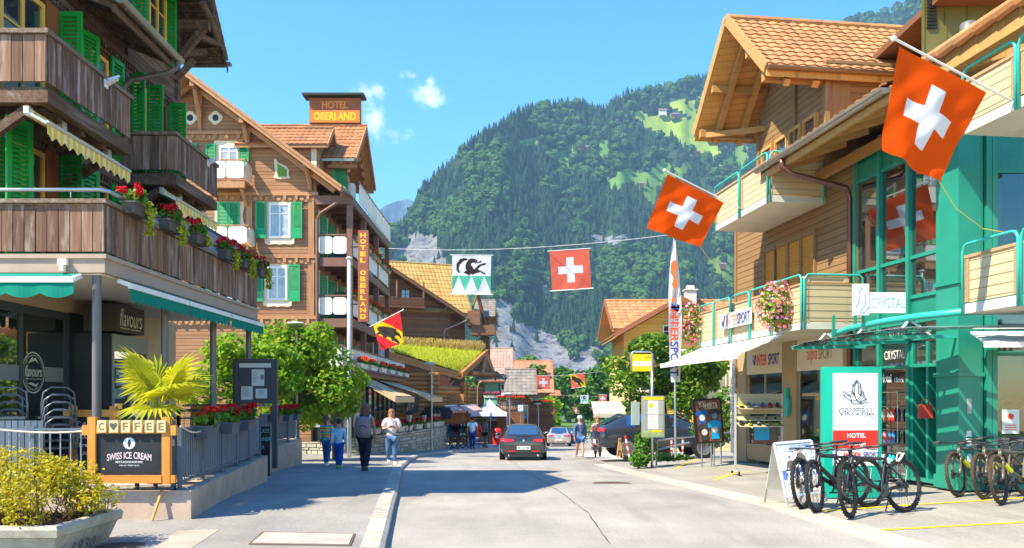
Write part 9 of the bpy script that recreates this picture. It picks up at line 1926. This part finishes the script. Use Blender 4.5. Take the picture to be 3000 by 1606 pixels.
string('farther line with a small ibex and a small Swiss flag', ((1640,1157,110),(1840,1154,108)), [('small far ibex banner above the silver car',((1700,1158),(1724,1158),(1724,1182),(1700,1182)),109,ibex,[FW,FG,FK]),('small far Swiss banner right of the small ibex banner',((1754,1156),(1777,1156),(1777,1180),(1754,1180)),109,cross,[FRP,FW])], .3)
string('farthest line with two tiny flags', ((1650,1192,130),(1800,1190,130)), [('tiny Swiss banner on the farthest line',((1679,1194),(1696,1194),(1696,1212),(1679,1212)),130,cross,[FRP,FW]),('tiny bear banner on the farthest line',((1719,1194),(1737,1193),(1737,1211),(1720,1212)),130,bern,[FRP,FY,FK])], .3)
def feather():
 Y = 22.5; b = at(1979,1340,Y); t = thing('feather_banner', 'tall narrow white sports shop banner on a steel pole at the kerb', 'banner', tuple(b)); m = MB(); m.tube([b, at(1977,1010,Y), at(1974,697,Y)],[.035,.03,.022],8); m.ball(at(1974,695,Y),.045,8,6); m.build('pole', STEEL, t); C = [(1971,706,1978),(1964,770,1988),(1958,860,1994),(1957,960,1996),(1963,1060,1995),(1966,1120,1992)]; m = MB()
 for i, (xl, y, xr) in enumerate(C): pass
 def f(u, v): y = 706+414*v; xl = lerp_tab([(c[1],c[0]) for c in C], y); xr = lerp_tab([(c[1],c[2]) for c in C], y); p = at(xl+(xr-xl)*u, y, Y); p.y += .05*math.sin(u*6+v*9)-.03; return p
 m.grid(f, 8, 40); c = m.build('cloth', FW, t, True); k = Y/2329
 for txt, y, L, mt in (('INTER',950,105,MATS['logo_red']),('SPORT',1052,100,MATS['logo_blue'])): m = MB(); put_text(m, txt, at(1976,y,Y-.12), (0,0,-1), (1,0,0), w=L*k, h=24*k, bold=.03); m.build('lettering', mt, c)
 m = MB(); m.add([at(x,y,Y-.12) for x,y in ((1966,905),(1988,915),(1992,895),(1984,890),(1982,900),(1968,888))],[tuple(range(6))]); m.build('logo_mark', MATS['logo_blue'], c); m = MB(); m.lathe([(.06,-.01),(.06,.01)], at(1974,878,Y-.12), 12, 'Y'); m.add([at(x,y,Y-.12) for x,y in ((1966,770),(1978,760),(1984,785),(1976,800),(1986,830),(1978,850),(1968,835),(1974,815),(1964,800))],[tuple(range(9))]); m.build('logo_mark', plain('logo_orange', (.75,.14,.03), .6), c)
feather()
def busstop():
 Y = 23.2; zb = fcz(at(1910,0,Y).x, Y); px = at(1911,0,Y).x; yel = plain('post_yellow', (.86,.52,.005), .4, var=.04); t = thing('bus_stop', 'yellow post bus stop sign with a glazed timetable below', 'bus stop', (px,Y,zb)); q = lambda x0,x1,y0,y1: (at(x0,0,Y).x, at(x1,0,Y).x, at(0,y1,Y).z, at(0,y0,Y).z)
 m = MB(); m.tube([(px,Y+.04,zb-.1),(px,Y+.04,at(0,1040,Y).z)],.04,10); m.tube([(px,Y+.04,at(0,1060,Y).z),(px,Y+.04,at(0,1036,Y).z),(px-.05,Y+.04,at(0,1031,Y).z),(at(1856,0,Y).x,Y+.04,at(0,1031,Y).z),(at(1850,0,Y).x,Y+.04,at(0,1037,Y).z),(at(1850,0,Y).x,Y+.04,at(0,1087,Y).z)],.03,8); m.build('pole', STEEL, t, True)
 a = q(1853,1909,1038,1088); m = MB(); m.box(a[0],a[1],Y,Y+.05,a[2],a[3]); s = m.build('sign_plate', yel, t); m = MB(); b = q(1854,1906,1059,1073); m.box(b[0],b[1],Y-.006,Y-.001,b[2],b[3]); m.build('name_field', WHITE, s); m = MB(); put_text(m, 'PostAuto', (px-.12,Y-.004,at(0,1047,Y).z), (1,0,0), (0,0,1), w=.2, h=.05); put_text(m, 'Hotel P', (px-.38,Y-.008,at(0,1064,Y).z), (1,0,0), (0,0,1), w=.14, h=.05); m.build('lettering', BLACK, s)
 a = q(1879,1945,1160,1281); m = MB(); m.box(a[0],a[1],Y-.08,Y+.0,a[2],a[3]); c = m.build('case', plain('case_steel', (.40,.38,.33), .4, .4, .4), t); f = Y-.084
 def pan(x0,x1,y0,y1,mat,nm,d=0): e = q(x0,x1,y0,y1); m = MB(); m.box(e[0],e[1],f-d-.003,f-d,e[2],e[3]); return m.build(nm, mat, c)
 pan(1882,1942,1163,1172,yel,'header'); pan(1883,1941,1174,1258,plain('case_glass', (.30,.33,.30), .1, .6),'glass'); pan(1897,1927,1174,1257,plain('timetable', (.74,.74,.70), .6),'timetable',.004); pan(1899,1913,1182,1194,yel,'timetable_block',.008); pan(1908,1937,1259,1266,yel,'panel_block',.004); pan(1883,1941,1259,1278,plain('panel_photo', (.30,.38,.16), .5, var=.5, scale=15),'photo_strip'); pan(1883,1941,1214,1215,CHROME,'cross_bar',.008)
 m = MB()
 for i in range(14): m.box(at(1901,0,Y).x, at(1901+random.uniform(12,23),0,Y).x, f-.0085, f-.0075, at(0,1200+4*i,Y).z, at(0,1199+4*i,Y).z)
 m.build('print', plain('print_grey', (.2,.2,.2), .7), c)
 e = q(1856,1878,1178,1246); m = MB(); m.box(e[0],e[1],Y+.25,Y+.5,e[2],e[3]); o = m.build('cabinet', plain('cabinet_green', (.30,.36,.32), .5, var=.05), None, at0=((e[0]+e[1])/2,Y+.3,e[2])); tag(o, 'plain grey-green back plate beside the yellow bus timetable', 'panel')
 # shirt board
 Y2 = 22.3; C = [at(x,y,Y2+.02*i) for i,(x,y) in enumerate(((2030,1173),(2110,1168),(2119,1293),(2042,1298)))]; z = fcz(C[3].x,Y2); t = thing('shirt_board', 'tilted wooden advertising board showing four printed tee shirts', 'sign', (at(2075,0,Y2).x,Y2,z)); m = MB(); m.prism(C,(0,.05,0)); wd = siding('board_planks', (.16,.06,.03), (.26,.11,.06), .12, 'X', .5); b = m.build('board', wd, t); m = MB()
 for p, r in zip(C, C[1:]+C[:1]): m.bar(p+V(0,.02,0), r+V(0,.02,0), .05, .09, up=(0,1,0))
 m.build('frame', BLACK, t)
 for x in (2056,2084,2092,2112): m = MB(); a = at(x,1290,Y2+.1); m.tube([a,(a.x,Y2+.1,z-.15)],.025,6); m.build('leg', STEEL, t)
 P = lambda u, v, d=.01: (C[0]*(1-u)+C[1]*u)*(1-v)+(C[3]*(1-u)+C[2]*u)*v+V(0,-d,0); ex = (C[1]-C[0]).normalized(); ez = (C[0]-C[3]).normalized(); m = MB(); put_text(m, 'T-SHIRTS', P(.52,.13), ex, ez, w=.52, h=.12, bold=.01); put_text(m, 'LAUTERBRUNNEN', P(.62,.205), ex, ez, w=.38, h=.05); put_text(m, 'THE BEST', P(.30,.055), ex, ez, w=.22, h=.04); m.build('lettering', plain('board_cream', (.72,.62,.48), .7), b)
 TS = [(-.5,-.28),(-.2,-.45),(.2,-.45),(.5,-.28),(.42,-.05),(.27,-.12),(.27,.5),(-.27,.5),(-.27,-.12),(-.42,-.05)]
 for cx, cy, w, h, col, ec, d in ((.28,.40,.5,.36,(.01,.09,.33),(.6,.66,.62),.012),(.74,.38,.48,.34,(.035,.035,.035),(.12,.2,.3),.013),(.32,.74,.52,.42,(.04,.035,.035),(.55,.55,.52),.014),(.72,.70,.54,.46,(.0,.30,.62),(.75,.42,.16),.016)):
  m = MB(); m.add([P(cx+a*w,cy+b_*h,d) for a,b_ in TS],[tuple(range(10))]); s = m.build('printed_shirt', plain('shirt_%.2f_%.2f' % (cx,col[2]), col, .6), b); m = MB(); m.add([P(cx+.11*math.cos(i*.393),cy+.02+.075*math.sin(i*.393),d+.003) for i in range(16)],[tuple(range(16))]); k = m.build('shirt_print', plain('print_%.2f' % cx, ec, .6, var=.35, scale=30), s)
  if cx > .7 and cy > .6: m = MB(); m.add([P(cx-.10,cy+.06,d+.006),P(cx-.02,cy-.03,d+.006),P(cx+.02,cy+.01,d+.006),P(cx+.05,cy-.01,d+.006),P(cx+.10,cy+.06,d+.006)],[(0,1,2,3,4)]); m.build('shirt_print', WHITE, k)
 # rail, red and white posts, trestle
 t = thing('guard_rail', 'grey tubular guard rail behind the bus stop', 'railing', (5,24.1,-.1)); a, b = at(1923,1290,24.0), at(2150,1266,24.3); m = MB(); m.tube([V(a.x,a.y,-.4),a-V(0,0,.1),a+V(.05,0,0),b,V(b.x,b.y,-.3)],.03,8); m.tube([a-V(0,0,.3),at(2020,1296,24.1)],.03,8); m.build('rail', STEEL, t)
 rw = plain('post_red', (.72,.05,.02), .5); 
 for i, (px, y0, y1, Y3, dx, lab) in enumerate(((1838,1276,1340,26.0,-12,'leaning red and white marker post by the car wheel'),(1968,1282,1335,25.0,0,'red and white marker post left of the steel banner pole'),(2000,1281,1333,25.0,2,'red and white marker post right of the steel banner pole'))):
  A, B = at(px+(-dx if dx < 0 else 0)*.5,y1,Y3), at(px+dx*.5,y0,Y3); t = thing('marker_post', lab, 'post', tuple(A), 0, 'red and white marker posts')
  for k in range(6): m = MB(); m.tube([A.lerp(B,k/6),A.lerp(B,(k+1)/6)],.032,8); m.build('red_band' if k % 2 else 'white_band', rw if k % 2 else WHITE, t)
 t = thing('trestle', 'small pale wooden trestle standing in front of the parked car', 'trestle', pl(1817,1340,26.4)); m = MB()
 for a, b in (((1808,1341),(1814,1287)),((1816,1343),(1816,1287)),((1826,1341),(1818,1287))): m.bar(at(*a,26.4), at(*b,26.5), .035, .035)
 m.bar(at(1812,1318,26.4), at(1823,1318,26.4), .03, .03); m.bar(at(1812,1286,26.45), at(1820,1286,26.45), .05, .05); m.build('frame', MATS['raw_pine'], t)
 m = MB(); P = [ong(x,y,0) for x,y in ((1885,1356),(1990,1335),(2055,1325))]; P = [(p.x,p.y,fcz(p.x,p.y)) for p in P]
 for a, b in zip(P, P[1:]): m.bar(V(*a)+V(0,0,.04), V(*b)+V(0,0,.04), .14, .12)
 o = m.build('kerb_edge', MATS['kerb_granite']); o['kind'] = 'structure'
busstop()
# ---------------------------------------------------------------- the air of the valley
def haze():
 m = MB(); m.box(-3300,3300,-60,5200,-90,1400); g = NG('haze_air'); g.N.remove(g.b); v = g.n('VolumePrincipled'); v.inputs['Color'].default_value = (.42,.72,1,1); v.inputs['Density'].default_value = .0002; v.inputs['Anisotropy'].default_value = .1; g.L.new(v.outputs[0], g.out.inputs['Volume']); o = m.build('haze', g.m); o['kind'] = 'stuff'; o['label'] = 'thin blue valley haze between the street and the mountains'; o['category'] = 'haze'
haze()
